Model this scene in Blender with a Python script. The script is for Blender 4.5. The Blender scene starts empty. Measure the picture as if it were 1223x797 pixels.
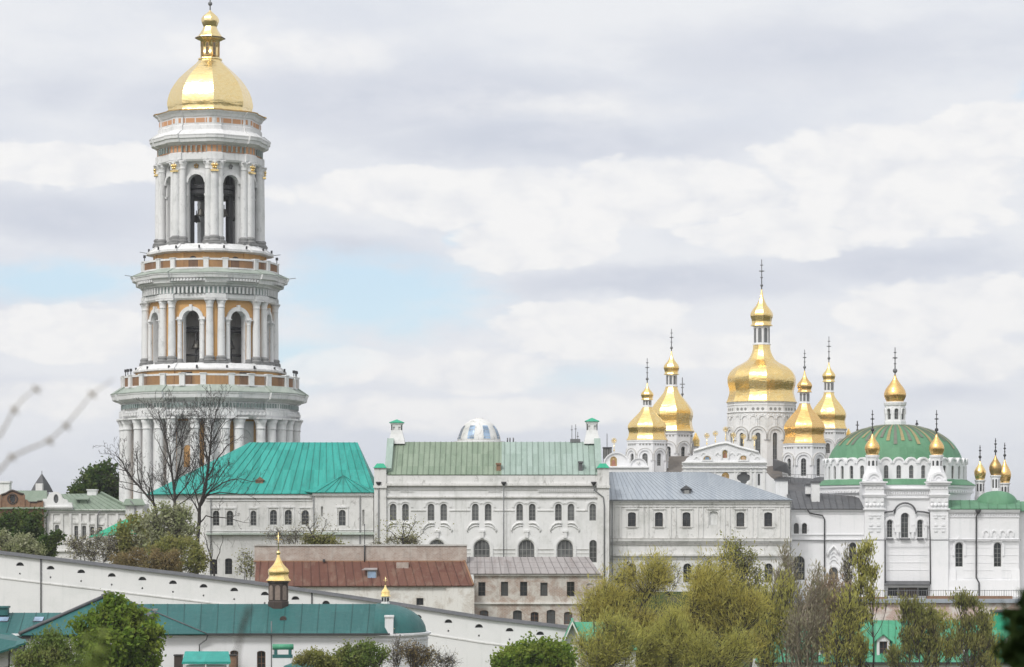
import bpy, math, random
import numpy as np
from mathutils import Vector, Matrix
from mathutils.geometry import tessellate_polygon
D = bpy.data
S = bpy.context.scene
COL = S.collection
R = math.radians
# ---------------------------------------------------------------- camera
F = 3300.0            # focal length in photo pixels
HOR = 630.0           # photo row of the horizon
CXP = 611.5
cam_d = D.cameras.new("camera")
cam = D.objects.new("camera", cam_d)
COL.objects.link(cam)
cam.location = (0, 0, 0)
cam.rotation_euler = (R(90), 0, 0)
cam_d.sensor_width = 36.0
cam_d.lens = F / 1223.0 * 36.0
cam_d.shift_y = (HOR - 398.5) / 1223.0
cam_d.clip_start = 0.3
cam_d.clip_end = 12000
cam_d.dof.use_dof = True
cam_d.dof.focus_distance = 400
cam_d.dof.aperture_fstop = 5.2
S.camera = cam
# ---------------------------------------------------------------- light
SUN_EL, SUN_AZ = 46, 212     # azimuth measured clockwise from +Y (view direction)
sun_d = D.lights.new("sun", 'SUN')
sun_d.energy = 1.35
sun_d.angle = R(12)
sun_d.color = (1.0, 0.98, 0.95)
sun = D.objects.new("sun", sun_d)
COL.objects.link(sun)
_sd = Vector((math.sin(R(SUN_AZ)) * math.cos(R(SUN_EL)), math.cos(R(SUN_AZ)) * math.cos(R(SUN_EL)), math.sin(R(SUN_EL))))
sun.rotation_euler = _sd.to_track_quat('Z', 'Y').to_euler()
sun.location = _sd * 300
S.view_settings.view_transform = 'Standard'
S.view_settings.look = 'None'
S.view_settings.exposure = 0.42
S.view_settings.gamma = 1
S.view_settings.use_curve_mapping = False


class NT:
    """tiny node-tree helper"""
    def __init__(s, tree):
        s.t = tree
        s.t.nodes.clear()

    def n(s, typ, **kw):
        nd = s.t.nodes.new(typ)
        for k, v in kw.items():
            setattr(nd, k, v)
        return nd

    def put(s, sock, v):
        if isinstance(v, bpy.types.NodeSocket):
            s.t.links.new(v, sock)
        elif v is not None:
            try:
                sock.default_value = v
            except Exception:
                sock.default_value = (*v, 1.0)

    def math(s, op, a, b=None, c=None, clamp=False):
        nd = s.n('ShaderNodeMath', operation=op, use_clamp=clamp)
        s.put(nd.inputs[0], a)
        s.put(nd.inputs[1], b)
        s.put(nd.inputs[2], c)
        return nd.outputs[0]

    def vmath(s, op, a, b=None):
        nd = s.n('ShaderNodeVectorMath', operation=op)
        s.put(nd.inputs[0], a)
        s.put(nd.inputs[1], b)
        return nd.outputs['Value'] if op in ('LENGTH', 'DOT_PRODUCT') else nd.outputs[0]

    def noise(s, vec, scale, detail=4, rough=0.55, out='Fac', dist=0.0):
        nd = s.n('ShaderNodeTexNoise')
        s.put(nd.inputs['Vector'], vec)
        nd.inputs['Scale'].default_value = scale
        nd.inputs['Detail'].default_value = detail
        nd.inputs['Roughness'].default_value = rough
        nd.inputs['Distortion'].default_value = dist
        return nd.outputs[out]

    def ramp(s, v, a, b, smooth=True):
        nd = s.n('ShaderNodeMapRange', interpolation_type='SMOOTHSTEP' if smooth else 'LINEAR')
        s.put(nd.inputs['Value'], v)
        nd.inputs['From Min'].default_value = a
        nd.inputs['From Max'].default_value = b
        return nd.outputs[0]

    def mix(s, f, a, b, blend='MIX'):
        nd = s.n('ShaderNodeMix', data_type='RGBA', blend_type=blend)
        s.put(nd.inputs[0], f)
        s.put(nd.inputs[6], a if isinstance(a, bpy.types.NodeSocket) else (*a, 1))
        s.put(nd.inputs[7], b if isinstance(b, bpy.types.NodeSocket) else (*b, 1))
        return nd.outputs[2]


# ---------------------------------------------------------------- sky: Nishita air with a broken cloud deck
W = D.worlds.new("World")
S.world = W
W.use_nodes = True
k = NT(W.node_tree)
sky = k.n('ShaderNodeTexSky', sky_type='NISHITA', sun_disc=False)
sky.sun_elevation = R(SUN_EL)
sky.sun_rotation = R(SUN_AZ)
sky.air_density = 1.0
sky.dust_density = 0.6
dirv = k.n('ShaderNodeTexCoord').outputs['Generated']
st = k.vmath('MULTIPLY', dirv, (1.0, 1.0, 2.6))
wn = k.noise(st, 16, 5, 0.6, out='Color')
wrp = k.vmath('MULTIPLY', k.vmath('SUBTRACT', wn, (.5, .5, .5)), (.05, .0, .017))
wd = k.vmath('ADD', dirv, wrp)
n_big = k.noise(st, 9, 6, 0.58)
n_mid = k.noise(st, 34, 6, 0.62)
n_fine = k.noise(k.vmath('MULTIPLY', dirv, (1, 1, 1.7)), 75, 4, 0.6)


def blob(px, py, rx, ry, hard=0.5, seednoise=n_mid, kn=0.55):
    c = Vector(((px - CXP) / F, 1.0, (HOR - py) / F)).normalized()
    d = k.vmath('SUBTRACT', wd, tuple(c))
    d = k.vmath('MULTIPLY', d, (F / rx, 1.6, F / ry))
    f = k.math('SUBTRACT', 1.0, k.vmath('LENGTH', d))
    f = k.math('ADD', f, k.math('MULTIPLY', k.math('SUBTRACT', seednoise, .5), kn * 2))
    return k.ramp(f, 0.0, hard)


def union(bl):
    o = bl[0]
    for b in bl[1:]:
        o = k.math('MAXIMUM', o, b)
    return o


vor = k.n('ShaderNodeTexVoronoi', feature='F1', normalize=True)
k.put(vor.inputs['Vector'], k.vmath('MULTIPLY', wd, (1, 1, 1.5)))
vor.inputs['Scale'].default_value = 58
vor.inputs['Detail'].default_value = 1.5
vor.inputs['Roughness'].default_value = .55
bill = k.math('SUBTRACT', 1.0, vor.outputs['Distance'])
cn = k.math('ADD', k.math('MULTIPLY', bill, .75), k.math('MULTIPLY', n_mid, .5))     # cauliflower noise, about .3 - 1
cn = k.math('SUBTRACT', cn, .32)
BLUE = union([blob(450, 352, 185, 74, .75), blob(60, 335, 160, 34, .8), blob(530, 276, 22, 18, 1.5), blob(1215, 107, 34, 18, 1.5),
              blob(340, 430, 130, 50, 1.0), blob(700, 450, 120, 26, 1.8)])
GREY = union([blob(500, 120, 420, 66, .8), blob(640, 170, 330, 44, .7), blob(960, 62, 380, 56, .9), blob(60, 262, 190, 44, .7),
              blob(400, 292, 120, 22, .8), blob(800, 340, 250, 34, .7), blob(1080, 312, 200, 34, .8), blob(220, 130, 130, 60, 1.0),
              blob(1120, 470, 130, 26, 1.2), blob(20, 470, 200, 26, 1.2), blob(90, 110, 110, 46, 1.2)])
WHITE = union([blob(70, 196, 170, 34, .20, cn, .52), blob(520, 232, 240, 34, .24, cn, .52), blob(600, 492, 330, 30, .45, cn, .5), blob(1130, 428, 190, 34, .34, cn, .5), blob(80, 478, 170, 26, .45, cn, .5), blob(640, 285, 130, 46, .17, cn, .54), blob(800, 232, 150, 46, .24, cn, .52),
               blob(1070, 215, 190, 76, .20, cn, .52), blob(1170, 160, 120, 44, .18, cn, .52), blob(930, 280, 120, 34, .24, cn, .52), blob(720, 396, 150, 42, .20, cn, .52),
               blob(80, 398, 140, 40, .20, cn, .52), blob(400, 440, 90, 28, .34, cn, .5), blob(1150, 370, 160, 44, .24, cn, .52), blob(900, 420, 200, 30, .34, cn, .5),
               blob(560, 440, 130, 28, .34, cn, .5), blob(330, 60, 230, 40, .9, cn, .3), blob(700, 128, 240, 26, 1.2, n_mid, .4)])
C_BASE = k.mix(k.ramp(n_big, .34, .64), (.66, .69, .755), (.765, .78, .81))
c = k.mix(k.math('MULTIPLY', GREY, .95), C_BASE, k.mix(k.ramp(n_mid, .3, .7), (.57, .605, .685), (.645, .67, .735)))
shade = k.math('ADD', k.ramp(bill, .30, .85), k.math('MULTIPLY', k.math('SUBTRACT', n_fine, .5), 1.5))
c = k.mix(k.math('MULTIPLY', WHITE, .92), c, k.mix(k.math('MULTIPLY', shade, 1.0, clamp=True), (.715, .73, .77), (.86, .855, .85)))
cloud_amt = k.math('SUBTRACT', 1.0, k.math('MULTIPLY', k.math('MULTIPLY', BLUE, k.math('SUBTRACT', 1.0, k.math('MULTIPLY', WHITE, .7))), .85))
# the part of the deck in front of the sun is brighter
sd = k.vmath('DOT_PRODUCT', dirv, tuple(_sd))
c = k.mix(k.math('MULTIPLY', k.ramp(sd, .45, 1.0), .9), c, (1.45, 1.42, 1.36))
bg_c = k.n('ShaderNodeBackground')
k.put(bg_c.inputs[0], c)
bg_c.inputs[1].default_value = 0.83
bg_s = k.n('ShaderNodeBackground')
k.put(bg_s.inputs[0], k.mix(.65, sky.outputs[0], (4.3, 5.9, 7.3)))
bg_s.inputs[1].default_value = 0.10
mx = k.n('ShaderNodeMixShader')
k.put(mx.inputs[0], cloud_amt)
k.t.links.new(bg_s.outputs[0], mx.inputs[1])
k.t.links.new(bg_c.outputs[0], mx.inputs[2])
wo = k.n('ShaderNodeOutputWorld')
k.t.links.new(mx.outputs[0], wo.inputs[0])


def PX(px, Y):
    return (px - CXP) * Y / F


def PZ(py, Y):
    return (HOR - py) * Y / F


def P(px, py, Y):
    return Vector((PX(px, Y), Y, PZ(py, Y)))


# ---------------------------------------------------------------- materials
def principled(k, base, rough, metallic=0.0, bump=None, bump_s=0.2, bump_d=0.05, spec=0.4):
    b = k.n('ShaderNodeBsdfPrincipled')
    k.put(b.inputs['Base Color'], base if isinstance(base, bpy.types.NodeSocket) else (*base, 1))
    k.put(b.inputs['Roughness'], rough)
    b.inputs['Metallic'].default_value = metallic
    b.inputs['Specular IOR Level'].default_value = spec
    if bump is not None:
        bn = k.n('ShaderNodeBump')
        bn.inputs['Strength'].default_value = bump_s
        bn.inputs['Distance'].default_value = bump_d
        k.put(bn.inputs['Height'], bump)
        k.t.links.new(bn.outputs[0], b.inputs['Normal'])
    o = k.n('ShaderNodeOutputMaterial')
    k.t.links.new(b.outputs[0], o.inputs[0])
    return b


def newmat(name):
    m = D.materials.new(name)
    m.use_nodes = True
    return m, NT(m.node_tree)


def pos(k):
    return k.n('ShaderNodeNewGeometry').outputs['Position']


def plaster(name, col, stain, amt=.5, streak=.5, rough=.9, grime=None, gamt=.0):
    m, k = newmat(name)
    p = pos(k)
    n1 = k.noise(p, .33, 6, .62)
    n2 = k.noise(k.vmath('MULTIPLY', p, (1.9, 1.9, .17)), 1.0, 5, .65)
    n3 = k.noise(p, 2.6, 5, .7)
    c = k.mix(k.math('MULTIPLY', k.ramp(n1, .48, .72), amt), col, stain)
    c = k.mix(k.math('MULTIPLY', k.ramp(n2, .52, .74), streak), c, stain)
    c = k.mix(k.math('MULTIPLY', k.ramp(n3, .5, .8), amt * .5), c, stain)
    if grime:
        n4 = k.noise(k.vmath('MULTIPLY', p, (1.0, 1.0, .55)), 1.3, 7, .72, dist=.6)
        c = k.mix(k.math('MULTIPLY', k.ramp(n4, .54, .68), gamt), c, grime)
    principled(k, c, rough, bump=n3, bump_s=.25, bump_d=.03, spec=.25)
    return m


def roofmat(name, col, col2, var=.35, rough=.45, panel=.62, stain=None, samt=.3, scale=1.0):
    m, k = newmat(name)
    p = pos(k)
    fl = k.vmath('FLOOR', k.vmath('MULTIPLY', k.vmath('ADD', p, k.vmath('MULTIPLY', k.noise(p, .5, 2, .5, out='Color'), (.12, 0, 0))), (1 / panel, .28, .0001)))
    wn = k.n('ShaderNodeTexWhiteNoise', noise_dimensions='3D')
    k.put(wn.inputs[0], fl)
    n1 = k.noise(k.vmath('MULTIPLY', p, (.8, .25, .25)), .9 * scale, 5, .6)
    f = k.math('ADD', k.math('MULTIPLY', wn.outputs[0], .5), k.math('MULTIPLY', n1, .5))
    c = k.mix(k.math('MULTIPLY', k.ramp(f, .15, .85), var), col, col2)
    if stain:
        n2 = k.noise(k.vmath('MULTIPLY', p, (1.3, .5, .5)), .7, 7, .68, dist=.4)
        c = k.mix(k.math('MULTIPLY', k.ramp(n2, .5, .68), samt), c, stain)
    n3 = k.noise(k.vmath('MULTIPLY', p, (2.6, .35, .35)), 1.0, 6, .7)       # rain streaks running down the slope
    c = k.mix(k.math('MULTIPLY', k.ramp(n3, .52, .74), .40), c, tuple(v * .62 + .02 for v in col))
    c = k.mix(k.math('MULTIPLY', k.ramp(n3, .47, .28), .30), c, tuple(min(v * 1.18 + .05, 1) for v in col2))
    dent = k.noise(p, 1.4, 3, .5)
    principled(k, c, k.math('ADD', rough, k.math('MULTIPLY', n1, .18)), bump=dent, bump_s=.45, bump_d=.12, spec=.4)
    return m


def plain(name, col, rough=.6, var=.25, scale=2.0, metallic=0.0, spec=.4):
    m, k = newmat(name)
    n1 = k.noise(pos(k), scale, 4, .6)
    c = k.mix(k.math('MULTIPLY', k.ramp(n1, .35, .7), var), col, tuple(v * .55 for v in col))
    principled(k, c, rough, metallic, bump=n1, bump_s=.15, bump_d=.02, spec=spec)
    return m


def goldmat(name, col, col2, rough=.23):
    m, k = newmat(name)
    p = pos(k)
    n1 = k.noise(p, .55, 3, .5)
    n2 = k.noise(k.vmath('MULTIPLY', p, (1, 1, 2.2)), 1.6, 4, .6)
    c = k.mix(k.ramp(n2, .35, .75), col, col2)
    n3 = k.noise(k.vmath('MULTIPLY', p, (.6, .6, 3.2)), 1.0, 2, .5)     # overlapping horizontal sheets
    h = k.math('ADD', n1, k.math('MULTIPLY', n3, .35))
    principled(k, c, k.math('ADD', rough, k.math('MULTIPLY', n2, .12)), 1.0, bump=h, bump_s=.35, bump_d=.30)
    return m


def glassmat(name, col, rough=.08):
    m, k = newmat(name)
    n1 = k.noise(pos(k), .7, 2, .5)
    c = k.mix(k.ramp(n1, .35, .65), col, tuple(v * 2.2 for v in col))
    c = k.mix(k.math('MULTIPLY', k.ramp(k.n('ShaderNodeObjectInfo').outputs['Random'], .35, 1.0), .75), c, (.13, .135, .135))   # blinds and dust differ from window to window
    principled(k, c, rough, bump=n1, bump_s=.2, bump_d=.05, spec=.5)
    return m


def leafmat(name, c1, c2, c3=None, trans=.35):
    m, k = newmat(name)
    g = k.n('ShaderNodeNewGeometry')
    n1 = k.noise(g.outputs['Position'], .55, 3, .6)
    c = k.mix(g.outputs['Random Per Island'], c1, c2)
    c = k.mix(k.math('MULTIPLY', k.ramp(n1, .42, .66), .7), c, c3 or c2)
    d = k.n('ShaderNodeBsdfDiffuse')
    t = k.n('ShaderNodeBsdfTranslucent')
    k.put(d.inputs[0], c)
    k.put(t.inputs[0], c)
    mx = k.n('ShaderNodeMixShader')
    mx.inputs[0].default_value = trans
    k.t.links.new(d.outputs[0], mx.inputs[1])
    k.t.links.new(t.outputs[0], mx.inputs[2])
    o = k.n('ShaderNodeOutputMaterial')
    k.t.links.new(mx.outputs[0], o.inputs[0])
    return m


def brickmat(name, c1, c2, mortar, wash, wamt, lo=.45, hi=.6, stain=(.2, .19, .17), wash2=None):
    """brickwork with limewash patches left on it"""
    m, k = newmat(name)
    p = pos(k)
    s = k.n('ShaderNodeSeparateXYZ')
    k.put(s.inputs[0], p)
    cb = k.n('ShaderNodeCombineXYZ')
    k.put(cb.inputs[0], k.math('ADD', s.outputs[0], k.math('MULTIPLY', s.outputs[1], .9)))
    k.put(cb.inputs[1], s.outputs[2])
    b = k.n('ShaderNodeTexBrick')
    k.put(b.inputs['Vector'], cb.outputs[0])
    b.inputs['Color1'].default_value = (*c1, 1)
    b.inputs['Color2'].default_value = (*c2, 1)
    b.inputs['Mortar'].default_value = (*mortar, 1)
    b.inputs['Scale'].default_value = 1.0
    b.inputs['Brick Width'].default_value = .42
    b.inputs['Row Height'].default_value = .16
    b.inputs['Mortar Size'].default_value = .02
    n1 = k.noise(p, .55, 7, .7, dist=.5)
    n2 = k.noise(k.vmath('MULTIPLY', p, (1.6, 1.6, .3)), 1.0, 6, .7)
    n3 = k.noise(p, 3.0, 4, .7)
    c = k.mix(k.math('MULTIPLY', k.ramp(n1, lo, hi), wamt), b.outputs[0], wash)
    c = k.mix(k.math('MULTIPLY', k.ramp(n2, .5, .7), .45), c, stain)
    c = k.mix(k.math('MULTIPLY', k.ramp(n3, .55, .7), .35), c, wash2 or wash)
    principled(k, c, .92, bump=n3, bump_s=.4, bump_d=.05, spec=.2)
    return m


M = {}
M['white'] = plaster('whitewash', (.735, .735, .735), (.50, .51, .49), .42, .50, grime=(.40, .39, .37), gamt=.28)
M['white_clean'] = plaster('clean_whitewash', (.75, .75, .765), (.57, .60, .605), .28, .38)
M['white_old'] = plaster('weathered_whitewash', (.71, .705, .695), (.44, .45, .425), .6, .65, grime=(.26, .25, .235), gamt=.6)
M['white_tower'] = plaster('tower_whitewash', (.715, .715, .72), (.45, .465, .46), .5, .55, grime=(.30, .305, .30), gamt=.42)
M['wall_white'] = plaster('perimeter_whitewash', (.745, .745, .745), (.58, .60, .59), .4, .4)
M['trim_grey'] = plaster('grey_moulding', (.50, .49, .47), (.25, .24, .22), .6, .6, grime=(.16, .16, .15), gamt=.5)
M['trim_dark'] = plain('dark_drip_moulding', (.10, .10, .10), .8)
M['stone_dark'] = plaster('sooty_base_moulding', (.25, .25, .25), (.10, .10, .10), .7, .6)
M['ochre'] = plaster('ochre_plaster', (.58, .34, .14), (.44, .26, .13), .5, .55, grime=(.32, .21, .13), gamt=.4)
M['pink'] = plaster('apricot_plaster', (.58, .31, .17), (.42, .25, .16), .4, .4)
M['green_copper'] = roofmat('pale_green_tin', (.30, .345, .305), (.40, .445, .40), .6, .6, .8, (.22, .25, .22), .4)
M['majolica'] = plain('green_grey_tile', (.26, .32, .31), .5, .5, 3)
M['gold'] = goldmat('gilded_sheet', (.97, .74, .34), (.93, .64, .23), .22)
M['gold_pale'] = goldmat('pale_gilded_sheet', (.97, .77, .40), (.93, .69, .30), .19)
M['gold_red'] = goldmat('coppery_gilded_sheet', (.91, .61, .25), (.82, .50, .18), .22)
M['gold_dull'] = goldmat('worn_gilding', (.45, .30, .13), (.62, .42, .17), .35)
M['iron'] = plain('dark_iron', (.045, .045, .048), .5)
M['iron_grey'] = plain('grey_pipe', (.16, .165, .17), .5)
M['rust_rail'] = plain('rusty_railing', (.30, .17, .10), .7)
M['dark'] = plain('dark_interior', (.018, .018, .02), .9)
M['bronze'] = plain('bell_bronze', (.09, .085, .075), .45, .3, 2, .6)
M['glass'] = glassmat('window_glass', (.020, .022, .024))
M['glass_grey'] = glassmat('dusty_window_glass', (.060, .062, .062), .25)
M['glass_blue'] = glassmat('skylight_glass', (.16, .22, .30), .1)
M['frame_dark'] = plain('dark_window_frame', (.07, .06, .055), .6)
M['frame_grey'] = plain('grey_window_frame', (.28, .28, .27), .6)
M['frame_brown'] = plain('brown_window_frame', (.16, .085, .05), .6)
M['frame_white'] = plain('white_window_frame', (.72, .72, .70), .6)
M['roof_teal'] = roofmat('turquoise_roof_sheet', (.010, .245, .205), (.03, .345, .295), .95, .45, 1.15, (.015, .19, .165), .55)
M['roof_emerald'] = roofmat('emerald_roof_sheet', (.02, .33, .19), (.04, .40, .24), .6, .4, .8)
M['roof_church_l'] = roofmat('moss_green_roof_sheet', (.185, .245, .175), (.26, .32, .24), .8, .55, .75, (.15, .20, .14), .5)
M['roof_church_r'] = roofmat('pale_green_roof_sheet', (.265, .345, .30), (.35, .435, .395), .8, .55, .75, (.21, .29, .24), .45)
M['roof_blue'] = roofmat('blue_grey_roof_sheet', (.305, .34, .385), (.37, .405, .445), .7, .45, .9, (.25, .29, .34), .25)
M['roof_dark'] = roofmat('dark_grey_roof_sheet', (.085, .088, .095), (.12, .12, .125), .6, .5, .8)
M['roof_brown'] = roofmat('brown_grey_roof_sheet', (.13, .115, .105), (.18, .165, .15), .6, .6, .8)
M['roof_green'] = roofmat('green_dome_sheet', (.088, .225, .125), (.12, .275, .16), .8, .55, 1.2, (.07, .17, .10), .4)
M['roof_green2'] = roofmat('green_gallery_sheet', (.05, .27, .15), (.09, .36, .22), .6, .45, .7, (.16, .34, .25), .4)
M['roof_left'] = roofmat('sage_roof_sheet', (.185, .24, .18), (.24, .29, .23), .6, .55, .8, (.15, .19, .15), .4)
M['roof_chapel'] = roofmat('deep_teal_roof_sheet', (.016, .098, .096), (.028, .132, .128), .85, .42, 1.5, (.016, .09, .087), .45)
M['roof_rust'] = roofmat('rust_red_roof_sheet', (.115, .047, .033), (.155, .072, .05), .85, .8, .9, (.20, .135, .10), .6, 1.6)
M['roof_shingle'] = roofmat('old_grey_sheet_roof', (.27, .25, .245), (.36, .335, .33), .8, .75, .95, (.21, .165, .15), .5)
M['brick_washed'] = brickmat('limewashed_brick', (.33, .235, .185), (.40, .295, .235), (.46, .44, .41), (.585, .57, .53), .85, .42, .60, (.32, .29, .26))
M['brick_band'] = brickmat('faded_brick', (.33, .245, .205), (.40, .31, .265), (.44, .41, .375), (.52, .475, .435), .7, .44, .62, (.25, .215, .19))
M['brick_white'] = brickmat('whitened_brick', (.55, .51, .46), (.64, .60, .55), (.5, .47, .43), (.74, .73, .70), .9, .38, .55, (.40, .37, .33))
M['brick_brown'] = brickmat('brown_brick', (.22, .12, .075), (.28, .16, .10), (.25, .18, .13), (.24, .15, .10), .5, .5, .7, (.12, .08, .06))
M['brick_ret'] = brickmat('patched_brick', (.42, .26, .21), (.52, .35, .29), (.6, .56, .52), (.74, .71, .67), .75, .45, .6, (.38, .33, .3))
M['paint_red'] = plain('faded_red_paint', (.36, .17, .12), .7)
M['paint_blue'] = plain('faded_blue_paint', (.20, .28, .38), .7)
M['paint_skin'] = plain('faded_ochre_paint', (.55, .38, .24), .7)
M['wood_dark'] = plain('dark_brown_board', (.055, .040, .034), .6)
M['ray_gold'] = plain('dulled_gilt_stripe', (.42, .34, .17), .4, .4, 2, .5)
M['ray_dark'] = plain('grey_brown_stripe', (.17, .175, .14), .6, .4, 2)
M['icon'] = plain('faded_icon_panel', (.26, .20, .17), .4, .6, 4)
M['bark'] = plain('grey_brown_bark', (.085, .072, .062), .9, .5, 3)
M['bark_dark'] = plain('dark_bark', (.045, .038, .034), .9, .5, 3)
M['bark_pale'] = plain('pale_twig_bark', (.28, .235, .18), .9, .4, 3)
M['leaf_dark'] = leafmat('dark_green_leaf', (0.043, 0.087, 0.023), (0.087, 0.138, 0.038), (0.123, 0.152, 0.043))
M['leaf_bright'] = leafmat('fresh_green_leaf', (.12, .205, .032), (.215, .305, .052), (.29, .335, .07), .45)
M['leaf_green'] = leafmat('mid_green_leaf', (0.120, 0.192, 0.048), (0.192, 0.256, 0.072), (0.264, 0.272, 0.096))
M['leaf_olive'] = leafmat('olive_leaf', (.215, .235, .065), (.33, .33, .11), (.37, .335, .135), .48)
M['leaf_willow'] = leafmat('yellow_olive_leaf', (.45, .40, .10), (.60, .53, .15), (.52, .50, .15), .5)
M['leaf_willow_g'] = leafmat('green_olive_leaf', (.39, .385, .10), (.55, .51, .14), (.48, .48, .155), .5)
M['leaf_rust'] = leafmat('brown_orange_bud', (.225, .170, .078), (.275, .210, .100), (.215, .190, .090))
M['leaf_grey'] = leafmat('grey_twig_haze', (.27, .245, .17), (.37, .34, .24), (.31, .31, .17))
M['leaf_pink'] = leafmat('pinkish_brown_bud', (.37, .275, .19), (.45, .345, .24), (.36, .30, .18))
M['blossom'] = leafmat('white_blossom', (.29, .31, .17), (.44, .44, .30), (.26, .30, .12))
M['fir'] = leafmat('dark_fir_needle', (.010, .020, .010), (.022, .036, .014), (.06, .09, .02), .2)

for _n in [q for q in M if q.startswith('roof_') or q == 'green_copper']:
    _c = M[_n].copy()
    _c.name = M[_n].name + '_seam'
    _b = _c.node_tree.nodes['Principled BSDF']
    _l = _b.inputs['Base Color'].links[0]
    _k = _c.node_tree
    _g = _k.nodes.new('ShaderNodeMix')
    _g.data_type = 'RGBA'
    _g.blend_type = 'MULTIPLY'
    _g.inputs[0].default_value = 1.0
    _g.inputs[7].default_value = (.62, .62, .62, 1)  # seam ribs darkened in colour, standing in for their weak shading
    _k.links.new(_l.from_socket, _g.inputs[6])
    _k.links.new(_g.outputs[2], _b.inputs['Base Color'])
    M[_n + '_seam'] = _c
# ---------------------------------------------------------------- object helpers
ORI = {}


def tag(o, label=None, cat=None, group=None, kind=None):
    if label:
        o['label'] = label
    if cat:
        o['category'] = cat
    if group:
        o['group'] = group
    if kind:
        o['kind'] = kind
    return o


def thing(name, label, cat, loc, group=None):
    o = D.objects.new(name, None)
    o.empty_display_size = .5
    COL.objects.link(o)
    o.location = loc
    ORI[o] = Vector(loc)
    return tag(o, label, cat, group)


def link_mesh(name, me, parent=None, loc=None, rotz=0.0):
    """an object showing a mesh given in its own local coordinates; loc is a world point"""
    o = D.objects.new(name, me)
    COL.objects.link(o)
    loc = Vector(loc)
    if parent:
        o.parent = parent
        o.location = loc - ORI[parent]
    else:
        o.location = loc
    o.rotation_euler = (0, 0, rotz)
    ORI[o] = loc
    return o


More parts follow.
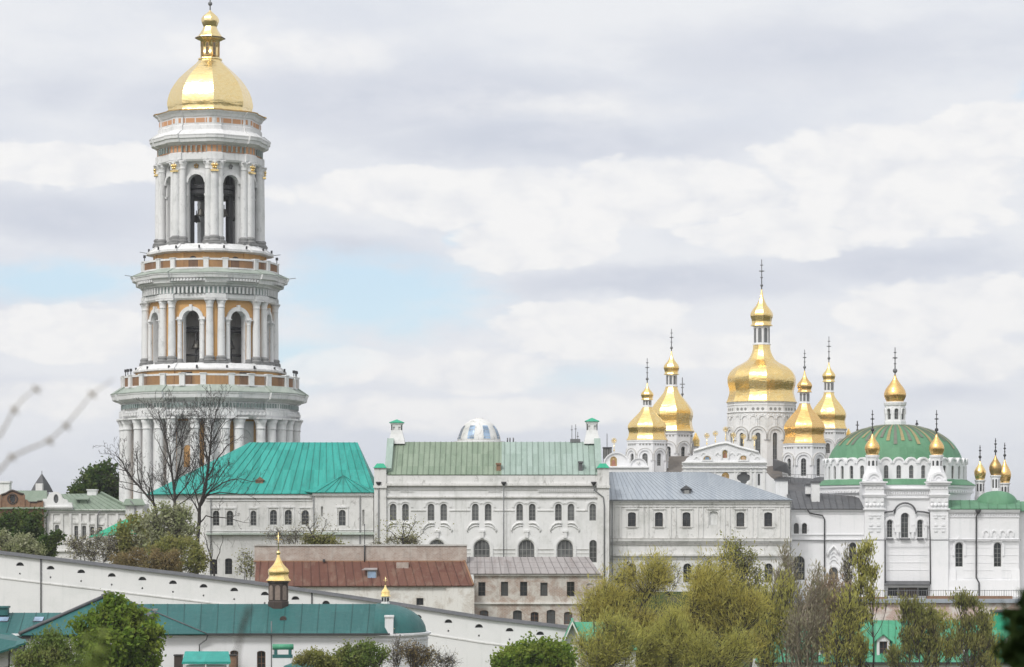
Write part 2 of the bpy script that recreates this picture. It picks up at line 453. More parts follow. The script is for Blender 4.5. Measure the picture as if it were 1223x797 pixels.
class B:
    """collects geometry in world coordinates and links it as ONE mesh"""
    def __init__(s):
        s.v, s.f, s.sm, s.sharp, s.mi = [], [], [], [], []
        s.m = 0

    def face(s, idx, sm=False):
        s.f.append(tuple(idx))
        s.sm.append(sm)
        s.mi.append(s.m)

    def poly(s, pts, sm=False):
        b = len(s.v)
        s.v += [tuple(p) for p in pts]
        s.face(range(b, b + len(pts)), sm)

    def box(s, x0, x1, y0, y1, z0, z1, mat=None):
        if x0 > x1: x0, x1 = x1, x0
        if y0 > y1: y0, y1 = y1, y0
        if z0 > z1: z0, z1 = z1, z0
        b = len(s.v)
        pts = [(x, y, z) for z in (z0, z1) for y in (y0, y1) for x in (x0, x1)]
        if mat is not None:
            pts = [tuple(mat @ Vector(p)) for p in pts]
        s.v += pts
        for q in ((0, 2, 3, 1), (4, 5, 7, 6), (0, 1, 5, 4), (2, 6, 7, 3), (0, 4, 6, 2), (1, 3, 7, 5)):
            s.face([b + i for i in q])

    def prism(s, bottom, top):
        """closed solid between two loops of the same length"""
        n = len(bottom)
        b = len(s.v)
        s.v += [tuple(p) for p in bottom] + [tuple(p) for p in top]
        s.face(list(range(b, b + n))[::-1])
        s.face(range(b + n, b + 2 * n))
        for i in range(n):
            j = (i + 1) % n
            s.face((b + i, b + j, b + n + j, b + n + i))

    def slab(s, pts, t):
        """a sheet given thickness t along its normal (away from the camera side)"""
        pts = [Vector(p) for p in pts]
        nrm = (pts[1] - pts[0]).cross(pts[2] - pts[0]).normalized()
        if nrm.z < 0:
            nrm = -nrm
            pts = pts[::-1]
        s.prism([p - nrm * t for p in pts], pts)

    def lathe(s, cx, cy, prof, n=24, phase=-90.0, plan=None, smooth=True, facets=False, cap=True):
        """revolve [(r,z)]; plan = [(angle, dr)] makes broken (projecting) rings"""
        if plan is None:
            plan = [(phase + 360.0 * i / n, 0.0) for i in range(n)]
        n = len(plan)
        b = len(s.v)
        for r, z in prof:
            for a, dr in plan:
                rr = max(r + dr, 0.0) if r > 0.001 else 0.0
                s.v.append((cx + math.cos(R(a)) * rr, cy + math.sin(R(a)) * rr, z))
        for i in range(len(prof) - 1):
            for j in range(n):
                q = (j + 1) % n
                s.face((b + i * n + j, b + i * n + q, b + (i + 1) * n + q, b + (i + 1) * n + j), smooth)
                if facets:
                    s.sharp.append((b + i * n + j, b + (i + 1) * n + j))
        if cap:
            if prof[0][0] > .001:
                s.face([b + j for j in range(n)][::-1])
            if prof[-1][0] > .001:
                e = b + (len(prof) - 1) * n
                s.face([e + j for j in range(n)])

    def tube(s, pts, rad, n=6, cap=True):
        pts = [Vector(p) for p in pts]
        if not hasattr(rad, '__len__'):
            rad = [rad] * len(pts)
        b = len(s.v)
        up = Vector((0.013, -1, 0.02))
        for i, p in enumerate(pts):
            d = (pts[min(i + 1, len(pts) - 1)] - pts[max(i - 1, 0)])
            if d.length < 1e-9:
                d = Vector((0, 0, 1))
            d.normalize()
            u = d.cross(up)
            if u.length < 1e-3:
                u = d.cross(Vector((1, 0, 0)))
            u.normalize()
            w = d.cross(u)
            for j in range(n):
                a = 2 * math.pi * j / n
                q = p + (u * math.cos(a) + w * math.sin(a)) * rad[i]
                s.v.append((q.x, q.y, q.z))
        for i in range(len(pts) - 1):
            for j in range(n):
                q = (j + 1) % n
                s.face((b + i * n + j, b + i * n + q, b + (i + 1) * n + q, b + (i + 1) * n + j), True)
        if cap:
            s.face([b + j for j in range(n)][::-1])
            e = b + (len(pts) - 1) * n
            s.face([e + j for j in range(n)])

    def plate(s, outline, holes, t, m):
        """flat panel in the local x-z plane (front at y=0, thickness t to +y) with real openings"""
        loops = [[Vector((x, 0, z)) for x, z in outline]] + [[Vector((x, 0, z)) for x, z in h] for h in holes]
        tri = tessellate_polygon([[Vector((p.x, p.z, 0)) for p in l] for l in loops])
        flat = [p for l in loops for p in l]
        n = len(flat)
        b = len(s.v)
        for yy in (0.0, t):
            for p in flat:
                q = m @ Vector((p.x, yy, p.z))
                s.v.append((q.x, q.y, q.z))
        for a, c, d in tri:
            pa, pc, pd = flat[a], flat[c], flat[d]
            cr = (pc.x - pa.x) * (pd.z - pa.z) - (pc.z - pa.z) * (pd.x - pa.x)
            if cr < 0:
                c, d = d, c
            s.face((b + a, b + c, b + d))
            s.face((b + n + a, b + n + d, b + n + c))
        o = 0
        for l in loops:
            k_ = len(l)
            ar = sum(l[i].x * l[(i + 1) % k_].z - l[(i + 1) % k_].x * l[i].z for i in range(k_))
            flip = (ar < 0) != (l is not loops[0])
            for i in range(k_):
                j = (i + 1) % k_
                q = (b + o + i, b + o + j, b + n + o + j, b + n + o + i)
                s.face(q if flip else q[::-1])
            o += k_

    def sphere(s, c, r, n=8):
        c = Vector(c)
        s.lathe(c.x, c.y, [(max(r * math.sin(math.pi * i / 6), 0.0), c.z - r * math.cos(math.pi * i / 6)) for i in range(7)], n)

    def build(s, name, mat, parent=None, origin=None, label=None):
        if origin is None:
            origin = ORI[parent] if parent else Vector((0, 0, 0))
        origin = Vector(origin)
        if isinstance(mat, str) and any(s.mi) and mat + '_seam' in M:
            mat = [mat, mat + '_seam']
        me = D.meshes.new(name)
        va = np.array(s.v, dtype=np.float64) - np.array(origin)
        me.from_pydata(va.tolist(), [], s.f)
        me.polygons.foreach_set('use_smooth', s.sm)
        for mm in (mat if isinstance(mat, (list, tuple)) else [mat]):
            me.materials.append(M[mm] if isinstance(mm, str) else mm)
        if isinstance(mat, (list, tuple)):
            me.polygons.foreach_set('material_index', s.mi)
        if s.sharp:
            sh = set(tuple(sorted(e)) for e in s.sharp)
            for e in me.edges:
                if tuple(sorted(e.vertices)) in sh:
                    e.use_edge_sharp = True
        me.update()
        o = link_mesh(name, me, parent, origin)
        if label:
            o['label'] = label
        return o


def frame_at(x, y, z=0.0, rotz=0.0):
    return Matrix.Translation((x, y, z)) @ Matrix.Rotation(rotz, 4, 'Z')


def facet_m(cx, cy, ang, dist):
    """local frame of a facet whose outward normal is at angle ang (degrees) and whose face is dist from the axis"""
    a = R(ang)
    return Matrix.Translation((cx + math.cos(a) * dist, cy + math.sin(a) * dist, 0)) @ Matrix.Rotation(a + math.pi / 2, 4, 'Z')


def arch_pts(xc, z0, z1, w, kind='round', n=12, ins=0.0):
    h = w / 2 - ins
    z0 += ins
    z1 -= ins
    if kind == 'flat':
        return [(xc - h, z0), (xc + h, z0), (xc + h, z1), (xc - h, z1)]
    rise = h if kind == 'round' else h * (.45 if kind == 'seg' else .8)
    zs = z1 - rise
    p = [(xc - h, z0), (xc + h, z0)]
    for i in range(n + 1):
        a = math.pi * i / n
        p.append((xc + h * math.cos(a), zs + rise * math.sin(a)))
    return p


def arc_band(mb, m, xc, zs, r0, r1, t, y0=0.0, a0=0, a1=180, n=14, leg=0.0):
    """raised arch moulding in front of a wall, between radii r0 and r1, standing t proud"""
    pts = []
    for i in range(n + 1):
        a = R(a0 + (a1 - a0) * i / n)
        pts.append((math.cos(a), math.sin(a)))
    out = [(xc + r1 * c_, zs + r1 * s_) for c_, s_ in pts]
    inn = [(xc + r0 * c_, zs + r0 * s_) for c_, s_ in pts]
    if leg:
        out = [(xc + r1, zs - leg)] + out + [(xc - r1, zs - leg)]
        inn = [(xc + r0, zs - leg)] + inn + [(xc - r0, zs - leg)]
    mb.plate(out + inn[::-1], [], t, m @ Matrix.Translation((0, y0 - t, 0)))


def window(parent, m, xc, z0, z1, w, kind='round', depth=.22, frame='frame_dark', glass='glass', nx=2, nz=3, fw=.09, two=True, name='window', sill=None, bar=.05):
    """a glazed window set back in its opening: frame with bars, pane behind them, optional sill"""
    mb = B()
    mm = m @ Matrix.Translation((0, depth, 0))
    # the frame runs 1 cm into the masonry so no faces coincide
    mb.plate(arch_pts(xc, z0 - .01, z1 + .01, w + .02, kind), [arch_pts(xc, z0 - .01, z1 + .01, w + .02, kind, ins=fw)], .08, mm)
    h = w / 2
    for i in range(1, nx):
        x = xc - h + w * i / nx
        mb.box(x - bar / 2, x + bar / 2, .015, .06, z0 + fw * .5, z1 - fw * .6 - (0 if abs(x - xc) < .01 else h * .22), mm)
    for i in range(1, nz):
        z = z0 + (z1 - z0 - (h * .5 if kind == 'round' else 0)) * i / nz
        mb.box(xc - h + fw * .5, xc + h - fw * .5, .02, .065, z - bar / 2, z + bar / 2, mm)
    if sill:
        mb.box(xc - h - .12, xc + h + .12, -.14 - depth, .04, z0 - .14, z0 - .012, mm)
    pb = B()
    pb.plate(arch_pts(xc, z0 + .01, z1 - .01, w - .02, kind), [], .02, m @ Matrix.Translation((0, depth + .045, 0)))
    if two:
        f = mb.build(name, frame, parent)
        pb.build('pane', glass, f)
        return f
    b = B()
    b.v = list(mb.v); b.f = list(mb.f); b.sm = list(mb.sm); b.mi = [0] * len(mb.f)
    o = len(b.v)
    b.v += pb.v
    b.f += [tuple(i + o for i in f) for f in pb.f]
    b.sm += pb.sm
    b.mi += [1] * len(pb.f)
    return b.build(name, [frame, glass], parent)


def seams(mb, a, b, c, d, step, h=.07, w=.085, start=.5):
    """raised standing seams on a roof slope: a-b is the eave, d-c the ridge (a under d)"""
    a, b, c, d = map(Vector, (a, b, c, d))
    n = max(int((b - a).length / step), 1)
    m_old, mb.m = mb.m, 1
    nrm = (b - a).cross(d - a).normalized()
    if nrm.z < 0:
        nrm = -nrm
    ax = (b - a).normalized()
    for i in range(n):
        t = (i + start) / n
        p, q = a.lerp(b, t), d.lerp(c, t)
        mb.prism([p - ax * w / 2, p + ax * w / 2, p + ax * w / 2 + nrm * h, p - ax * w / 2 + nrm * h],
                 [q - ax * w / 2, q + ax * w / 2, q + ax * w / 2 + nrm * h, q - ax * w / 2 + nrm * h])
    mb.m = m_old


def pipe(parent, pts, r=.07, mat='iron_grey', name='drainpipe'):
    mb = B()
    mb.tube(pts, r, 6)
    return mb.build(name, mat, parent)


# ---------------------------------------------------------------- terrain
def interp(x, xs, ys):
    return float(np.interp(x, xs, ys))


def ground_z(x, y):
    if y < 300.6:
        z = interp(y, [-50, 0, 12, 60, 150, 230, 300], [-1.6, -1.75, -2.3, -12, -19, -16.5, -17])
        z += interp(y, [200, 300], [0, 1]) * interp(x, [-60, 10, 60], [2.5, -3.0, -1.0])
    elif y < 396:
        a0 = interp(x, [-60, 0, 20, 60], [-7.5, -14, -21, -22])
        t0 = interp(x, [-20, 20], [300.6, 380])
        z = a0 + min(max((y - t0) / (396 - t0), 0), 1) * (-9.2 - a0)
    else:
        z = interp(y, [396, 700, 1500, 4000], [-9.2, -9.2, -40, -70])
    if 30 < x and 378 < y < 432:
        z = min(z, interp(x, [30, 38], [z, -11.0]))
    return z


ys = [-300, -60, -20, 0, 6, 12, 25, 40, 60, 90, 120, 150, 180, 210, 230, 250, 270, 285, 300.4, 300.8, 310, 325, 340, 355, 370, 380, 388, 396, 410, 440, 480, 540, 620, 700, 900, 1200, 1500, 2500, 5000, 9000]
xs_ = [-6000, -2500, -1000, -500, -300, -200, -150, -120] + list(range(-100, 101, 5)) + [120, 150, 200, 300, 500, 1000, 2500, 6000]
gm = B()
rng = random.Random(5)
for y in ys:
    for x in xs_:
        gm.v.append((x, y, ground_z(x, y) + (rng.uniform(-.15, .15) if 20 < y < 900 else 0)))
nx_ = len(xs_)
for j in range(len(ys) - 1):
    for i in range(nx_ - 1):
        gm.face((j * nx_ + i, j * nx_ + i + 1, (j + 1) * nx_ + i + 1, (j + 1) * nx_ + i), True)
_m, k = newmat('grassy_ground')
_p = pos(k)
principled(k, k.mix(k.ramp(k.noise(_p, .25, 6, .65), .4, .62), (.055, .075, .025), (.12, .105, .06)), .95, bump=k.noise(_p, 3, 4), bump_s=.5, bump_d=.1, spec=.1)
M['ground'] = _m
tag(gm.build('ground', 'ground', None), kind='structure')
# ================================================================ great bell tower
TY = 450.0
TS = TY / F
TX = PX(251, TY)
tw = thing('bell_tower', 'tall four-tier white and ochre bell tower crowned by a gilded dome', 'bell tower', (TX, TY, -9.2))


def tz(py):
    return PZ(py, TY)


def tp(prof):
    return [(r * TS, tz(py)) for r, py in prof]


def plan8(a, d, rot=0):
    pl = []
    for i in range(8):
        t = -90 + 45 * i + rot
        pl += [(t - a - .01, -d * TS), (t - a, 0), (t, .6 * TS), (t + a, 0), (t + a + .01, -d * TS)]
    return pl


def ring(name, prof, mat, a=13, d=2.5, smooth=False):
    mb = B()
    mb.lathe(TX, TY, tp(prof), plan=plan8(a, d), smooth=smooth)
    return mb.build(name, mat, tw)


def ring_blocks(name, n, r, py0, py1, w, dep, mat, skip=None):
    mb = B()
    for i in range(n):
        a = -90 + 360 * (i + .5) / n
        if skip and skip(a):
            continue
        m = facet_m(TX, TY, a, r * TS)
        mb.box(-w * TS / 2, w * TS / 2, 0, dep * TS, tz(py0), tz(py1), m)
    if 'dentil' in name:
        mb.lathe(TX, TY, [((r - .9) * TS, tz(py0)), ((r - dep * .75) * TS, tz(py0)), ((r - dep * .75) * TS, tz(py1)), ((r - .9) * TS, tz(py1))], 48, smooth=False, cap=False)
    return mb.build(name, mat, tw)


def column_mesh(name, r, py_cap, py_base, dark_base=True, n=14, cap=(1.0, 1.35)):
    """a column in its own coordinates (base at z=0): moulded base, shaft with entasis, capital"""
    h = (py_base - py_cap) * TS
    r = r * TS
    mb = B()
    mb.m = 1 if dark_base else 0
    bh = r * 2.0
    mb.box(-r * 1.55, r * 1.55, -r * 1.55, r * 1.55, 0, bh * .25)
    mb.lathe(0, 0, [(r * 1.5, bh * .25), (r * 1.55, bh * .4), (r * 1.3, bh * .52), (r * 1.2, bh * .6), (r * 1.38, bh * .72), (r * 1.32, bh * .86), (r * 1.08, bh)], n)
    mb.m = 0
    ch = r * 2.2
    mb.lathe(0, 0, [(r * 1.0, bh - .001), (r * 1.01, bh + (h - bh - ch) * .35), (r * .88, h - ch)], n, cap=False)
    mb.lathe(0, 0, [(r * .98, h - ch), (r * .98, h - ch * .9), (r * .9, h - ch * .86), (r * cap[0], h - ch * .5), (r * cap[1], h - ch * .14)], n)
    mb.box(-r * 1.4, r * 1.4, -r * 1.4, r * 1.4, h - ch * .14, h)
    me_o = mb.build(name, ['white_tower', 'stone_dark'], None)
    me = me_o.data
    D.objects.remove(me_o)
    ORI.pop(me_o, None)
    return me


# ---- tier 1
mb = B()
mb.lathe(TX, TY, [(92 * TS, -9.2), (92 * TS, tz(499))], 8, smooth=False)
mb.build('lower_tier_wall', 'ochre', tw)
cm = column_mesh('column', 6.2, 502, 712, False)
for i in range(8):
    for d in (-14.5, -5.2, 5.2, 14.5):
        a = R(-90 + 45 * i + d)
        rr = 102 * TS
        link_mesh('column', cm, tw, (TX + math.cos(a) * rr, TY + math.sin(a) * rr, tz(712)), a)
    # white wall pier behind each column group, arched window panel between them
    a = -90 + 45 * i
    mb = B()
    m = facet_m(TX, TY, a, 97.5 * TS)
    mb.box(-12.5 * TS, 12.5 * TS, 0, 9 * TS, -9.2, tz(500), m)
    mb.build('wall_pier', 'white_tower', tw)
    m = facet_m(TX, TY, a + 22.5, 85.6 * TS)
    mb = B()
    mb.plate([(-13 * TS, tz(660)), (13 * TS, tz(660)), (13 * TS, tz(506)), (-13 * TS, tz(506))],
             [arch_pts(0, tz(560), tz(534), 9 * TS, 'round'), arch_pts(0, tz(655), tz(575), 13 * TS, 'round')], .5, m)
    arc_band(mb, m, 0, tz(525), 9 * TS, 12 * TS, .25, n=12)
    mb.build('window_surround', 'white_tower', tw)
    window(tw, m, 0, tz(560), tz(534), 9 * TS, 'round', .25, 'frame_grey', 'glass', 2, 3)
mb = B()
mb.lathe(TX, TY, [(108 * TS, -9.3), (108 * TS, tz(716)), (106 * TS, tz(712))], plan=plan8(16, 2), smooth=False)
mb.build('plinth', 'stone_dark', tw)
ring('entablature', [(96, 503.5), (105, 503), (107, 500), (107, 493), (105, 492), (104.5, 484.2), (107, 483.6), (109, 482.2), (114, 480.8), (115.4, 479.8), (116.2, 475.4), (117, 474.6), (117, 473), (106, 468), (80, 467)], 'white_tower', 12, 3)
ring_blocks('frieze_ornament', 150, 105.6, 490.5, 485.5, 2.6, 1.3, 'majolica', None)
ring('frieze_band', [(104.9, 491.6), (105.1, 491), (105.1, 484.9), (104.9, 484.4)], 'white_tower', 12, 2.8)
ring_blocks('dentil_course', 120, 107.8, 499.2, 495.6, 1.8, 2.0, 'white_tower')
ring('cornice_roof', [(117.6, 473.2), (117.6, 472.2), (106, 464.5), (80, 464)], 'green_copper', 12, 3)


def balustrade(r, py0, py1, nper, postw, rustbars=True):
    posts = B()
    for i in range(8):
        for d in ([-9, 9, 22.5] if nper == 3 else [-8, 8]):
            m = facet_m(TX, TY, -90 + 45 * i + d, r * TS)
            pb = B()
            pb.box(-postw * TS / 2, postw * TS / 2, -postw * TS * .4, postw * TS * .4, tz(py0), tz(py1) + .0, m)
            pb.box(-postw * TS * .62, postw * TS * .62, -postw * TS * .52, postw * TS * .52, tz(py1), tz(py1 - 1.0), m)
            pb.build('balustrade_post', 'white_tower', tw)
    mb = B()
    n = 48
    pl = [(-90 + 360 * (i + .5) / n, 0) for i in range(n)]
    for lo, hi in ((py0 + .3, py0 - 1.6), (py1 + 2.0, py1 - .2)):
        mb.lathe(TX, TY, [((r - 1.2) * TS, tz(lo)), ((r + 1.2) * TS, tz(lo)), ((r + 1.2) * TS, tz(hi)), ((r - 1.2) * TS, tz(hi)), ((r - 1.2) * TS, tz(lo))], plan=pl, smooth=False, cap=False)
    mb.build('balustrade_rail', 'white_tower', tw)
    mb = B()
    nb = int(r * 4.2)
    for i in range(nb):
        m = facet_m(TX, TY, 360 * i / nb, r * TS)
        mb.box(-.045, .045, -.03, .03, tz(py0 - 1), tz(py1 + 1), m)
    mb.build('balustrade_bars', 'rust_rail', tw)


balustrade(103.5, 466, 452, 3, 6.5)
# attic band behind the balustrade, then the stepped ledge of tier 2
ring('attic_band', [(88, 466), (88, 446.5)], 'ochre', 12, 1.2)
for a in (22.5, 67.5, 112.5, 157.5, -22.5, -67.5, -112.5, -157.5):
    mb = B()
    m = facet_m(TX, TY, a, 88.4 * TS)
    mb.box(-6 * TS, 6 * TS, -2 * TS, 2 * TS, tz(464), tz(449), m)
    mb.build('attic_doorway', 'wood_dark', tw)
ring('tier_ledge', [(88, 447.5), (91, 446.5), (91, 444.5), (85, 439.5), (82, 438), (0.0, 437.5)], 'white_tower', 13, 2)

# ---- tier 2: open arches between paired columns
facet_hw = 76 * math.sin(R(22.5))
apo = 76 * math.cos(R(22.5))
cm2 = column_mesh('column', 4.5, 363.5, 438.5, True)
cm3 = column_mesh('small_column', 2.9, 386.5, 438.5, True)
walls = B()
for i in range(8):
    arches = B()
    a = -90 + 45 * i + 22.5
    m = facet_m(TX, TY, a, apo * TS)
    hw = facet_hw * TS
    walls.plate([(-hw, tz(439)), (hw, tz(439)), (hw, tz(361)), (-hw, tz(361))], [arch_pts(0, tz(438), tz(375), 21 * TS, 'round', 14)], 9 * TS, m)
    arc_band(arches, m, 0, tz(386.5), 10.4 * TS, 15.0 * TS, .42, n=16)
    arches.box(-1.6 * TS, 1.6 * TS, -.6, .1, tz(377), tz(369.5), m)
    for sx in (-1, 1):
        arches.box(sx * 10.4 * TS, sx * 17 * TS, -.46, .0, tz(386.5), tz(383.8), m)
        p = m @ Vector((sx * 13.8 * TS, -.22, tz(438.5)))
        link_mesh('small_column', cm3, tw, p, R(a))
    arches.build('arch_surround', 'white_tower', tw)
    for d in (-5.0, 5.0):
        aa = R(-90 + 45 * i + d)
        link_mesh('column', cm2, tw, (TX + math.cos(aa) * 77.0 * TS, TY + math.sin(aa) * 77.0 * TS, tz(438.5)), aa)
walls.build('middle_tier_wall', 'ochre', tw)
for i in range(8):
    inn = B()   # white jambs inside each opening
    a = -90 + 45 * i + 22.5
    m = facet_m(TX, TY, a, apo * TS)
    arc_band(inn, m, 0, tz(385.5), 9.7 * TS, 10.44 * TS, 9.4 * TS, y0=9.2 * TS, n=16, leg=52.3 * TS)
    inn.build('arch_lining', 'white_tower', tw)
mb = B()
mb.lathe(TX, TY, [(39 * TS, tz(438)), (39 * TS, tz(360))], 8, smooth=False)
mb.build('stair_core', 'trim_grey', tw)


def bell(px, py, Y, r):
    mb = B()
    x, z = PX(px, TY), tz(py)
    mb.lathe(x, Y, [(r, z), (r * .86, z + r * .3), (r * .62, z + r * .9), (r * .5, z + r * 1.4), (r * .36, z + r * 1.6), (0, z + r * 1.65)], 16)
    mb.tube([(x, Y, z + r * 1.6), (x, Y, z + r * 2.6)], r * .1)
    mb.sphere((x, Y, z - r * .1), r * .18)
    mb.build('bell', 'bronze', tw)


for i in range(8):
    a = R(-90 + 45 * i + 22.5)
    bell(251 + math.cos(a) * 50 , 420, TY + math.sin(a) * 50 * TS, .95)
mb = B()
for py in (396, 400, 428):
    mb.lathe(TX, TY, tp([(44, py), (56, py), (56, py - 2), (44, py - 2), (44, py)]), 16, cap=False, smooth=False)
for i in range(16):
    a = R(22.5 * i)
    mb.tube([(TX + math.cos(a) * 54 * TS, TY + math.sin(a) * 54 * TS, tz(438)), (TX + math.cos(a) * 54 * TS, TY + math.sin(a) * 54 * TS, tz(395))], .12)
mb.build('bell_frame', 'iron', tw)
ring('entablature', [(0.0, 364.2), (64, 364), (80, 364), (81.5, 362), (81.5, 357.8), (79, 357), (79, 348.6), (82, 347.6), (83, 345.8), (87.5, 344.4), (88, 340), (91.8, 338.8), (92.6, 335.4), (93.5, 334.8), (93.5, 333.4), (81, 330), (60, 329)], 'white_tower', 8.5, 2.5)
ring_blocks('triglyph', 96, 80.6, 356.5, 349, 2.3, 2.6, 'white_tower')
ring('frieze_band', [(79.15, 356.6), (79.3, 356), (79.3, 349.4), (79.15, 349)], 'majolica', 8.5, 2.4)
ring_blocks('dentil_course', 140, 88, 342.8, 339.8, 1.7, 2.4, 'white_tower')
ring('cornice_roof', [(94, 333.6), (94, 332.6), (81, 327), (60, 326.5)], 'green_copper', 8.5, 2.5)
balustrade(79.5, 328, 316, 2, 6)
ring('attic_band', [(67, 327.5), (67, 306.5)], 'ochre', 13, 1.5)
for a in (22.5, 67.5, 112.5, 157.5, -22.5, -67.5, -112.5, -157.5):
    mb = B()
    m = facet_m(TX, TY, a, 65.0 * TS)
    mb.plate(arch_pts(0, tz(327), tz(312), 11 * TS, 'round'), [], 3 * TS, m)
    mb.build('attic_doorway', 'wood_dark', tw)
ring('tier_ledge', [(67, 308), (75.5, 306.5), (75.5, 304), (69, 300), (66, 297), (0.0, 296.5)], 'white_tower', 9, 2)

# ---- tier 3: tall open arches and gilded capitals
ap3 = 56 * math.cos(R(22.5))
hw3 = 56 * math.sin(R(22.5)) * TS
walls = B()
cm4 = column_mesh('column', 4.9, 199.5, 297, True, cap=(1.05, 1.5))
cm5 = column_mesh('side_column', 4.4, 199.5, 297, True, cap=(1.05, 1.5))
for i in range(8):
    arches = B()
    a = -90 + 45 * i + 22.5
    m = facet_m(TX, TY, a, ap3 * TS)
    walls.plate([(-hw3, tz(298)), (hw3, tz(298)), (hw3, tz(199)), (-hw3, tz(199))], [arch_pts(0, tz(296.5), tz(214.5), 20 * TS, 'round', 14)], 7 * TS, m)
    arc_band(arches, m, 0, tz(224.5), 9.8 * TS, 13.2 * TS, .35, n=16)
    arches.box(-12.5 * TS, -9.6 * TS, -.2, .05, tz(240), tz(237.6), m)
    arches.box(9.6 * TS, 12.5 * TS, -.2, .05, tz(240), tz(237.6), m)
    arches.build('arch_surround', 'white_tower', tw)
    c_ = R(-90 + 45 * i)
    link_mesh('column', cm4, tw, (TX + math.cos(c_) * 60.5 * TS, TY + math.sin(c_) * 60.5 * TS, tz(297)), c_)
    for d in (-6.6, 6.6):
        aa = R(-90 + 45 * i + d)
        link_mesh('side_column', cm5, tw, (TX + math.cos(aa) * 58 * TS, TY + math.sin(aa) * 58 * TS, tz(297)), aa)
    # gilded leaf capital on the corner column
    mb = B()
    mm = facet_m(TX, TY, math.degrees(c_), 66.4 * TS)
    for q in range(7):
        an = q * math.pi / 3
        rr = 0 if q == 6 else 2.5 * TS
        mb.sphere(mm @ Vector((math.cos(an) * rr * 1.15, .1, tz(205) + math.sin(an) * rr * 1.4)), (1.9 if q == 6 else 1.5) * TS, 8)
    mb.box(-4.6 * TS, 4.6 * TS, -.02, .5, tz(212.5), tz(210.8), mm)
    mb.build('gilded_capital', 'gold', tw)
    mm = facet_m(TX, TY, a, (ap3 + 1.4) * TS)
    mb = B()
    for q in range(5):
        an = q * math.pi * .4 + .3
        mb.sphere(mm @ Vector((math.cos(an) * 2 * TS, 0, tz(205) + math.sin(an) * 1.7 * TS)), 1.2 * TS, 6)
    mb.build('keystone_ornament', 'gold_dull' if i % 2 else 'stone_dark', tw)
walls.build('upper_tier_wall', 'white_tower', tw)
mb = B()
for py in (230, 236):
    mb.lathe(TX, TY, tp([(30, py), (46, py), (46, py - 4), (30, py - 4), (30, py)]), 8, phase=-67.5, cap=False, smooth=False)
for i in range(8):
    a = R(-90 + 45 * i)
    x, y = TX + math.cos(a) * 32 * TS, TY + math.sin(a) * 32 * TS
    mb.box(x - .3, x + .3, y - .3, y + .3, tz(297), tz(199))
mb.build('bell_frame', 'iron', tw)
for i in range(8):
    a = R(-90 + 45 * i + 22.5)
    bell(251 + math.cos(a) * 36, 262, TY + math.sin(a) * 36 * TS, .72)
ring('entablature', [(0.0, 200.2), (50, 200), (63, 200), (64.5, 198), (64.5, 190.5), (62, 189.5), (62, 181.4), (64.5, 180.2), (66, 179.2), (69.2, 178), (70, 174.6), (71.3, 173.6), (71.5, 170), (65, 166), (60, 165)], 'white_tower', 8.5, 2.2)
ring('frieze_band', [(62.1, 189.3), (62.3, 189), (62.3, 181.8), (62.1, 181.5)], 'pink', 8.5, 2.1)
ring_blocks('triglyph', 64, 62.9, 189, 181.9, 1.5, 2.2, 'majolica')
ring('cornice_roof', [(71.9, 170.2), (71.9, 169.2), (64.5, 163.6), (55, 163)], 'white_tower', 8.5, 2.2)
# ---- attic drum and dome
ring('dome_drum', [(61.5, 164.5), (61.5, 158), (60, 157), (60, 147.5), (61.5, 146.5), (63, 143.5), (65.5, 141.8), (66.3, 140.6), (50, 139)], 'white_tower', 8, 2)
mb = B()
for i in range(8):
    for d in (-4.2, 4.2):
        m = facet_m(TX, TY, -90 + 45 * i + d, 60.6 * TS)
        mb.box(-1.5 * TS, 1.5 * TS, 0, .5, tz(154.5), tz(149.2), m)
    m = facet_m(TX, TY, -90 + 45 * i + 22.5, 56.35 * TS)
    for x in (-6.2, 6.2):
        mb.box((x - 5.4) * TS, (x + 5.4) * TS, 0, .5, tz(154.5), tz(149.2), m)
    for x in (-13.6, 13.6):
        mb.box((x - .9) * TS, (x + .9) * TS, 0, .5, tz(154.5), tz(149.2), m)
mb.build('drum_panels', 'pink', tw)
ring('eave_flashing', [(66.0, 140.9), (67, 140.4), (67, 139.6), (52, 136.8)], 'gold_dull', 8, 2)
DP = [(51.5, 138.5), (49.6, 135.2), (50.2, 131.5), (51.2, 127), (51.0, 122.8), (49.5, 116), (46.8, 109), (42.6, 102), (37.4, 95), (30.6, 88.3), (22.8, 81.4), (17.2, 76.8), (13.8, 72.6)]
mb = B()
mb.lathe(TX, TY, tp(DP), 8, facets=True)
mb.build('dome', 'gold_pale', tw)
mb = B()
mb.lathe(TX, TY, tp([(13.4, 72.8), (14.2, 72), (14.2, 70.2), (11.5, 69.8), (11.5, 49.5), (13, 49), (17.4, 46.6), (17.6, 45.2), (13.6, 42.8), (11.6, 39.5), (9, 35.5), (8, 32.5)]), 8, facets=True)
ln = mb.build('dome_lantern', 'gold_pale', tw)
for i in range(8):
    m = facet_m(TX, TY, -90 + 45 * i + 22.5, 11.5 * math.cos(R(22.5)) * TS + .02)
    window(ln, m, 0, tz(67.5), tz(51.5), 4.0 * TS, 'round', -.03, 'gold_dull', 'glass', 2, 3, two=False)
mb = B()
mb.lathe(TX, TY, tp([(18.2, 46.6), (18.2, 45.6), (14, 45.0)]), 8, smooth=False)
mb.build('lantern_eave', 'wood_dark', ln)
mb = B()
mb.lathe(TX, TY, tp([(7.6, 33), (9.4, 29), (10.6, 25.5), (10.4, 22.5), (8.6, 19.5), (5, 16.5), (2, 14.2), (.8, 12.6)]), 8, facets=True)
mb.build('cupola', 'gold_pale', tw)


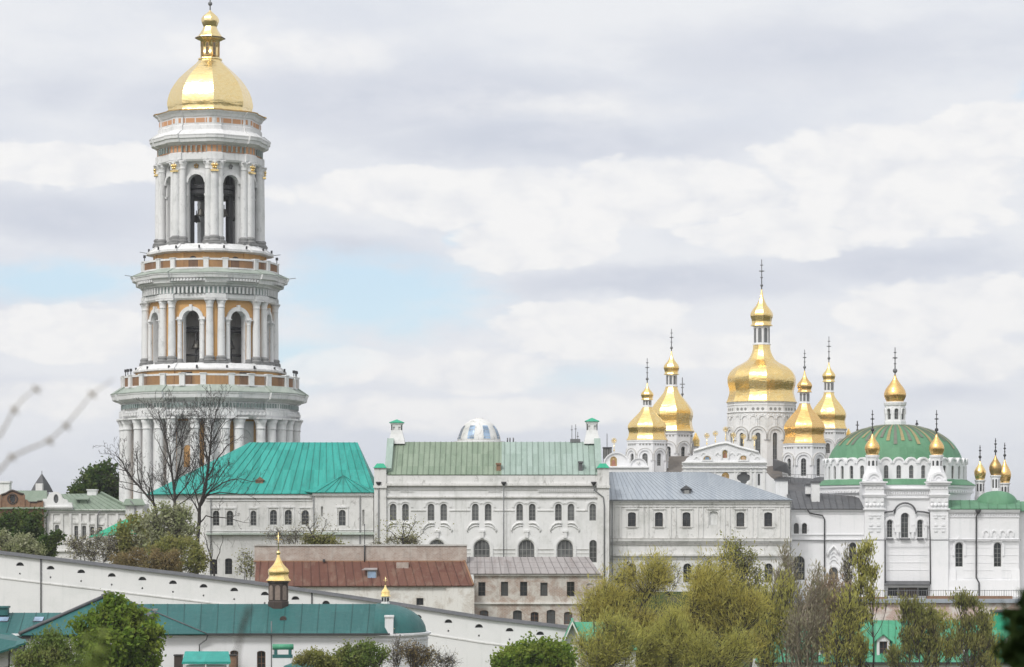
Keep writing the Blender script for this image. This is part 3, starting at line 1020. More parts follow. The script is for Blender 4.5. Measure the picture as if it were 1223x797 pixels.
def cross(parent, x, y, z0, zball, ztop, r=.085, mat='iron_grey', arms=True, ballr=None):
    mb = B()
    mb.tube([(x, y, z0 - .4), (x, y, ztop)], [r, r * .7], 6)
    br = ballr or r * 3.2
    mb.sphere((x, y, zball), br, 10)
    L = ztop - zball
    if arms:
        for f, w in ((.55, .10), (.78, .055), (.30, .05)):
            z = zball + L * f
            mb.box(x - L * w, x + L * w, y - r * .7, y + r * .7, z - r * .8, z + r * .8)
        mb.sphere((x, y, zball + L * .55), r * 1.9, 8)
    return mb.build('cross', mat, parent)


cross(tw, TX, TY, tz(12.8), tz(4.6), tz(-22), .10, 'iron_grey', ballr=.36)
# floodlights standing on the balustrades
for r, py, lst in ((103.5, 452, (-158, -163, -168, -12, -17, -22)), (79.5, 316, (-171, -9))):
    for a in lst:
        x, y = TX + math.cos(R(a)) * r * TS, TY + math.sin(R(a)) * r * TS
        mb = B()
        mb.tube([(x, y, tz(py)), (x, y, tz(py - 6))], .07, 6)
        mb.box(x - .2, x + .2, y - .25, y + .2, tz(py - 5), tz(py - 8.2))
        mb.build('floodlight', 'iron', tw)
mb = B()
for r, py, a in ((75, 305, -176), (75, 305, -4), (93, 333, -175), (93, 333, -5)):
    c_, s_ = math.cos(R(a)), math.sin(R(a))
    mb.tube([(TX + c_ * (r - 2) * TS, TY + s_ * r * TS, tz(py)), (TX + c_ * (r + 9) * TS, TY + s_ * (r + 9) * TS, tz(py - 1.5))], .05, 5)
mb.build('rain_spout', 'iron_grey', tw)
# small lamps on the ledges
for r, py in ((89.5, 444.5), (74, 303.5)):
    for i in range(16):
        a = R(-90 + 22.5 * i + 8)
        x, y = TX + math.cos(a) * r * TS, TY + math.sin(a) * r * TS
        mb = B()
        mb.box(x - .14, x + .14, y - .14, y + .14, tz(py), tz(py - 3.4))
        mb.build('ledge_lamp', 'iron', tw)

tw.rotation_euler = (0, 0, R(10.8))
# ================================================================ row of monastery buildings on the plateau
RY = 400.0
rs = RY / F
GB = -9.4


def wbox(mb, px0, px1, py0, py1, Y, y0, y1):
    """box measured on the photo at depth Y, running from depth y0 to y1"""
    mb.box(PX(px0, Y), PX(px1, Y), y0, y1, PZ(py1, Y), PZ(py0, Y))


def rect(px0, px1, py0, py1, Y):
    return [(PX(px0, Y), PZ(py1, Y)), (PX(px1, Y), PZ(py1, Y)), (PX(px1, Y), PZ(py0, Y)), (PX(px0, Y), PZ(py0, Y))]


def hole(pxc, py0, py1, wpx, Y, kind='round'):
    return arch_pts(PX(pxc, Y), PZ(py1, Y), PZ(py0, Y), wpx * Y / F, kind)


def win(parent, pxc, py0, py1, wpx, Y, kind='round', **kw):
    return window(parent, frame_at(0, Y), PX(pxc, Y), PZ(py1, Y), PZ(py0, Y), wpx * Y / F, kind, **kw)


# ---------------- building with the turquoise hipped roof
tb = thing('monastery_building', 'long white building under a bright turquoise hipped tin roof', 'building', (PX(320, RY), RY + 8, GB))
Y0 = RY
U = [(258, 610, 628, 8), (274.5, 610, 628, 8), (302.7, 610, 628, 7), (326.6, 609, 627, 8.5), (344.3, 609, 627, 8.5), (364.5, 609.5, 627, 9)]
Lw = [(255, 668, 686, 9), (273, 667, 686, 8.5)]
mb = B()
xl = PX(246, Y0)
mb.plate([(xl, GB), (PX(452, Y0), GB), (PX(452, Y0), PZ(590.5, Y0)), (xl, PZ(590.5, Y0))],
         [hole(x, a, b, w, Y0) for x, a, b, w in U] + [hole(x, a, b, w, Y0, 'seg') for x, a, b, w in Lw], .6, frame_at(0, Y0))
# body and the polygonal apse at its west end
mb.box(xl, PX(452, Y0), Y0 + .6, Y0 + 17, GB, PZ(590.6, Y0))
ap = [(PX(246, Y0), Y0 + .02), (PX(205, Y0), Y0 + 1.8), (PX(172, Y0), Y0 + 6.0), (PX(166, Y0), Y0 + 11), (PX(190, Y0), Y0 + 15.5), (PX(246, Y0), Y0 + 17)]
mb.prism([(x, y, GB) for x, y in ap], [(x, y, PZ(590.6, Y0)) for x, y in ap])
# bay on the right
by = Y0 - 1.6
bay_o = [(PX(373.5, by), Y0), (PX(380, by), by + .01), (PX(440, by), by + .01), (PX(446, by), Y0)]
bw = (408.7, 609, 628, 8.5)
mb.plate([(PX(373.5, by), GB), (PX(446, by), GB), (PX(446, by), PZ(588.5, by)), (PX(373.5, by), PZ(588.5, by))],
         [hole(bw[0], bw[1], bw[2], bw[3], by), hole(384.5, 605, 617, 2.6, by, 'flat'), hole(434, 609, 628, 2.6, by, 'flat')], .5, frame_at(0, by))
mb.box(PX(373.5, by), PX(446, by), by + .5, Y0 + .3, GB, PZ(588.6, by))
mb.build('wall', 'white_old', tb)
for x, a, b, w in U:
    win(tb, x, a, b, w, Y0, 'round', frame='frame_grey', nz=4)
for x, a, b, w in Lw:
    win(tb, x, a, b, w, Y0, 'seg', frame='frame_dark', nz=4)
win(tb, *bw, by, 'round', frame='frame_grey', nz=3)
mb = B()   # mouldings
for pa, pb_, y_, py0, py1, pr in ((246, 373, Y0, 590.5, 595, .35), (246, 373, Y0, 597.5, 598.6, .12), (246, 452, Y0, 633.5, 634.6, .1),
                                  (373.2, 446.3, by, 588.5, 592, .3), (373.5, 446, by, 632.5, 633.5, .1)):
    mb.box(PX(pa, y_), PX(pb_, y_), y_ - pr, y_ + .1, PZ(py1, y_), PZ(py0, y_))
for x, a, b, w in U + [bw]:
    y_ = by if x > 373 else Y0
    mb.box(PX(x - w * .9, y_), PX(x + w * .9, y_), y_ - .16, y_ + .05, PZ(a - 2.4, y_), PZ(a - 4.2, y_))
    for s in (-1, 1):
        mb.box(PX(x + s * w * .78 - .7, y_), PX(x + s * w * .78 + .7, y_), y_ - .1, y_ + .05, PZ(b, y_), PZ(a - 3, y_))
mb.build('moulding', 'white', tb)
mb = B()
mb.slab([(PX(246, Y0), Y0 - .7, PZ(638.5, Y0)), (PX(450, Y0), Y0 - .7, PZ(638.5, Y0)), (PX(450, Y0), Y0 + .2, PZ(636.0, Y0)), (PX(246, Y0), Y0 + .2, PZ(636.0, Y0))], .08)
mb.slab([(PX(372, by), by - .6, PZ(638.5, by)), (PX(448, by), by - .6, PZ(638.5, by)), (PX(446, by), by + .1, PZ(635, by)), (PX(374, by), by + .1, PZ(635, by))], .08)
mb.build('ledge_flashing', 'green_copper', tb)
# roof: front slope, east hip, three-sided west hip
ze = PZ(590.0, Y0) + .02
yr = Y0 + 8.5
zr = PZ(528.5, yr)
e0, e1 = Vector((PX(244, Y0 - .6), Y0 - .6, ze)), Vector((PX(449.5, Y0 - .6), Y0 - .6, ze))
r0, r1 = Vector((PX(298, yr), yr, zr)), Vector((PX(427, yr), yr, zr))
b1, b0 = Vector((PX(449.5, Y0 - .6), Y0 + 17.6, ze)), Vector((PX(244, Y0), Y0 + 17.6, ze))
w_ = [Vector((PX(203, Y0), Y0 + .9, ze)), Vector((PX(169, Y0), Y0 + 5.6, ze)), Vector((PX(163, Y0), Y0 + 11.2, ze)), Vector((PX(188, Y0), Y0 + 16.1, ze))]
kn = Vector((PX(229, Y0 + 7), Y0 + 7.2, PZ(563, Y0 + 7)))
mb = B()
for q in ([e0, e1, r1, r0], [e1, b1, r1], [b1, b0, r0, r1], [w_[0], e0, r0], [w_[1], w_[0], r0, kn], [w_[2], w_[1], kn], [w_[3], w_[2], kn, r0], [b0, w_[3], r0]):
    mb.slab(q, .12)
seams(mb, e0, e1, r1, r0, 1.25)
mb.build('roof', 'roof_teal', tb)
mb = B()
b_e0, b_e1 = P(372, 588, by - .6), P(447.5, 588, by - .6)
apx = Vector((PX(410, Y0 + 2.6), Y0 + 2.6, PZ(568, Y0 + 2.6)))
b_b0, b_b1 = Vector((PX(356, Y0 + 1), Y0 + 1.6, PZ(586, Y0 + 1))), Vector((PX(449, Y0), Y0 + 1.2, PZ(586, Y0)))
for q in ([b_e0, b_e1, apx], [b_b0, b_e0, apx], [b_e1, b_b1, apx]):
    mb.slab(q, .1)
seams(mb, b_e0, b_e1, apx, apx.lerp(b_e0, .02), 1.3)
mb.build('bay_roof', 'roof_teal', tb)
mb = B()
vy = Y0 + 2.2
mb.box(PX(306, vy), PX(315, vy), vy - 1, vy + 2, PZ(579.5, vy), PZ(573.5, vy))
mb.prism([P(304.5, 574, vy - 1.1), P(316.5, 574, vy - 1.1), P(310.5, 569.5, vy - 1.1)], [P(304.5, 574, vy + 2), P(316.5, 574, vy + 2), P(310.5, 569.5, vy + 2)])
mb.build('dormer', 'brick_brown', tb)
pipe(tb, [(PX(374.5, by), by - .2, PZ(592, by)), (PX(375, by), by - .2, PZ(640, by)), (PX(375, by), by - .2, GB)])
pipe(tb, [(PX(430, by), by - .2, PZ(592, by)), (PX(430, by), by - .2, GB)])
pipe(tb, [(PX(252, Y0), Y0 - .2, PZ(592, Y0)), (PX(252, Y0), Y0 - .2, GB)])

# ---------------- church-like building with moss green gabled roof and corner turrets
cb = thing('monastery_church', 'white building with moss green gabled roof between two chimney turrets', 'church', (PX(588, RY), RY + 9, GB))
Y1 = RY - 2
CU = [469.5, 484.3, 514.8, 530, 567.7, 583, 620.7, 635.7, 667, 682, 708]
CL = [(522, 19), (575.6, 19), (628.8, 19), (675, 19)]
mb = B()
mb.plate([(PX(450, Y1), GB), (PX(727, Y1), GB), (PX(727, Y1), PZ(567.5, Y1)), (PX(450, Y1), PZ(567.5, Y1))],
         [hole(x, 601.7, 622, 8, Y1) for x in CU] + [hole(x, 645, 670, w, Y1) for x, w in CL] + [hole(708.4, 645, 672, 9, Y1)], .7, frame_at(0, Y1))
mb.box(PX(450, Y1), PX(727, Y1), Y1 + .7, Y1 + 18.5, GB, PZ(567.6, Y1))
# end gables rising above the roof
yr = Y1 + 9
for pa, pb_, out in ((461.5, 466, -1), (713, 717, 1)):
    xs2 = (PX(pa, Y1), PX(pb_, Y1))
    pr = [(Y1 + .4, PZ(567.7, Y1)), (yr - 1.0, PZ(527.5, yr)), (yr + 1.0, PZ(527.5, yr)), (Y1 + 18, PZ(567.7, Y1))]
    mb.prism([(xs2[0], y, z) for y, z in pr], [(xs2[1], y, z) for y, z in pr])
mb.build('wall', 'white', cb)
for x in CU:
    win(cb, x, 601.7, 622, 8, Y1, 'round', frame='frame_grey', glass='glass_grey', nx=2, nz=4)
for x, w in CL:
    win(cb, x, 645, 670, w, Y1, 'round', frame='frame_grey', glass='glass_grey', nx=4, nz=3, bar=.07)
win(cb, 708.4, 645, 672, 9, Y1, 'round', frame='frame_grey', nx=2, nz=4)
fm = frame_at(0, Y1)
for i in range(0, 10, 2):
    mb = B()
    xa, xb = PX(CU[i], Y1), PX(CU[i + 1], Y1)
    for x in (xa, xb):
        arc_band(mb, fm, x, PZ(606.2, Y1), 6.6 * rs, 9.0 * rs, .12, n=10, a0=0 if x == xb else 35, a1=145 if x == xb else 180)
        s = 1 if x == xb else -1   # carved scroll below each window
        mb.tube([(x + s * q * rs, Y1 - .08, PZ(622 + d, Y1)) for q, d in ((-4, 3.5), (0, 2.6), (4, 3.4), (7.5, 6.5), (10, 11), (9.0, 13.5))], [.12, .15, .15, .13, .12, .08], 5)
        mb.tube([(x + s * q * rs, Y1 - .05, PZ(622 + d, Y1)) for q, d in ((-4, 6.5), (0, 6.2), (4.5, 7.6), (8, 11))], [.07, .08, .08, .06], 5)
    mb.build('window_hood', 'white', cb)
mb = B()
arc_band(mb, fm, PX(708, Y1), PZ(606.2, Y1), 6.6 * rs, 9 * rs, .16, n=10, leg=.4)
mb.build('window_hood', 'white', cb)
for x, w in CL:
    mb = B()
    arc_band(mb, fm, PX(x, Y1), PZ(654.5, Y1), 10.6 * rs, 13.2 * rs, .16, n=14, leg=1.8)
    mb.box(PX(x - 2, Y1), PX(x + 2, Y1), Y1 - .3, Y1 + .05, PZ(642.5, Y1), PZ(634, Y1))
    mb.box(PX(x - 3, Y1), PX(x + 3, Y1), Y1 - .36, Y1 + .05, PZ(635.6, Y1), PZ(633.4, Y1))
    mb.build('arch_moulding', 'white', cb)
mb = B()
for i in range(64):     # corbel table
    x = PX(643 + i * 1.15, Y1) if i < 60 else None
    if x and i % 2 == 0:
        mb.box(x, x + .16, Y1 - .24, Y1 + .05, PZ(587.6, Y1), PZ(584.6, Y1))
for x0 in (480, 585):
    for i in range(4):
        arc_band(mb, fm, PX(x0 + i * 4, Y1), PZ(588, Y1), 1.2 * rs, 1.8 * rs, .14, n=6)
mb.build('corbel_table', 'white', cb)
mb = B()
for py0, py1, pr in ((568.2, 577.5, .22), (577.5, 580, .5), (584, 585, .16), (592.6, 594, .22), (609.4, 610.4, .12)):
    for pa, pb_ in (((447, 727),) if py0 < 605 else ((452, 463), (490.5, 508.5), (536.5, 561.5), (589, 614.5), (641.8, 661), (688, 702), (714, 727))):
        mb.box(PX(pa, Y1), PX(pb_, Y1), Y1 - pr, Y1 + .1, PZ(py1, Y1), PZ(py0, Y1))
mb.build('cornice', 'white_old', cb)
mb = B()
for pa, pb_ in ((447, 512), (532.5, 565.5), (586, 618.7), (639, 665), (685, 703.5), (713.2, 727)):
    mb.box(PX(pa, Y1), PX(pb_, Y1), Y1 - .1, Y1 + .1, PZ(656.6, Y1), PZ(656, Y1))
    mb.box(PX(pa, Y1), PX(pb_, Y1), Y1 - .06, Y1 + .1, PZ(661.6, Y1), PZ(661.1, Y1))
mb.box(PX(447, Y1), PX(727.5, Y1), Y1 - .56, Y1 - .1, PZ(580.6, Y1), PZ(579.9, Y1))
mb.box(PX(447, Y1), PX(727.5, Y1), Y1 - .3, Y1 - .1, PZ(594.8, Y1), PZ(594, Y1))
mb.build('string_course', 'trim_grey', cb)
for pa, pb_ in ((447, 461.5), (713.5, 727.6)):   # corner pilasters with blocky heads
    mb = B()
    wbox(mb, pa, pb_, 559, 800, Y1, Y1 - .45, Y1 + 2)
    wbox(mb, pa - 1, pb_ + .9, 580, 583, Y1, Y1 - .7, Y1 + 2)
    mb.build('pilaster', 'white_old', cb)
for pa, pb_ in ((446, 462), (712.5, 728)):
    mb = B()
    xm = (PX(pa, Y1) + PX(pb_, Y1)) / 2
    x0, x1 = PX(pa, Y1), PX(pb_, Y1)
    z0 = PZ(559, Y1)
    mb.prism([(x0, Y1 - .7, z0), (x1, Y1 - .7, z0), (x1, Y1 + 2.2, z0), (x0, Y1 + 2.2, z0)],
             [(x0 + .5, Y1 + .3, z0 + .65), (x1 - .5, Y1 + .3, z0 + .65), (x1 - .5, Y1 + 1.2, z0 + .65), (x0 + .5, Y1 + 1.2, z0 + .65)])
    mb.build('pilaster_cap', 'roof_emerald', cb)
ze = PZ(567.3, Y1) + .05
zr = PZ(528, yr)
for pa, pb_, mt in ((463, 599, 'roof_church_l'), (599, 714.5, 'roof_church_r')):
    mb = B()
    a_, b_ = Vector((PX(pa, Y1), Y1 - .3, ze)), Vector((PX(pb_, Y1), Y1 - .3, ze))
    xr0 = a_.x + (0.5 if pa == 463 else 0)
    d_, c_ = Vector((a_.x, yr, zr)), Vector((b_.x, yr, zr))
    mb.slab([a_, b_, c_, d_], .12)
    mb.slab([Vector((b_.x, Y1 + 18.3, ze)), Vector((a_.x, Y1 + 18.3, ze)), d_, c_], .12)
    seams(mb, a_, b_, c_, d_, .78, h=.07)
    mb.build('roof', mt, cb)
for px0, px1, s in ((459.5, 467.5, 1), (711.5, 719, -1)):
    mb = B()   # sloping coping of an end gable
    xa, xb = PX(px0, Y1), PX(px1, Y1)
    for y0_, y1_ in ((Y1 + .1, yr - 1.2), (Y1 + 18.2, yr + 1.2)):
        mb.slab([(xa, y0_, ze + .9), (xb, y0_, ze + .9), (xb, y1_, zr + .5), (xa, y1_, zr + .5)], .75)
    mb.build('gable_coping', 'roof_church_r', cb)
for pxc, w, ptop, pbody in ((474, 17.4, 501, 505.5), (707, 17.2, 499, 504)):
    mb = B()
    y_ = yr
    hw = w / 2 * y_ / F
    x = PX(pxc, y_)
    s = y_ / F
    ph = 45
    mb.lathe(x, y_, [(hw * 1.62, zr - .3), (hw * 1.5, zr + .25), (hw * 1.18, zr + 1.1), (hw * 1.05, zr + 1.7)], 4, phase=ph, smooth=False)
    hh = hw * 1.05 / math.sqrt(2)
    zb, zt = zr + 1.7, PZ(pbody, y_)
    for a in (-90, 0, 90, 180):
        m = facet_m(x, y_, a, hh)
        mb.plate([(-hh, zb), (hh, zb), (hh, zt), (-hh, zt)], [[(q - .16, zt - 1.15), (q + .16, zt - 1.15), (q + .16, zt - .55), (q - .16, zt - .55)] for q in (-.42, .42)], .15, m)
    mb.box(x - hh + .2, x + hh - .2, y_ - hh + .2, y_ + hh - .2, zb, zt - .1)
    mb.lathe(x, y_, [(hw * 1.12, zt - .26), (hw * 1.25, zt - .05), (hw * 1.25, zt)], 4, phase=ph, smooth=False)
    mb.lathe(x, y_, [(hw * 1.1, zb + .9), (hw * 1.18, zb + 1.0), (hw * 1.1, zb + 1.1)], 4, phase=ph, smooth=False)
    t_ = mb.build('chimney_turret', 'white', cb)
    mb = B()
    mb.lathe(x, y_, [(hw * 1.42, zt + .01), (hw * 1.42, zt + .1), (.0, PZ(ptop, y_))], 4, phase=ph, smooth=False)
    mb.build('turret_roof', 'roof_emerald', t_)
for pxc, py0, py1, w, mt in ((595.4, 554.5, 567, 5, 'brick_brown'), (693.4, 552.5, 566, 4.6, 'roof_dark')):
    mb = B()
    y_ = Y1 + 1.2
    wbox(mb, pxc - w / 2, pxc + w / 2, py0, py1, y_, y_ - .5, y_ + .7)
    wbox(mb, pxc - w / 2 - .8, pxc + w / 2 + .8, py0 - 1.3, py0 + .8, y_, y_ - .65, y_ + .85)
    mb.build('roof_vent', mt, cb)
for pts in (((601.7, 576), (601.7, 800)), ((452.4, 583), (452.4, 800)), ((709, 578), (710, 586), (720.5, 594), (721.5, 605), (721.5, 800))):
    pp = [(PX(a, Y1), Y1 - .62, PZ(min(b, 706), Y1)) for a, b in pts]
    pipe(cb, pp, .085)
mb = B()
for pxc in (452.4, 601.7, 709):
    x = PX(pxc, Y1)
    mb.lathe(x, Y1 - .62, [(.15, PZ(580, Y1)), (.38, PZ(577, Y1)), (.4, PZ(575.6, Y1))], 8)
mb.build('rain_hopper', 'iron', cb)
# antennas on the ridge
mb = B()
wbox(mb, 681, 693, 524.5, 528.4, yr, yr - .3, yr + .3)
for px, top in ((683, 508), (687.5, 507), (690, 516)):
    mb.tube([P(px, 528, yr), P(px, top, yr)], .05, 5)
    mb.box(PX(px - 1.2, yr), PX(px + 1.2, yr), yr - .04, yr + .04, PZ(top + 6, yr), PZ(top + 5, yr))
mb.build('antenna', 'iron_grey', cb)

# ---------------- building with blue-grey roof
bb = thing('monastery_building', 'two-storey white building with low blue-grey hipped roof', 'building', (PX(837, RY), RY + 7, GB))
Y2 = RY + .5
BU = [754.7, 787, 819.9, 884.3, 917.5]
BL = [755, 788, 821, 885.6, 918]
mb = B()
mb.plate([(PX(728.6, Y2), GB), (PX(945, Y2), GB), (PX(945, Y2), PZ(597, Y2)), (PX(728.6, Y2), PZ(597, Y2))],
         [hole(x, 612, 629, 9.5, Y2, 'seg') for x in BU] + [hole(x, 673, 696, 10, Y2) for x in BL] + [hole(852.3, 611, 627, 10, Y2, 'seg')], .65, frame_at(0, Y2))
mb.box(PX(728.6, Y2), PX(945, Y2), Y2 + .65, Y2 + 14, GB, PZ(597.1, Y2))
mb.build('wall', 'white_old', bb)
for x in BU:
    win(bb, x, 612, 629, 9.5, Y2, 'seg', frame='frame_dark', nz=2)
for x in BL:
    win(bb, x, 673, 696, 10, Y2, 'round', frame='frame_grey', nz=4)
mb = B()
mb.plate([(p, q) for p, q in hole(852.3, 611.2, 626.8, 9.8, Y2, 'seg')], [], .1, frame_at(0, Y2 + .3))
mb.build('blind_window', 'white', bb)
mb = B()
for px in (738, 771, 803.5, 836, 868, 901, 934):     # lesenes
    for d in (-3.6, 2.2):
        wbox(mb, px + d, px + d + 1.6, 606, 642, Y2, Y2 - .14, Y2 + .1)
for px in BU + [852.3]:
    for s in (-1, 1):
        wbox(mb, px + s * 7.2 - .7, px + s * 7.2 + .7, 608.5, 630, Y2, Y2 - .1, Y2 + .1)
    wbox(mb, px - 8, px + 8, 607, 608.6, Y2, Y2 - .18, Y2 + .1)
for a, b, pr in ((597, 600, .42), (600, 602.2, .22), (604.6, 605.6, .14), (644, 646.2, .45), (646.2, 648, .3), (661.6, 664, .34)):
    wbox(mb, 728.8, 945.4, a, b, Y2, Y2 - pr, Y2 + .1)
mb.build('moulding', 'white_old', bb)
mb = B()
for a, b, pr in ((643.0, 643.9, .5), (650, 650.7, .2), (663.6, 664.5, .4), (668, 668.6, .1)):
    wbox(mb, 728.8, 945.4, a, b, Y2, Y2 - pr, Y2 + .1)
for px in BU:
    wbox(mb, px - 5.6, px + 5.6, 629.2, 630.4, Y2, Y2 - .2, Y2 + .1)
mb.build('string_course', 'trim_grey', bb)
mb = B()
zr_y = Y2 + 7
zr = PZ(564, zr_y)
ze = PZ(596.8, Y2 - .5)
a_, b_ = Vector((PX(727.6, Y2 - .5), Y2 - .5, ze)), Vector((PX(946.5, Y2 - .5), Y2 - .5, ze))
d_, c_ = Vector((PX(727.6, Y2 - .5), zr_y, zr)), Vector((PX(847, zr_y), zr_y, zr))
e_, f_ = Vector((PX(946.5, Y2 - .5), Y2 + 14.5, ze)), Vector((PX(727.6, Y2 - .5), Y2 + 14.5, ze))
for q in ([a_, b_, c_, d_], [b_, e_, c_], [e_, f_, d_, c_]):
    mb.slab(q, .1)
seams(mb, a_, b_, c_, d_, .75, h=.04, w=.04)
mb.build('roof', 'roof_blue', bb)
mb = B()
mb.box(a_.x, b_.x, Y2 - .56, Y2 - .4, ze - .22, ze - .1)
mb.build('gutter', 'iron_grey', bb)
vy = Y2 + 2
mb = B()
wbox(mb, 815, 824.5, 584, 592, vy, vy - .9, vy + 2)
mb.prism([P(812.5, 584.4, vy - 1.1), P(826.5, 584.4, vy - 1.1), P(819.3, 579.6, vy - 1.1)], [P(812.5, 584.4, vy + 2.5), P(826.5, 584.4, vy + 2.5), P(819.3, 579.6, vy + 2.5)])
dm = mb.build('dormer', 'roof_dark', bb)
mb = B()
wbox(mb, 817, 822.5, 585.5, 591, vy, vy - .96, vy - .88)
mb.build('shutter', 'frame_grey', dm)
pipe(bb, [(PX(944, Y2), Y2 - .3, PZ(598, Y2)), (PX(944, Y2), Y2 - .3, GB)])
pipe(bb, [(PX(731, Y2), Y2 - .5, PZ(598, Y2)), (PX(731, Y2), Y2 - .5, GB)])

# ---------------- white dome with glass panels behind the green roof
Yg = 442.0
gx = PX(572.2, Yg)
gd = thing('exhibition_hall', 'low white hall with glazed dome showing behind the green roof ridge', 'hall', (gx, Yg, -9.2))
gs = Yg / F
mb = B()
mb.lathe(gx, Yg, [(30 * gs, -9.2), (30 * gs, PZ(527.5, Yg)), (22 * gs, PZ(526.4, Yg))], 24, smooth=False)
mb.build('wall', 'white', gd)
mb = B()
mb.lathe(gx, Yg, [(26 * gs, PZ(528, Yg)), (25.2 * gs, PZ(522, Yg)), (22.3 * gs, PZ(514, Yg)), (17.5 * gs, PZ(507, Yg)), (10.5 * gs, PZ(502, Yg)), (5 * gs, PZ(500.4, Yg)), (5 * gs, PZ(499.4, Yg)), (0, PZ(499.2, Yg))], 32)
dm = mb.build('dome', 'white_old', gd)
for i in range(8):
    a0 = -90 + 45 * i + 13
    mb = B()
    prof = [(25.7, 525), (25.2, 522), (22.4, 514), (18.8, 508.6)]
    for j in range(3):
        for q in range(3):
            a, b = R(a0 + q * 6.5), R(a0 + q * 6.5 + 6)
            pts = []
            for (r_, py), an in ((prof[j], a), (prof[j], b), (prof[j + 1], b), (prof[j + 1], a)):
                rr = (r_ + .25) * gs
                pts.append((gx + math.cos(an) * rr, Yg + math.sin(an) * rr, PZ(py - (.25 if py == prof[j][1] else -.25), Yg)))
            mb.poly(pts)
    mb.build('dome_glazing', 'glass_blue', dm)
mb = B()
for px in (547, 551, 606, 609, 613):
    mb.tube([P(px, 529, Yg), P(px, 523, Yg)], .12, 5)
mb.build('roof_vent', 'iron_grey', gd)
# ================================================================ cathedral with gilded domes
KY = 480.0
ka = thing('cathedral', 'white baroque cathedral carrying a cluster of large gilded pear domes', 'cathedral', (PX(875, KY), KY, -9.2))
DPROF = [(1.0, 0), (.985, .01), (.93, .06), (.89, .14), (.872, .215), (.888, .275), (.922, .335), (.930, .40), (.905, .455), (.862, .505), (.765, .58), (.615, .68), (.455, .78), (.345, .855), (.285, .925), (.25, 1.0)]
DMAIN = [(1.0, 0), (.985, .01), (.955, .05), (.925, .11), (.902, .17), (.910, .235), (.938, .29), (.955, .35), (.955, .41), (.938, .46), (.90, .505), (.845, .55), (.783, .585), (.717, .615), (.63, .645), (.53, .675), (.44, .708), (.375, .74), (.315, .80), (.27, .86), (.245, .92), (.232, 1.0)]
CPROF = [(1.0, 0), (.98, .012), (.84, .06), (.88, .13), (.90, .18), (.98, .24), (1.0, .29), (.97, .35), (.78, .45), (.51, .55), (.31, .66), (.16, .78), (.045, 1.0)]


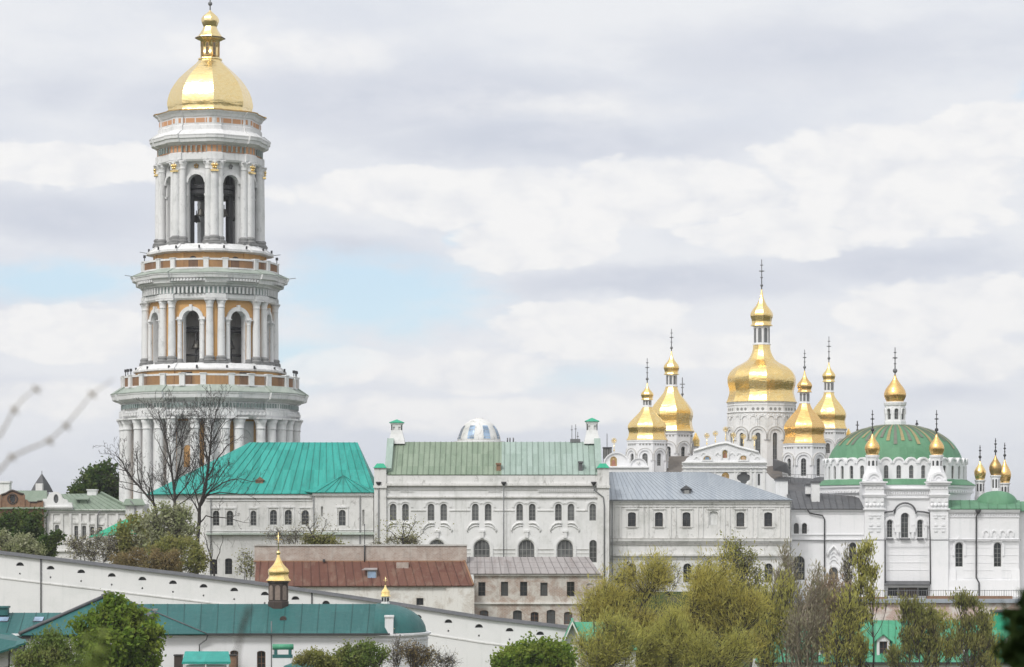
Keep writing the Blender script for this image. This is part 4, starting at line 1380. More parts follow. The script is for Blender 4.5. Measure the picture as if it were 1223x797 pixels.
def pear_dome(root, px, Y, rb, pyb, pyn, rn, pyl, rc, pyt, pyc, n, phase, gold, drum_r, drum_py, win_, hood=True, frieze=9, tall=False, rough=None):
    """drum, pear-shaped dome, neck lantern, cupola and cross, each a part of the cathedral"""
    s = Y / F
    x = PX(px, Y)
    z = lambda py: PZ(py, Y)
    H = pyb - pyn
    mb = B()
    mb.lathe(x, Y, [(r_ * rb * s, z(pyb - h_ * H)) for r_, h_ in (DMAIN if tall else DPROF)[:-1]] + [(rn * 1.02 * s, z(pyn))], n, phase, facets=True)
    dm = mb.build('dome', gold, root)
    # lantern neck
    mb = B()
    mb.lathe(x, Y, [(rn * 1.12 * s, z(pyn + .6)), (rn * 1.12 * s, z(pyn - .4)), (rn * .98 * s, z(pyn - .8)), (rn * .98 * s, z(pyl))], 8, phase, smooth=False)
    ln = mb.build('lantern', 'white_clean', dm)
    for i in range(8):
        m = facet_m(x, Y, phase + 22.5 + 45 * i, rn * .98 * s * math.cos(R(22.5)) + .015)
        wb = B()
        ww = rn * .42 * s
        wb.plate(arch_pts(0, z(pyn - 2.2), z(pyl + (pyn - pyl) * .12), ww, 'round'), [], .03, m @ Matrix.Translation((0, -.02, 0)))
        wb.build('lantern_window', 'iron_grey', dm)
    # cupola above a flared eave
    Hc = pyl - pyt
    mb = B()
    mb.lathe(x, Y, [(r_ * rc * s, z(pyl - h_ * Hc)) for r_, h_ in CPROF], 8, phase, facets=True)
    mb.build('cupola', gold, dm)
    cross(dm, x, Y, z(pyt), z(pyt - (pyt - pyc) * .13), z(pyc), .10 if rb > 30 else .085, 'iron_grey', ballr=.26)
    # drum
    ap = drum_r * s * math.cos(math.pi / n)
    hw = drum_r * s * math.sin(math.pi / n)
    zt = z(pyb + .4)
    zb = z(drum_py)
    mb = B()
    wz0, wz1, ww = win_
    for i in range(n):
        m = facet_m(x, Y, phase + 180 / n + 360 / n * i, ap)
        mb.plate([(-hw, zb), (hw, zb), (hw, zt - .05), (-hw, zt - .05)], [arch_pts(0, z(wz0), z(wz1), ww * s, 'round')], .5, m)
        if hood:
            arc_band(mb, m, 0, z(wz1) - ww * s / 2, hw * .70, hw * .92, .22, n=12, leg=.8)
        # pier between facets
        a = R(phase + 360 / n * i)
        q = facet_m(x, Y, math.degrees(a), drum_r * s + .02)
        if not tall:
            mb.box(-.16, .16, -.1, .3, zb, z(wz1) - .4, q)
    mb.lathe(x, Y, [(drum_r * .55 * s, zb), (drum_r * .55 * s, zt - .3)], n, phase, smooth=False)
    mb.lathe(x, Y, [(drum_r * s + .02, z(pyb + 4.4)), (drum_r * s + .1, z(pyb + 4.2)), (drum_r * s + .1, z(pyb + 3.9)), (drum_r * s + .02, z(pyb + 3.6))], n, phase, smooth=False, cap=False)
    mb.lathe(x, Y, [(drum_r * s, z(pyb + 1.5)), (drum_r * s + .12, z(pyb + 1.3)), (rb * .985 * s, z(pyb + .5)), (rb * .985 * s, z(pyb + .1)), (rb * .7 * s, z(pyb - 1.5))], n, phase, smooth=False, cap=False)
    dr = mb.build('drum', 'white_clean' if not tall else 'white', root)
    fb = B()     # little dark openings under the eave
    for i in range(n):
        m = facet_m(x, Y, phase + 180 / n + 360 / n * i, ap + .03)
        nb = 4 if not tall else 3
        for q in range(nb):
            u = (q - (nb - 1) / 2) * hw * 2 * .80 / nb
            if tall:
                fb.plate([(u + math.cos(t * .785) * .27, z(pyb + 9) + math.sin(t * .785) * .27) for t in range(8)], [], .04, m)
            else:
                fb.box(u - .16, u + .16, 0, .06, z(pyb + 6.6), z(pyb + 4.6), m)
    fb.build('eave_openings', 'frame_grey', dr)
    for i in range(n):
        m = facet_m(x, Y, phase + 180 / n + 360 / n * i, ap)
        window(dr, m, 0, z(wz0), z(wz1), ww * s, 'round', .2, 'frame_grey', 'glass', 2, 5, two=False)
    if tall:     # stucco tier above the arches
        ob = B()
        for i in range(n * 2):
            a = phase + 360 / n * (i * .5 + .25)
            m = facet_m(x, Y, a, ap + (.06 if i % 2 else .05))
            rr = hw * .34
            ob.plate([(-.3, z(pyb + 27)), (.3, z(pyb + 27)), (.36, z(pyb + 20)), (0, z(pyb + 18)), (-.36, z(pyb + 20))], [], .12, m)
            arc_band(ob, m, 0, z(pyb + 21), rr, rr * 1.35, .14, n=8)
            for q in (-1, 0, 1):
                ob.sphere(m @ Vector((q * .42, -.02, z(pyb + 15.5 + abs(q)))), .17, 6)
            ob.box(-.75, -.5, -.1, .1, z(pyb + 30), z(pyb + 22), m)
            ob.box(.5, .75, -.1, .1, z(pyb + 30), z(pyb + 22), m)
        ob.lathe(x, Y, [(drum_r * s + .02, z(pyb + 13)), (drum_r * s + .22, z(pyb + 12.6)), (drum_r * s + .02, z(pyb + 12))], n, phase, smooth=False, cap=False)
        ob.build('stucco_frieze', 'white', dr)
        hb = B()
        for i in range(n):
            m = facet_m(x, Y, phase + 180 / n + 360 / n * i, ap)
            arc_band(hb, m, 0, z(wz1) - ww * s / 2, hw * .925, hw * .99, .3, n=12, leg=.8)
        hb.build('hood_mould', 'trim_grey', dr)
    else:
        hb = B()
        for i in range(n):
            m = facet_m(x, Y, phase + 180 / n + 360 / n * i, ap)
            arc_band(hb, m, 0, z(wz1) - ww * s / 2, hw * .925, hw * .985, .27, n=12, leg=.8)
        hb.build('hood_mould', 'trim_grey', dr)
    return dm


# main dome (12 faces), four lesser domes (8 faces)
pear_dome(ka, 909.7, KY, 43, 481, 411.7, 10, 389.5, 13.6, 345.7, 310, 12, -86.6, 'gold', 41.2, 575, (562, 518, 6.0), tall=True)
pear_dome(ka, 961, KY - 13, 28, 530, 481.7, 6.3, 468.7, 9.6, 442, 417.7, 8, -76.5, 'gold_red', 26.8, 585, (569, 548, 6.2))
pear_dome(ka, 990, KY + 12, 23.4, 512.6, 468.3, 6.1, 456.3, 8.2, 432, 402, 8, -78, 'gold', 21.5, 580, (542, 530, 5.2))
pear_dome(ka, 773, KY - 8, 26, 526, 486, 5.3, 477.8, 7.8, 456.5, 428, 8, -77, 'gold', 25, 585, (557, 542, 6.4))
pear_dome(ka, 802, KY + 10, 28.6, 515.6, 461.6, 6.9, 447.6, 9.6, 419, 393, 8, -80, 'gold', 26, 580, (555, 534, 6.0))

# small gilded cupolas peeping out behind the drums
for px, py, Y, r_ in ((831, 526, KY + 16, 5), (1013.5, 521, KY + 16, 4.5)):
    s = Y / F
    mb = B()
    x = PX(px, Y)
    mb.lathe(x, Y, [(r_ * .7 * s, PZ(575, Y)), (r_ * .7 * s, PZ(py + 7, Y))], 8, smooth=False)
    c_ = mb.build('side_turret', 'white_clean', ka)
    mb = B()
    mb.lathe(x, Y, [(r_ * s, PZ(py + 7.2, Y)), (r_ * .85 * s, PZ(py + 4, Y)), (r_ * s, PZ(py, Y)), (r_ * .6 * s, PZ(py - 4, Y)), (r_ * .12 * s, PZ(py - 9, Y))], 8, facets=True)
    mb.build('cupola', 'gold', c_)
# thin cross behind the west domes
x = PX(815, KY + 20)
mb = B()
mb.tube([P(815, 500, KY + 20), P(815, 451, KY + 20)], .09, 6)
mb.sphere(P(815, 471, KY + 20), .25, 8)
for py, w in ((459, 3), (463, 1.6)):
    mb.box(PX(815 - w, KY + 20), PX(815 + w, KY + 20), KY + 19.93, KY + 20.07, PZ(py + .5, KY + 20), PZ(py - .5, KY + 20))
mb.build('cross', 'iron_grey', ka)

# body and roofs
mb = B()
wbox(mb, 742, 1004, 572, 800, KY - 12, KY - 14, KY + 24)
wbox(mb, 727, 774, 562, 800, KY - 18, KY - 18, KY - 12)
mb.build('wall', 'white_clean', ka)
mb = B()
y0, y1, ym = KY - 15, KY + 25, KY + 2
a_, b_ = P(775, 571.5, y0), P(1006, 571.5, y0)
c_, d_ = P(985, 545, ym), P(800, 545, ym)
e_, f_ = P(1006, 571.5, y1), P(775, 571.5, y1)
e_.z = f_.z = a_.z
for q in ([a_, b_, c_, d_], [b_, e_, c_], [e_, f_, d_, c_], [f_, a_, d_]):
    mb.slab(q, .12)
mb.build('roof', 'roof_brown', ka)
mb = B()  # dark roofs climbing round the east side of the drum
Yd = KY - 19
mb.slab([P(925, 548, Yd), P(940, 553, Yd - 3), P(945, 566, Yd - 3), P(925, 560, Yd)], .3)
wbox(mb, 926, 936, 552, 562, Yd, Yd, Yd + 4)
mb.slab([P(922, 590, Yd - 6), P(1012, 590, Yd - 6), P(1004, 570, Yd + 3), P(930, 570, Yd + 3)], .3)
mb.build('aisle_roof', 'roof_dark', ka)
mb = B()
for i in range(14):
    px = 924 + i * 5
    mb.tube([P(px, 576, Yd - 1.6), P(px, 567, Yd - 1.6)], .03, 4)
mb.tube([P(922, 567, Yd - 1.6), P(990, 567, Yd - 1.6)], .03, 4)
mb.build('roof_railing', 'iron_grey', ka)

# baroque gable
GY = KY - 26
gm_ = frame_at(0, GY)
gpx = lambda v: PX(700 + v / 4.704, GY)
gpy = lambda w: PZ(480 + w / 4.704, GY)
out = [(540, 1500), (1118, 1500), (1118, 500), (1108, 470), (1066, 442), (1040, 425), (1012, 395), (1014, 336), (1006, 318), (990, 312), (978, 298), (968, 276), (940, 266), (900, 256), (860, 246), (826, 234), (806, 224), (788, 221), (768, 222), (742, 228), (700, 240), (650, 254), (608, 266), (602, 300), (584, 306), (568, 316), (558, 332), (546, 338)]
out = [(gpx(a), gpy(b)) for a, b in out]
qc, qz, qr = gpx(886), gpy(426), 38 / 4.704 * GY / F
quat = []
for i in range(40):
    t = 2 * math.pi * i / 40
    quat.append((qc + math.cos(t) * qr * (.72 + .28 * abs(math.cos(2 * t))), qz + math.sin(t) * qr * (.72 + .28 * abs(math.cos(2 * t)))))
arc1 = arch_pts(gpx(780), gpy(316), gpy(272), 26 / 4.704 * GY / F, 'round')
slit = arch_pts(gpx(971), gpy(470), gpy(404), 14 / 4.704 * GY / F, 'round')
nic = arch_pts(gpx(783), gpy(470), gpy(396), 42 / 4.704 * GY / F, 'round')
nic2 = arch_pts(gpx(682), gpy(470), gpy(388), 42 / 4.704 * GY / F, 'round')
mb = B()
mb.plate(out, [quat, arc1, slit, nic, nic2], 1.1, gm_)
gb = mb.build('baroque_gable', 'white_clean', ka)
mb = B()
for a, b, pr in ((338, 346, .5), (346, 356, .25), (366, 374, .35), (388, 394, .2)):
    mb.box(gpx(538), gpx(1016), GY - pr, GY + .1, gpy(b), gpy(a))
for v0, v1 in ((548, 562), (590, 600), (640, 648), (720, 728), (832, 840), (920, 930), (944, 954), (992, 1006)):
    mb.box(gpx(v0), gpx(v1), GY - .18, GY + .1, gpy(560), gpy(376))
mb.tube([(gpx(a), GY - .12, gpy(b + 6)) for a, b in ((604, 272), (650, 258), (700, 244), (742, 232), (788, 226), (826, 238), (860, 250), (900, 260), (940, 270), (966, 280))], .17, 6)
for v, w_, r_ in ((680, 318, 22), (883, 318, 24)):
    arc_band(mb, gm_, gpx(v), gpy(w_ + 8), r_ / 4.704 * GY / F, (r_ + 7) / 4.704 * GY / F, .2, n=10)
    mb.box(gpx(v - 30), gpx(v + 30), GY - .22, GY + .1, gpy(w_ + 14), gpy(w_ + 8))
arc_band(mb, gm_, gpx(780), gpy(286), 16 / 4.704 * GY / F, 23 / 4.704 * GY / F, .22, n=10, leg=1.0)
for v in (620, 660, 740, 820, 860, 930, 960):
    arc_band(mb, gm_, gpx(v), gpy(300 if v > 640 and v < 940 else 322), .28, .42, .12, n=8)
    mb.sphere((gpx(v), GY - .05, gpy(362)), .16, 6)
arc_band(mb, gm_, qc, qz, qr * 1.06, qr * 1.28, .14, a0=0, a1=360, n=24)
mb.build('stucco_ornament', 'white', gb)
mb = B()
mb.plate(quat, [], .05, frame_at(0, GY + .35))
mb.plate(slit, [], .05, frame_at(0, GY + .35))
for d in (-.33, .33):
    mb.box(qc + d * qr - .06, qc + d * qr + .06, GY + .28, GY + .34, qz - qr * .9, qz + qr * .9)
    mb.box(qc - qr * .9, qc + qr * .9, GY + .27, GY + .33, qz + d * qr - .06, qz + d * qr + .06)
mb.build('quatrefoil_window', 'glass', gb)


def icon(parent, m, xc, z0, z1, w, depth, body='paint_red'):
    """a faded painted saint on a gilded panel, in a niche"""
    mb = B()
    mb.plate(arch_pts(xc, z0, z1, w, 'round'), [], .05, m @ Matrix.Translation((0, depth, 0)))
    ic = mb.build('icon_panel', 'gold_dull', parent)
    mb = B()
    h = z1 - z0
    mm = m @ Matrix.Translation((0, depth - .05, 0))
    mb.plate([(xc - w * .34, z0 + .02), (xc + w * .34, z0 + .02), (xc + w * .26, z0 + h * .5), (xc + w * .1, z0 + h * .62), (xc - w * .1, z0 + h * .62), (xc - w * .26, z0 + h * .5)], [], .03, mm)
    mb.build('painted_robe', body, ic)
    mb = B()
    mb.plate([(xc + math.cos(t * .7854) * w * .13, z0 + h * .72 + math.sin(t * .7854) * w * .15) for t in range(8)], [], .03, mm)
    mb.build('painted_head', 'paint_skin', ic)


u = GY / F / 4.704
icon(gb, gm_, gpx(780), gpy(316), gpy(272), 26 * u, .3)
icon(gb, gm_, gpx(783), gpy(470), gpy(396), 42 * u, .3, 'paint_red')
icon(gb, gm_, gpx(682), gpy(470), gpy(388), 42 * u, .3, 'paint_blue')
icon(gb, gm_, gpx(680), gpy(326), gpy(298), 40 * u, -.06, 'paint_blue')
icon(gb, gm_, gpx(883), gpy(326), gpy(296), 30 * u, -.06, 'paint_skin')
# round-topped gables to the west
for v, w0, w1, r_, Yk in ((170, 366, 287, 70, KY - 19), (294, 370, 318, 46, KY - 19.5)):
    s = Yk / F / 4.704
    xk = PX(700 + v / 4.704, Yk)
    zk0, zk1 = PZ(480 + w0 / 4.704, Yk), PZ(480 + w1 / 4.704, Yk)
    mk = frame_at(0, Yk)
    mb = B()
    mb.plate(arch_pts(xc := xk, zk0 - 1.5, zk1, 2 * r_ * s, 'round', 18), [], 1.0, mk)
    arc_band(mb, mk, xk, zk1 - r_ * s, r_ * s * .97, r_ * s * 1.07, .25, n=18)
    kg = mb.build('round_gable', 'white_clean', ka)
    if r_ > 50:
        icon(kg, mk, PX(700 + 154 / 4.704, Yk), zk0 + .1, zk0 + 1.75, 1.1, -.06)
    else:
        mb = B()
        mb.sphere((xk, Yk - .05, zk0 + .8), .3, 8)
        mb.build('stucco_boss', 'white', kg)
mb = B()
Yk = KY - 20
mb.box(PX(726, Yk), PX(775, Yk), Yk - .3, Yk + 1, PZ(564, Yk), PZ(557, Yk))
mb.box(PX(725.4, Yk), PX(775.6, Yk), Yk - .6, Yk + 1.2, PZ(559.0, Yk), PZ(557.6, Yk))
mb.build('parapet', 'white_clean', ka)
# gilded sun-ray crosses above the gables
for px, py, Y, st in ((733.4, 526.5, KY - 18.5, 542), (844.2, 520.5, GY + .5, 534), (854.4, 518, GY + .5, 531), (866.6, 513, GY + .5, 528), (888, 521.5, GY + .5, 533), (901, 523, GY + .5, 536), (876, 520, GY + .5, 530)):
    s = Y / F
    x, z = PX(px, Y), PZ(py, Y)
    mb = B()
    mb.tube([(x, Y, PZ(st + 2, Y)), (x, Y, z - .3)], .05, 5)
    mb.sphere((x, Y, PZ(st - 4, Y)), .16, 6)
    m = frame_at(0, Y - .03)
    arc_band(mb, m, x, z, 2.5 * s, 2.9 * s, .06, a0=0, a1=360, n=20)
    for i in range(16):
        a = R(22.5 * i)
        mb.tube([(x + math.cos(a) * .55 * s, Y, z + math.sin(a) * .55 * s), (x + math.cos(a) * 3.6 * s, Y, z + math.sin(a) * 3.6 * s)], .026, 4)
    mb.box(x - 2.2 * s, x + 2.2 * s, Y - .06, Y + .06, z - .06, z + .06)
    mb.box(x - .06, x + .06, Y - .055, Y + .055, z - 2.2 * s, z + 2.2 * s)
    mb.build('sunburst_cross', 'gold_pale', ka)
# small scaffolded turret behind the western gable
Yt = KY - 5
tt = thing('roof_tank', 'dark slatted box standing on a roof behind the white round gables', 'roof box', (PX(725, Yt), Yt, PZ(548, Yt)))
mb = B()
wbox(mb, 720.5, 730, 535, 548, Yt, Yt, Yt + 1.5)
mb.build('box', 'frame_grey', tt)
mb = B()
for i in range(6):
    px = 720.2 + i * 2
    mb.box(PX(px, Yt), PX(px + .7, Yt), Yt - .1, Yt - .02, PZ(572, Yt), PZ(534.4, Yt))
wbox(mb, 719.8, 731, 534.2, 535.4, Yt, Yt - .2, Yt + 1.7)
mb.tube([P(725, 534, Yt), P(725, 518, Yt)], .06, 5)
mb.build('slats', 'iron', tt)
# ================================================================ refectory church with the wide green dome
QY = 420.0
QF = 405.0
rc = thing('refectory_church', 'white church with a wide green ribbed dome and small gilded turrets', 'church', (PX(1069, QY), QY, -9.4))
qs = QY / F
qx = PX(1069, QY)
qz = lambda py: PZ(py, QY)
fz = lambda py: PZ(py, QF)
QB = -11.2
# dome
mb = B()
prof = []
for i in range(15):
    t = math.pi / 2 * i / 15 * .955
    prof.append((80 * qs * math.cos(t) ** .92, qz(557) + (557 - 507) * qs * math.sin(t)))
mb.lathe(qx, QY, prof, 64)
dm = mb.build('dome', 'roof_green', rc)
# gilded and brown rays painted on sheet strips near the crown, raised on the dome
rg = random.Random(8)
for mt, nm in (('ray_gold', 'gilded_ray'), ('ray_dark', 'dark_ray')):
    rb_ = B()
    for i in range(48):
        if (mt == 'ray_gold') != (i % 2 == 0):
            continue
        a0, a1 = R(-90 + 7.5 * i - 1.7), R(-90 + 7.5 * i + 1.7)
        fr = 6 + (i * 7 % 3) + (1 if i % 4 == 0 else 0)
        idx = list(range(12 - fr + 1, 15))
        for j in range(len(idx) - 1):
            (ra, za), (rb2, zb2) = prof[idx[j]], prof[idx[j + 1]]
            rb_.poly([(qx + math.cos(a) * (r_ + .07), QY + math.sin(a) * (r_ + .07), z_ + .06) for r_, z_, a in ((ra, za, a0), (ra, za, a1), (rb2, zb2, a1), (rb2, zb2, a0))])
        if len(idx) > 1:
            pass
    rb_.build(nm, mt, dm)
# arcade drum: a ring of small round-topped gables, each with its window
n = 36
rr = 84.5 * qs
ap_ = rr * math.cos(math.pi / n)
hw = rr * math.sin(math.pi / n)
mb = B()
for i in range(n):
    m = facet_m(qx, QY, -90 + 360 / n * (i + .5), ap_)
    zt = qz(552.5)
    arc_out = arch_pts(0, qz(575), zt + hw * .62, hw * 2, 'round', 10)
    mb.plate(arc_out, [arch_pts(0, qz(573), qz(557.5), hw * .72, 'round', 8)], 1.0, m)
    arc_band(mb, m, 0, zt + hw * .62 - hw, hw * .72, hw * .98, .22, n=10)
dr = mb.build('drum', 'white_clean', rc)
for i in range(n):
    m = facet_m(qx, QY, -90 + 360 / n * (i + .5), ap_)
    window(dr, m, 0, qz(573), qz(557.5), hw * .72, 'round', .2, 'frame_grey', 'glass', 2, 3, two=False)
# green skirt roof and lower polygonal drum
mb = B()
mb.lathe(qx, QY, [(95.5 * qs, qz(580.6)), (95.5 * qs, qz(580)), (84.6 * qs, qz(573.4)), (82 * qs, qz(573))], 24, smooth=False)
mb.build('skirt_roof', 'roof_green', rc)
mb = B()
mb.lathe(qx, QY, [(88 * qs, QB), (88 * qs, qz(600)), (89.5 * qs, qz(599)), (89.5 * qs, qz(592)), (92 * qs, qz(590)), (92 * qs, qz(585)), (94.5 * qs, qz(583)), (94.5 * qs, qz(580.5))], 24, smooth=False)
for i in range(120):
    m = facet_m(qx, QY, 3 * i, 92 * qs * .998)
    mb.box(-.2, .2, -.14, .2, qz(589.4), qz(587.0), m)
mb.build('lower_drum', 'white_clean', rc)
# crowning lantern and gilded onion
mb = B()
lr = 12.6 * qs
mb.lathe(qx, QY, [(13.4 * qs, qz(508.5)), (13.4 * qs, qz(503.6)), (12.9 * qs, qz(503))], 8, -112.5, smooth=False)
for i in range(8):
    m = facet_m(qx, QY, -90 + 45 * i, lr * math.cos(R(22.5)))
    h_ = lr * math.sin(R(22.5))
    mb.plate([(-h_, qz(503.2)), (h_, qz(503.2)), (h_, qz(484)), (-h_, qz(484))], [arch_pts(0, qz(501.5), qz(488.6), 4.6 * qs, 'round')], .35, m)
    arc_band(mb, m, 0, qz(488.6) - 2.3 * qs, 2.5 * qs, 3.6 * qs, .14, n=8, leg=.5)
mb.lathe(qx, QY, [(12.5 * qs, qz(485)), (13.2 * qs, qz(484.4)), (13.8 * qs, qz(482)), (13.8 * qs, qz(480.6)), (10 * qs, qz(480))], 16, smooth=False)
ln = mb.build('dome_lantern', 'white_clean', rc)
for i in range(8):
    m = facet_m(qx, QY, -90 + 45 * i, lr * math.cos(R(22.5)))
    window(ln, m, 0, qz(501.5), qz(488.6), 4.6 * qs, 'round', .15, 'frame_grey', 'glass', 2, 3, two=False)


def onion(root, x, Y, s, r, pyb, pyw, pyt, gold, n=20, neck=.72):
    h = pyw - pyt
    mb = B()
    z = lambda py: PZ(py, Y)
    mb.lathe(x, Y, [(r * neck * s * 1.05, z(pyb + .3)), (r * neck * s, z(pyb)), (r * .86 * s, z(pyb - (pyb - pyw) * .35)), (r * .98 * s, z(pyw + (pyb - pyw) * .25)), (r * s, z(pyw - h * .03)),
                    (r * .93 * s, z(pyw - h * .18)), (r * .76 * s, z(pyw - h * .34)), (r * .50 * s, z(pyw - h * .52)), (r * .29 * s, z(pyw - h * .68)), (r * .14 * s, z(pyw - h * .84)), (r * .05 * s, z(pyt))], n)
    return mb.build('onion_dome', gold, root)


on = onion(rc, qx, QY, qs, 13.3, 480.6, 471.5, 447, 'gold_red')
cross(on, qx, QY, qz(447.5), qz(443), qz(415), .10, 'iron_grey', ballr=.36)

# two front turrets on the corner piers
for px, pc in ((1042, 1043.5), (1118.6, 1120.5)):
    Y = QF + 1.4
    s = Y / F
    z = lambda py: PZ(py, Y)
    tx = PX(px, Y)
    mb = B()
    mb.lathe(tx, Y, [(13 * s, z(575)), (11.5 * s, z(568)), (8.6 * s, z(561)), (7.8 * s, z(557.6))], 8, -112.5, smooth=False)
    for i in range(8):
        m = facet_m(tx, Y, -90 + 45 * i, 7.4 * s * math.cos(R(22.5)))
        h_ = 7.4 * s * math.sin(R(22.5))
        mb.plate([(-h_, z(558)), (h_, z(558)), (h_, z(544.8)), (-h_, z(544.8))], [arch_pts(0, z(556.6), z(550.4), 2.9 * s, 'round', 8)], .2, m)
    mb.lathe(tx, Y, [(7.4 * s, z(547)), (8.2 * s, z(546.6)), (8.6 * s, z(544.6)), (8.6 * s, z(543.8)), (6 * s, z(543.4))], 12, smooth=False)
    mk = frame_at(0, QF - .3)
    kx = PX(pc, QF)
    mb.plate(arch_pts(kx, PZ(576, QF), PZ(564, QF), 20.5 * QF / F, 'low', 16), [], 2.0, mk)
    arc_band(mb, mk, kx, PZ(573.4, QF), 6.8 * s, 9.2 * s, .2, n=14)
    arc_band(mb, mk, kx, PZ(573.4, QF), 3.2 * s, 4.6 * s, .14, n=12)
    tu = mb.build('corner_turret', 'white_clean', rc)
    for i in range(8):
        m = facet_m(tx, Y, -90 + 45 * i, 7.4 * s * math.cos(R(22.5)))
        window(tu, m, 0, z(556.6), z(550.4), 2.9 * s, 'round', .1, 'frame_dark', 'glass', 1, 1, two=False, fw=.05)
    on = onion(tu, tx, Y, s, 9.2, 543.8, 535.4, 517.5, 'gold_red')
    cross(tu, tx, Y, z(518), z(513.5), z(490), .085, 'iron', ballr=.28)
# thin crosses of the turrets on the far side
for px, a, b in ((1024, 530, 503), (1095, 512, 502)):
    Y = QY + 9
    mb = B()
    mb.tube([P(px, a + 25, Y), P(px, b, Y)], .09, 6)
    mb.sphere(P(px, (a * .4 + b * .6), Y), .2, 6)
    mb.box(PX(px - 2, Y), PX(px + 2, Y), Y - .06, Y + .06, PZ(b + 5.4, Y), PZ(b + 4.4, Y))
    mb.build('cross', 'iron', rc)

# ---- front block between the two piers
mb = B()
fm = frame_at(0, QF)
Y = QF
wins = [(1062.6, 621, 642, 6.2), (1080.6, 610.5, 642.5, 8.6), (1098.8, 621, 642, 6.2)]
lowers = [(1066.5, 702, 712, 12), (1102.5, 702, 712, 12)]
mb.plate([(PX(1054, Y), QB), (PX(1111, Y), QB), (PX(1111, Y), fz(581)), (PX(1054, Y), fz(581))],
         [hole(*w[:3], w[3], Y) for w in wins] + [hole(*w[:3], w[3], Y, 'flat') for w in lowers], .6, fm)
mb.box(PX(1054, Y), PX(1111, Y), Y + .6, QY, QB, fz(581.1))
for pa, pb_ in ((1032, 1055), (1110, 1131.5)):      # piers with banded heads
    pm = (pa + pb_) / 2
    wbox(mb, pa, pb_, 575, 800, Y, Y - .9, QY - 4)
    for a, b, pr in ((575.4, 577, 1.5), (577, 579.5, 1.25), (590.5, 592, 1.2), (592, 594, 1.05), (607.5, 609, 1.2)):
        wbox(mb, pa - (pr - .9) * 6, pb_ + (pr - .9) * 6, a, b, Y, Y - pr, Y + 2)
    for i in range(5):
        px = pa + (i + .5) * (pb_ - pa) / 5
        wbox(mb, px - 1.3, px + 1.3, 581.5, 584.5, Y, Y - 1.02, Y)
        mb.sphere((PX(px, Y), Y - .9, fz(603.5)), .28, 8)
        if i % 2 == 0:
            wbox(mb, px - 1.6, px + 1.6, 595.5, 599.5, Y, Y - 1.04, Y)
    for py in (617, 626, 633):
        for dx in (-4.5, 4.5):
            wbox(mb, pm + dx - 2, pm + dx + 2, py, py + 2.2, Y, Y - 1.04, Y)
    wbox(mb, pm - 7.5, pm + 7.5, 615, 616.2, Y, Y - 1.0, Y)
    wbox(mb, pm - 7.5, pm + 7.5, 630.5, 631.5, Y, Y - 1.0, Y)
for i in range(20):
    px = 1056 + i * 2.8
    wbox(mb, px, px + 1.4, 587.5, 591, Y, Y - .2, Y + .1)
wbox(mb, 1054.5, 1110.5, 583, 584.6, Y, Y - .45, Y + .1)
wbox(mb, 1054.5, 1110.5, 594, 595.4, Y, Y - .3, Y + .1)
# triple-arched window canopy, proud of the wall
for x, zt, r0, r1, leg in ((1080.6, 618, 5.4, 12.5, 2.2), (1062.6, 624.6, 4.2, 7.6, .8), (1098.8, 624.6, 4.2, 7.6, .8)):
    arc_band(mb, fm, PX(x, Y), fz(zt), r0 * Y / F, r1 * Y / F, .38 if x == 1080.6 else .34, n=18, leg=leg)
for px in (1055.5, 1071.6, 1089.6, 1105.6):
    wbox(mb, px - 1.4, px + 1.4, 626, 643, Y, Y - .36, Y + .1)
    wbox(mb, px - 2.2, px + 2.2, 626, 628, Y, Y - .46, Y + .1)
for a in (653.5, 662.5, 671.5, 680.5):
    wbox(mb, 1055.4, 1109.6, a, a + .7, Y, Y - .06, Y + .1)
mb.build('front_wall', 'white_clean', rc)
for w in wins:
    win(rc, *w, Y, 'round', frame='frame_grey', nx=2, nz=5, fw=.07)
for w in lowers:
    win(rc, *w, Y, 'flat', frame='frame_dark', nx=2, nz=1)
mb = B()      # thin black tin edging over the arches and sills
tt_ = [(1054, 613), (1059, 611.5), (1066, 611), (1069, 607)]
for i in range(13):
    a = math.pi - math.pi * i / 12
    tt_.append((1080.6 + 12.9 * math.cos(a), 613.5 - 12.6 * math.sin(a) * 1.0))
tt_ += [(1095, 611), (1102, 611.5), (1109, 613)]
mb.tube([(PX(a, Y), Y - .42, fz(b)) for a, b in sorted(tt_[:4]) + tt_[4:]], .13, 6)
for x, w in ((1062.6, 8), (1080.6, 12), (1098.8, 8)):
    wbox(mb, x - w / 2, x + w / 2, 643, 644.4, Y, Y - .5, Y + .1)
wbox(mb, 1031.5, 1218, 644.6, 645.3, Y, Y - .97, Y - .86)
mb.build('tin_edging', 'roof_dark', rc)
mb = B()
mb.slab([P(1056, 698, Y - 1.8), P(1111, 698, Y - 1.8), P(1110, 694, Y), P(1057, 694, Y)], .2)
mb.build('canopy', 'roof_dark', rc)
mb = B()
mb.plate(rect(1073, 1096, 702, 722, Y), [], .05, frame_at(0, Y - .08))
mb.build('door', 'wood_dark', rc)
for pts in (((1056, 645), (1056, 698)), ((1109.5, 612), (1109.5, 646), (1110, 698))):
    pipe(rc, [(PX(a, Y), Y - .55 - .5 * (b > 640), fz(b)) for a, b in pts], .09, 'iron')

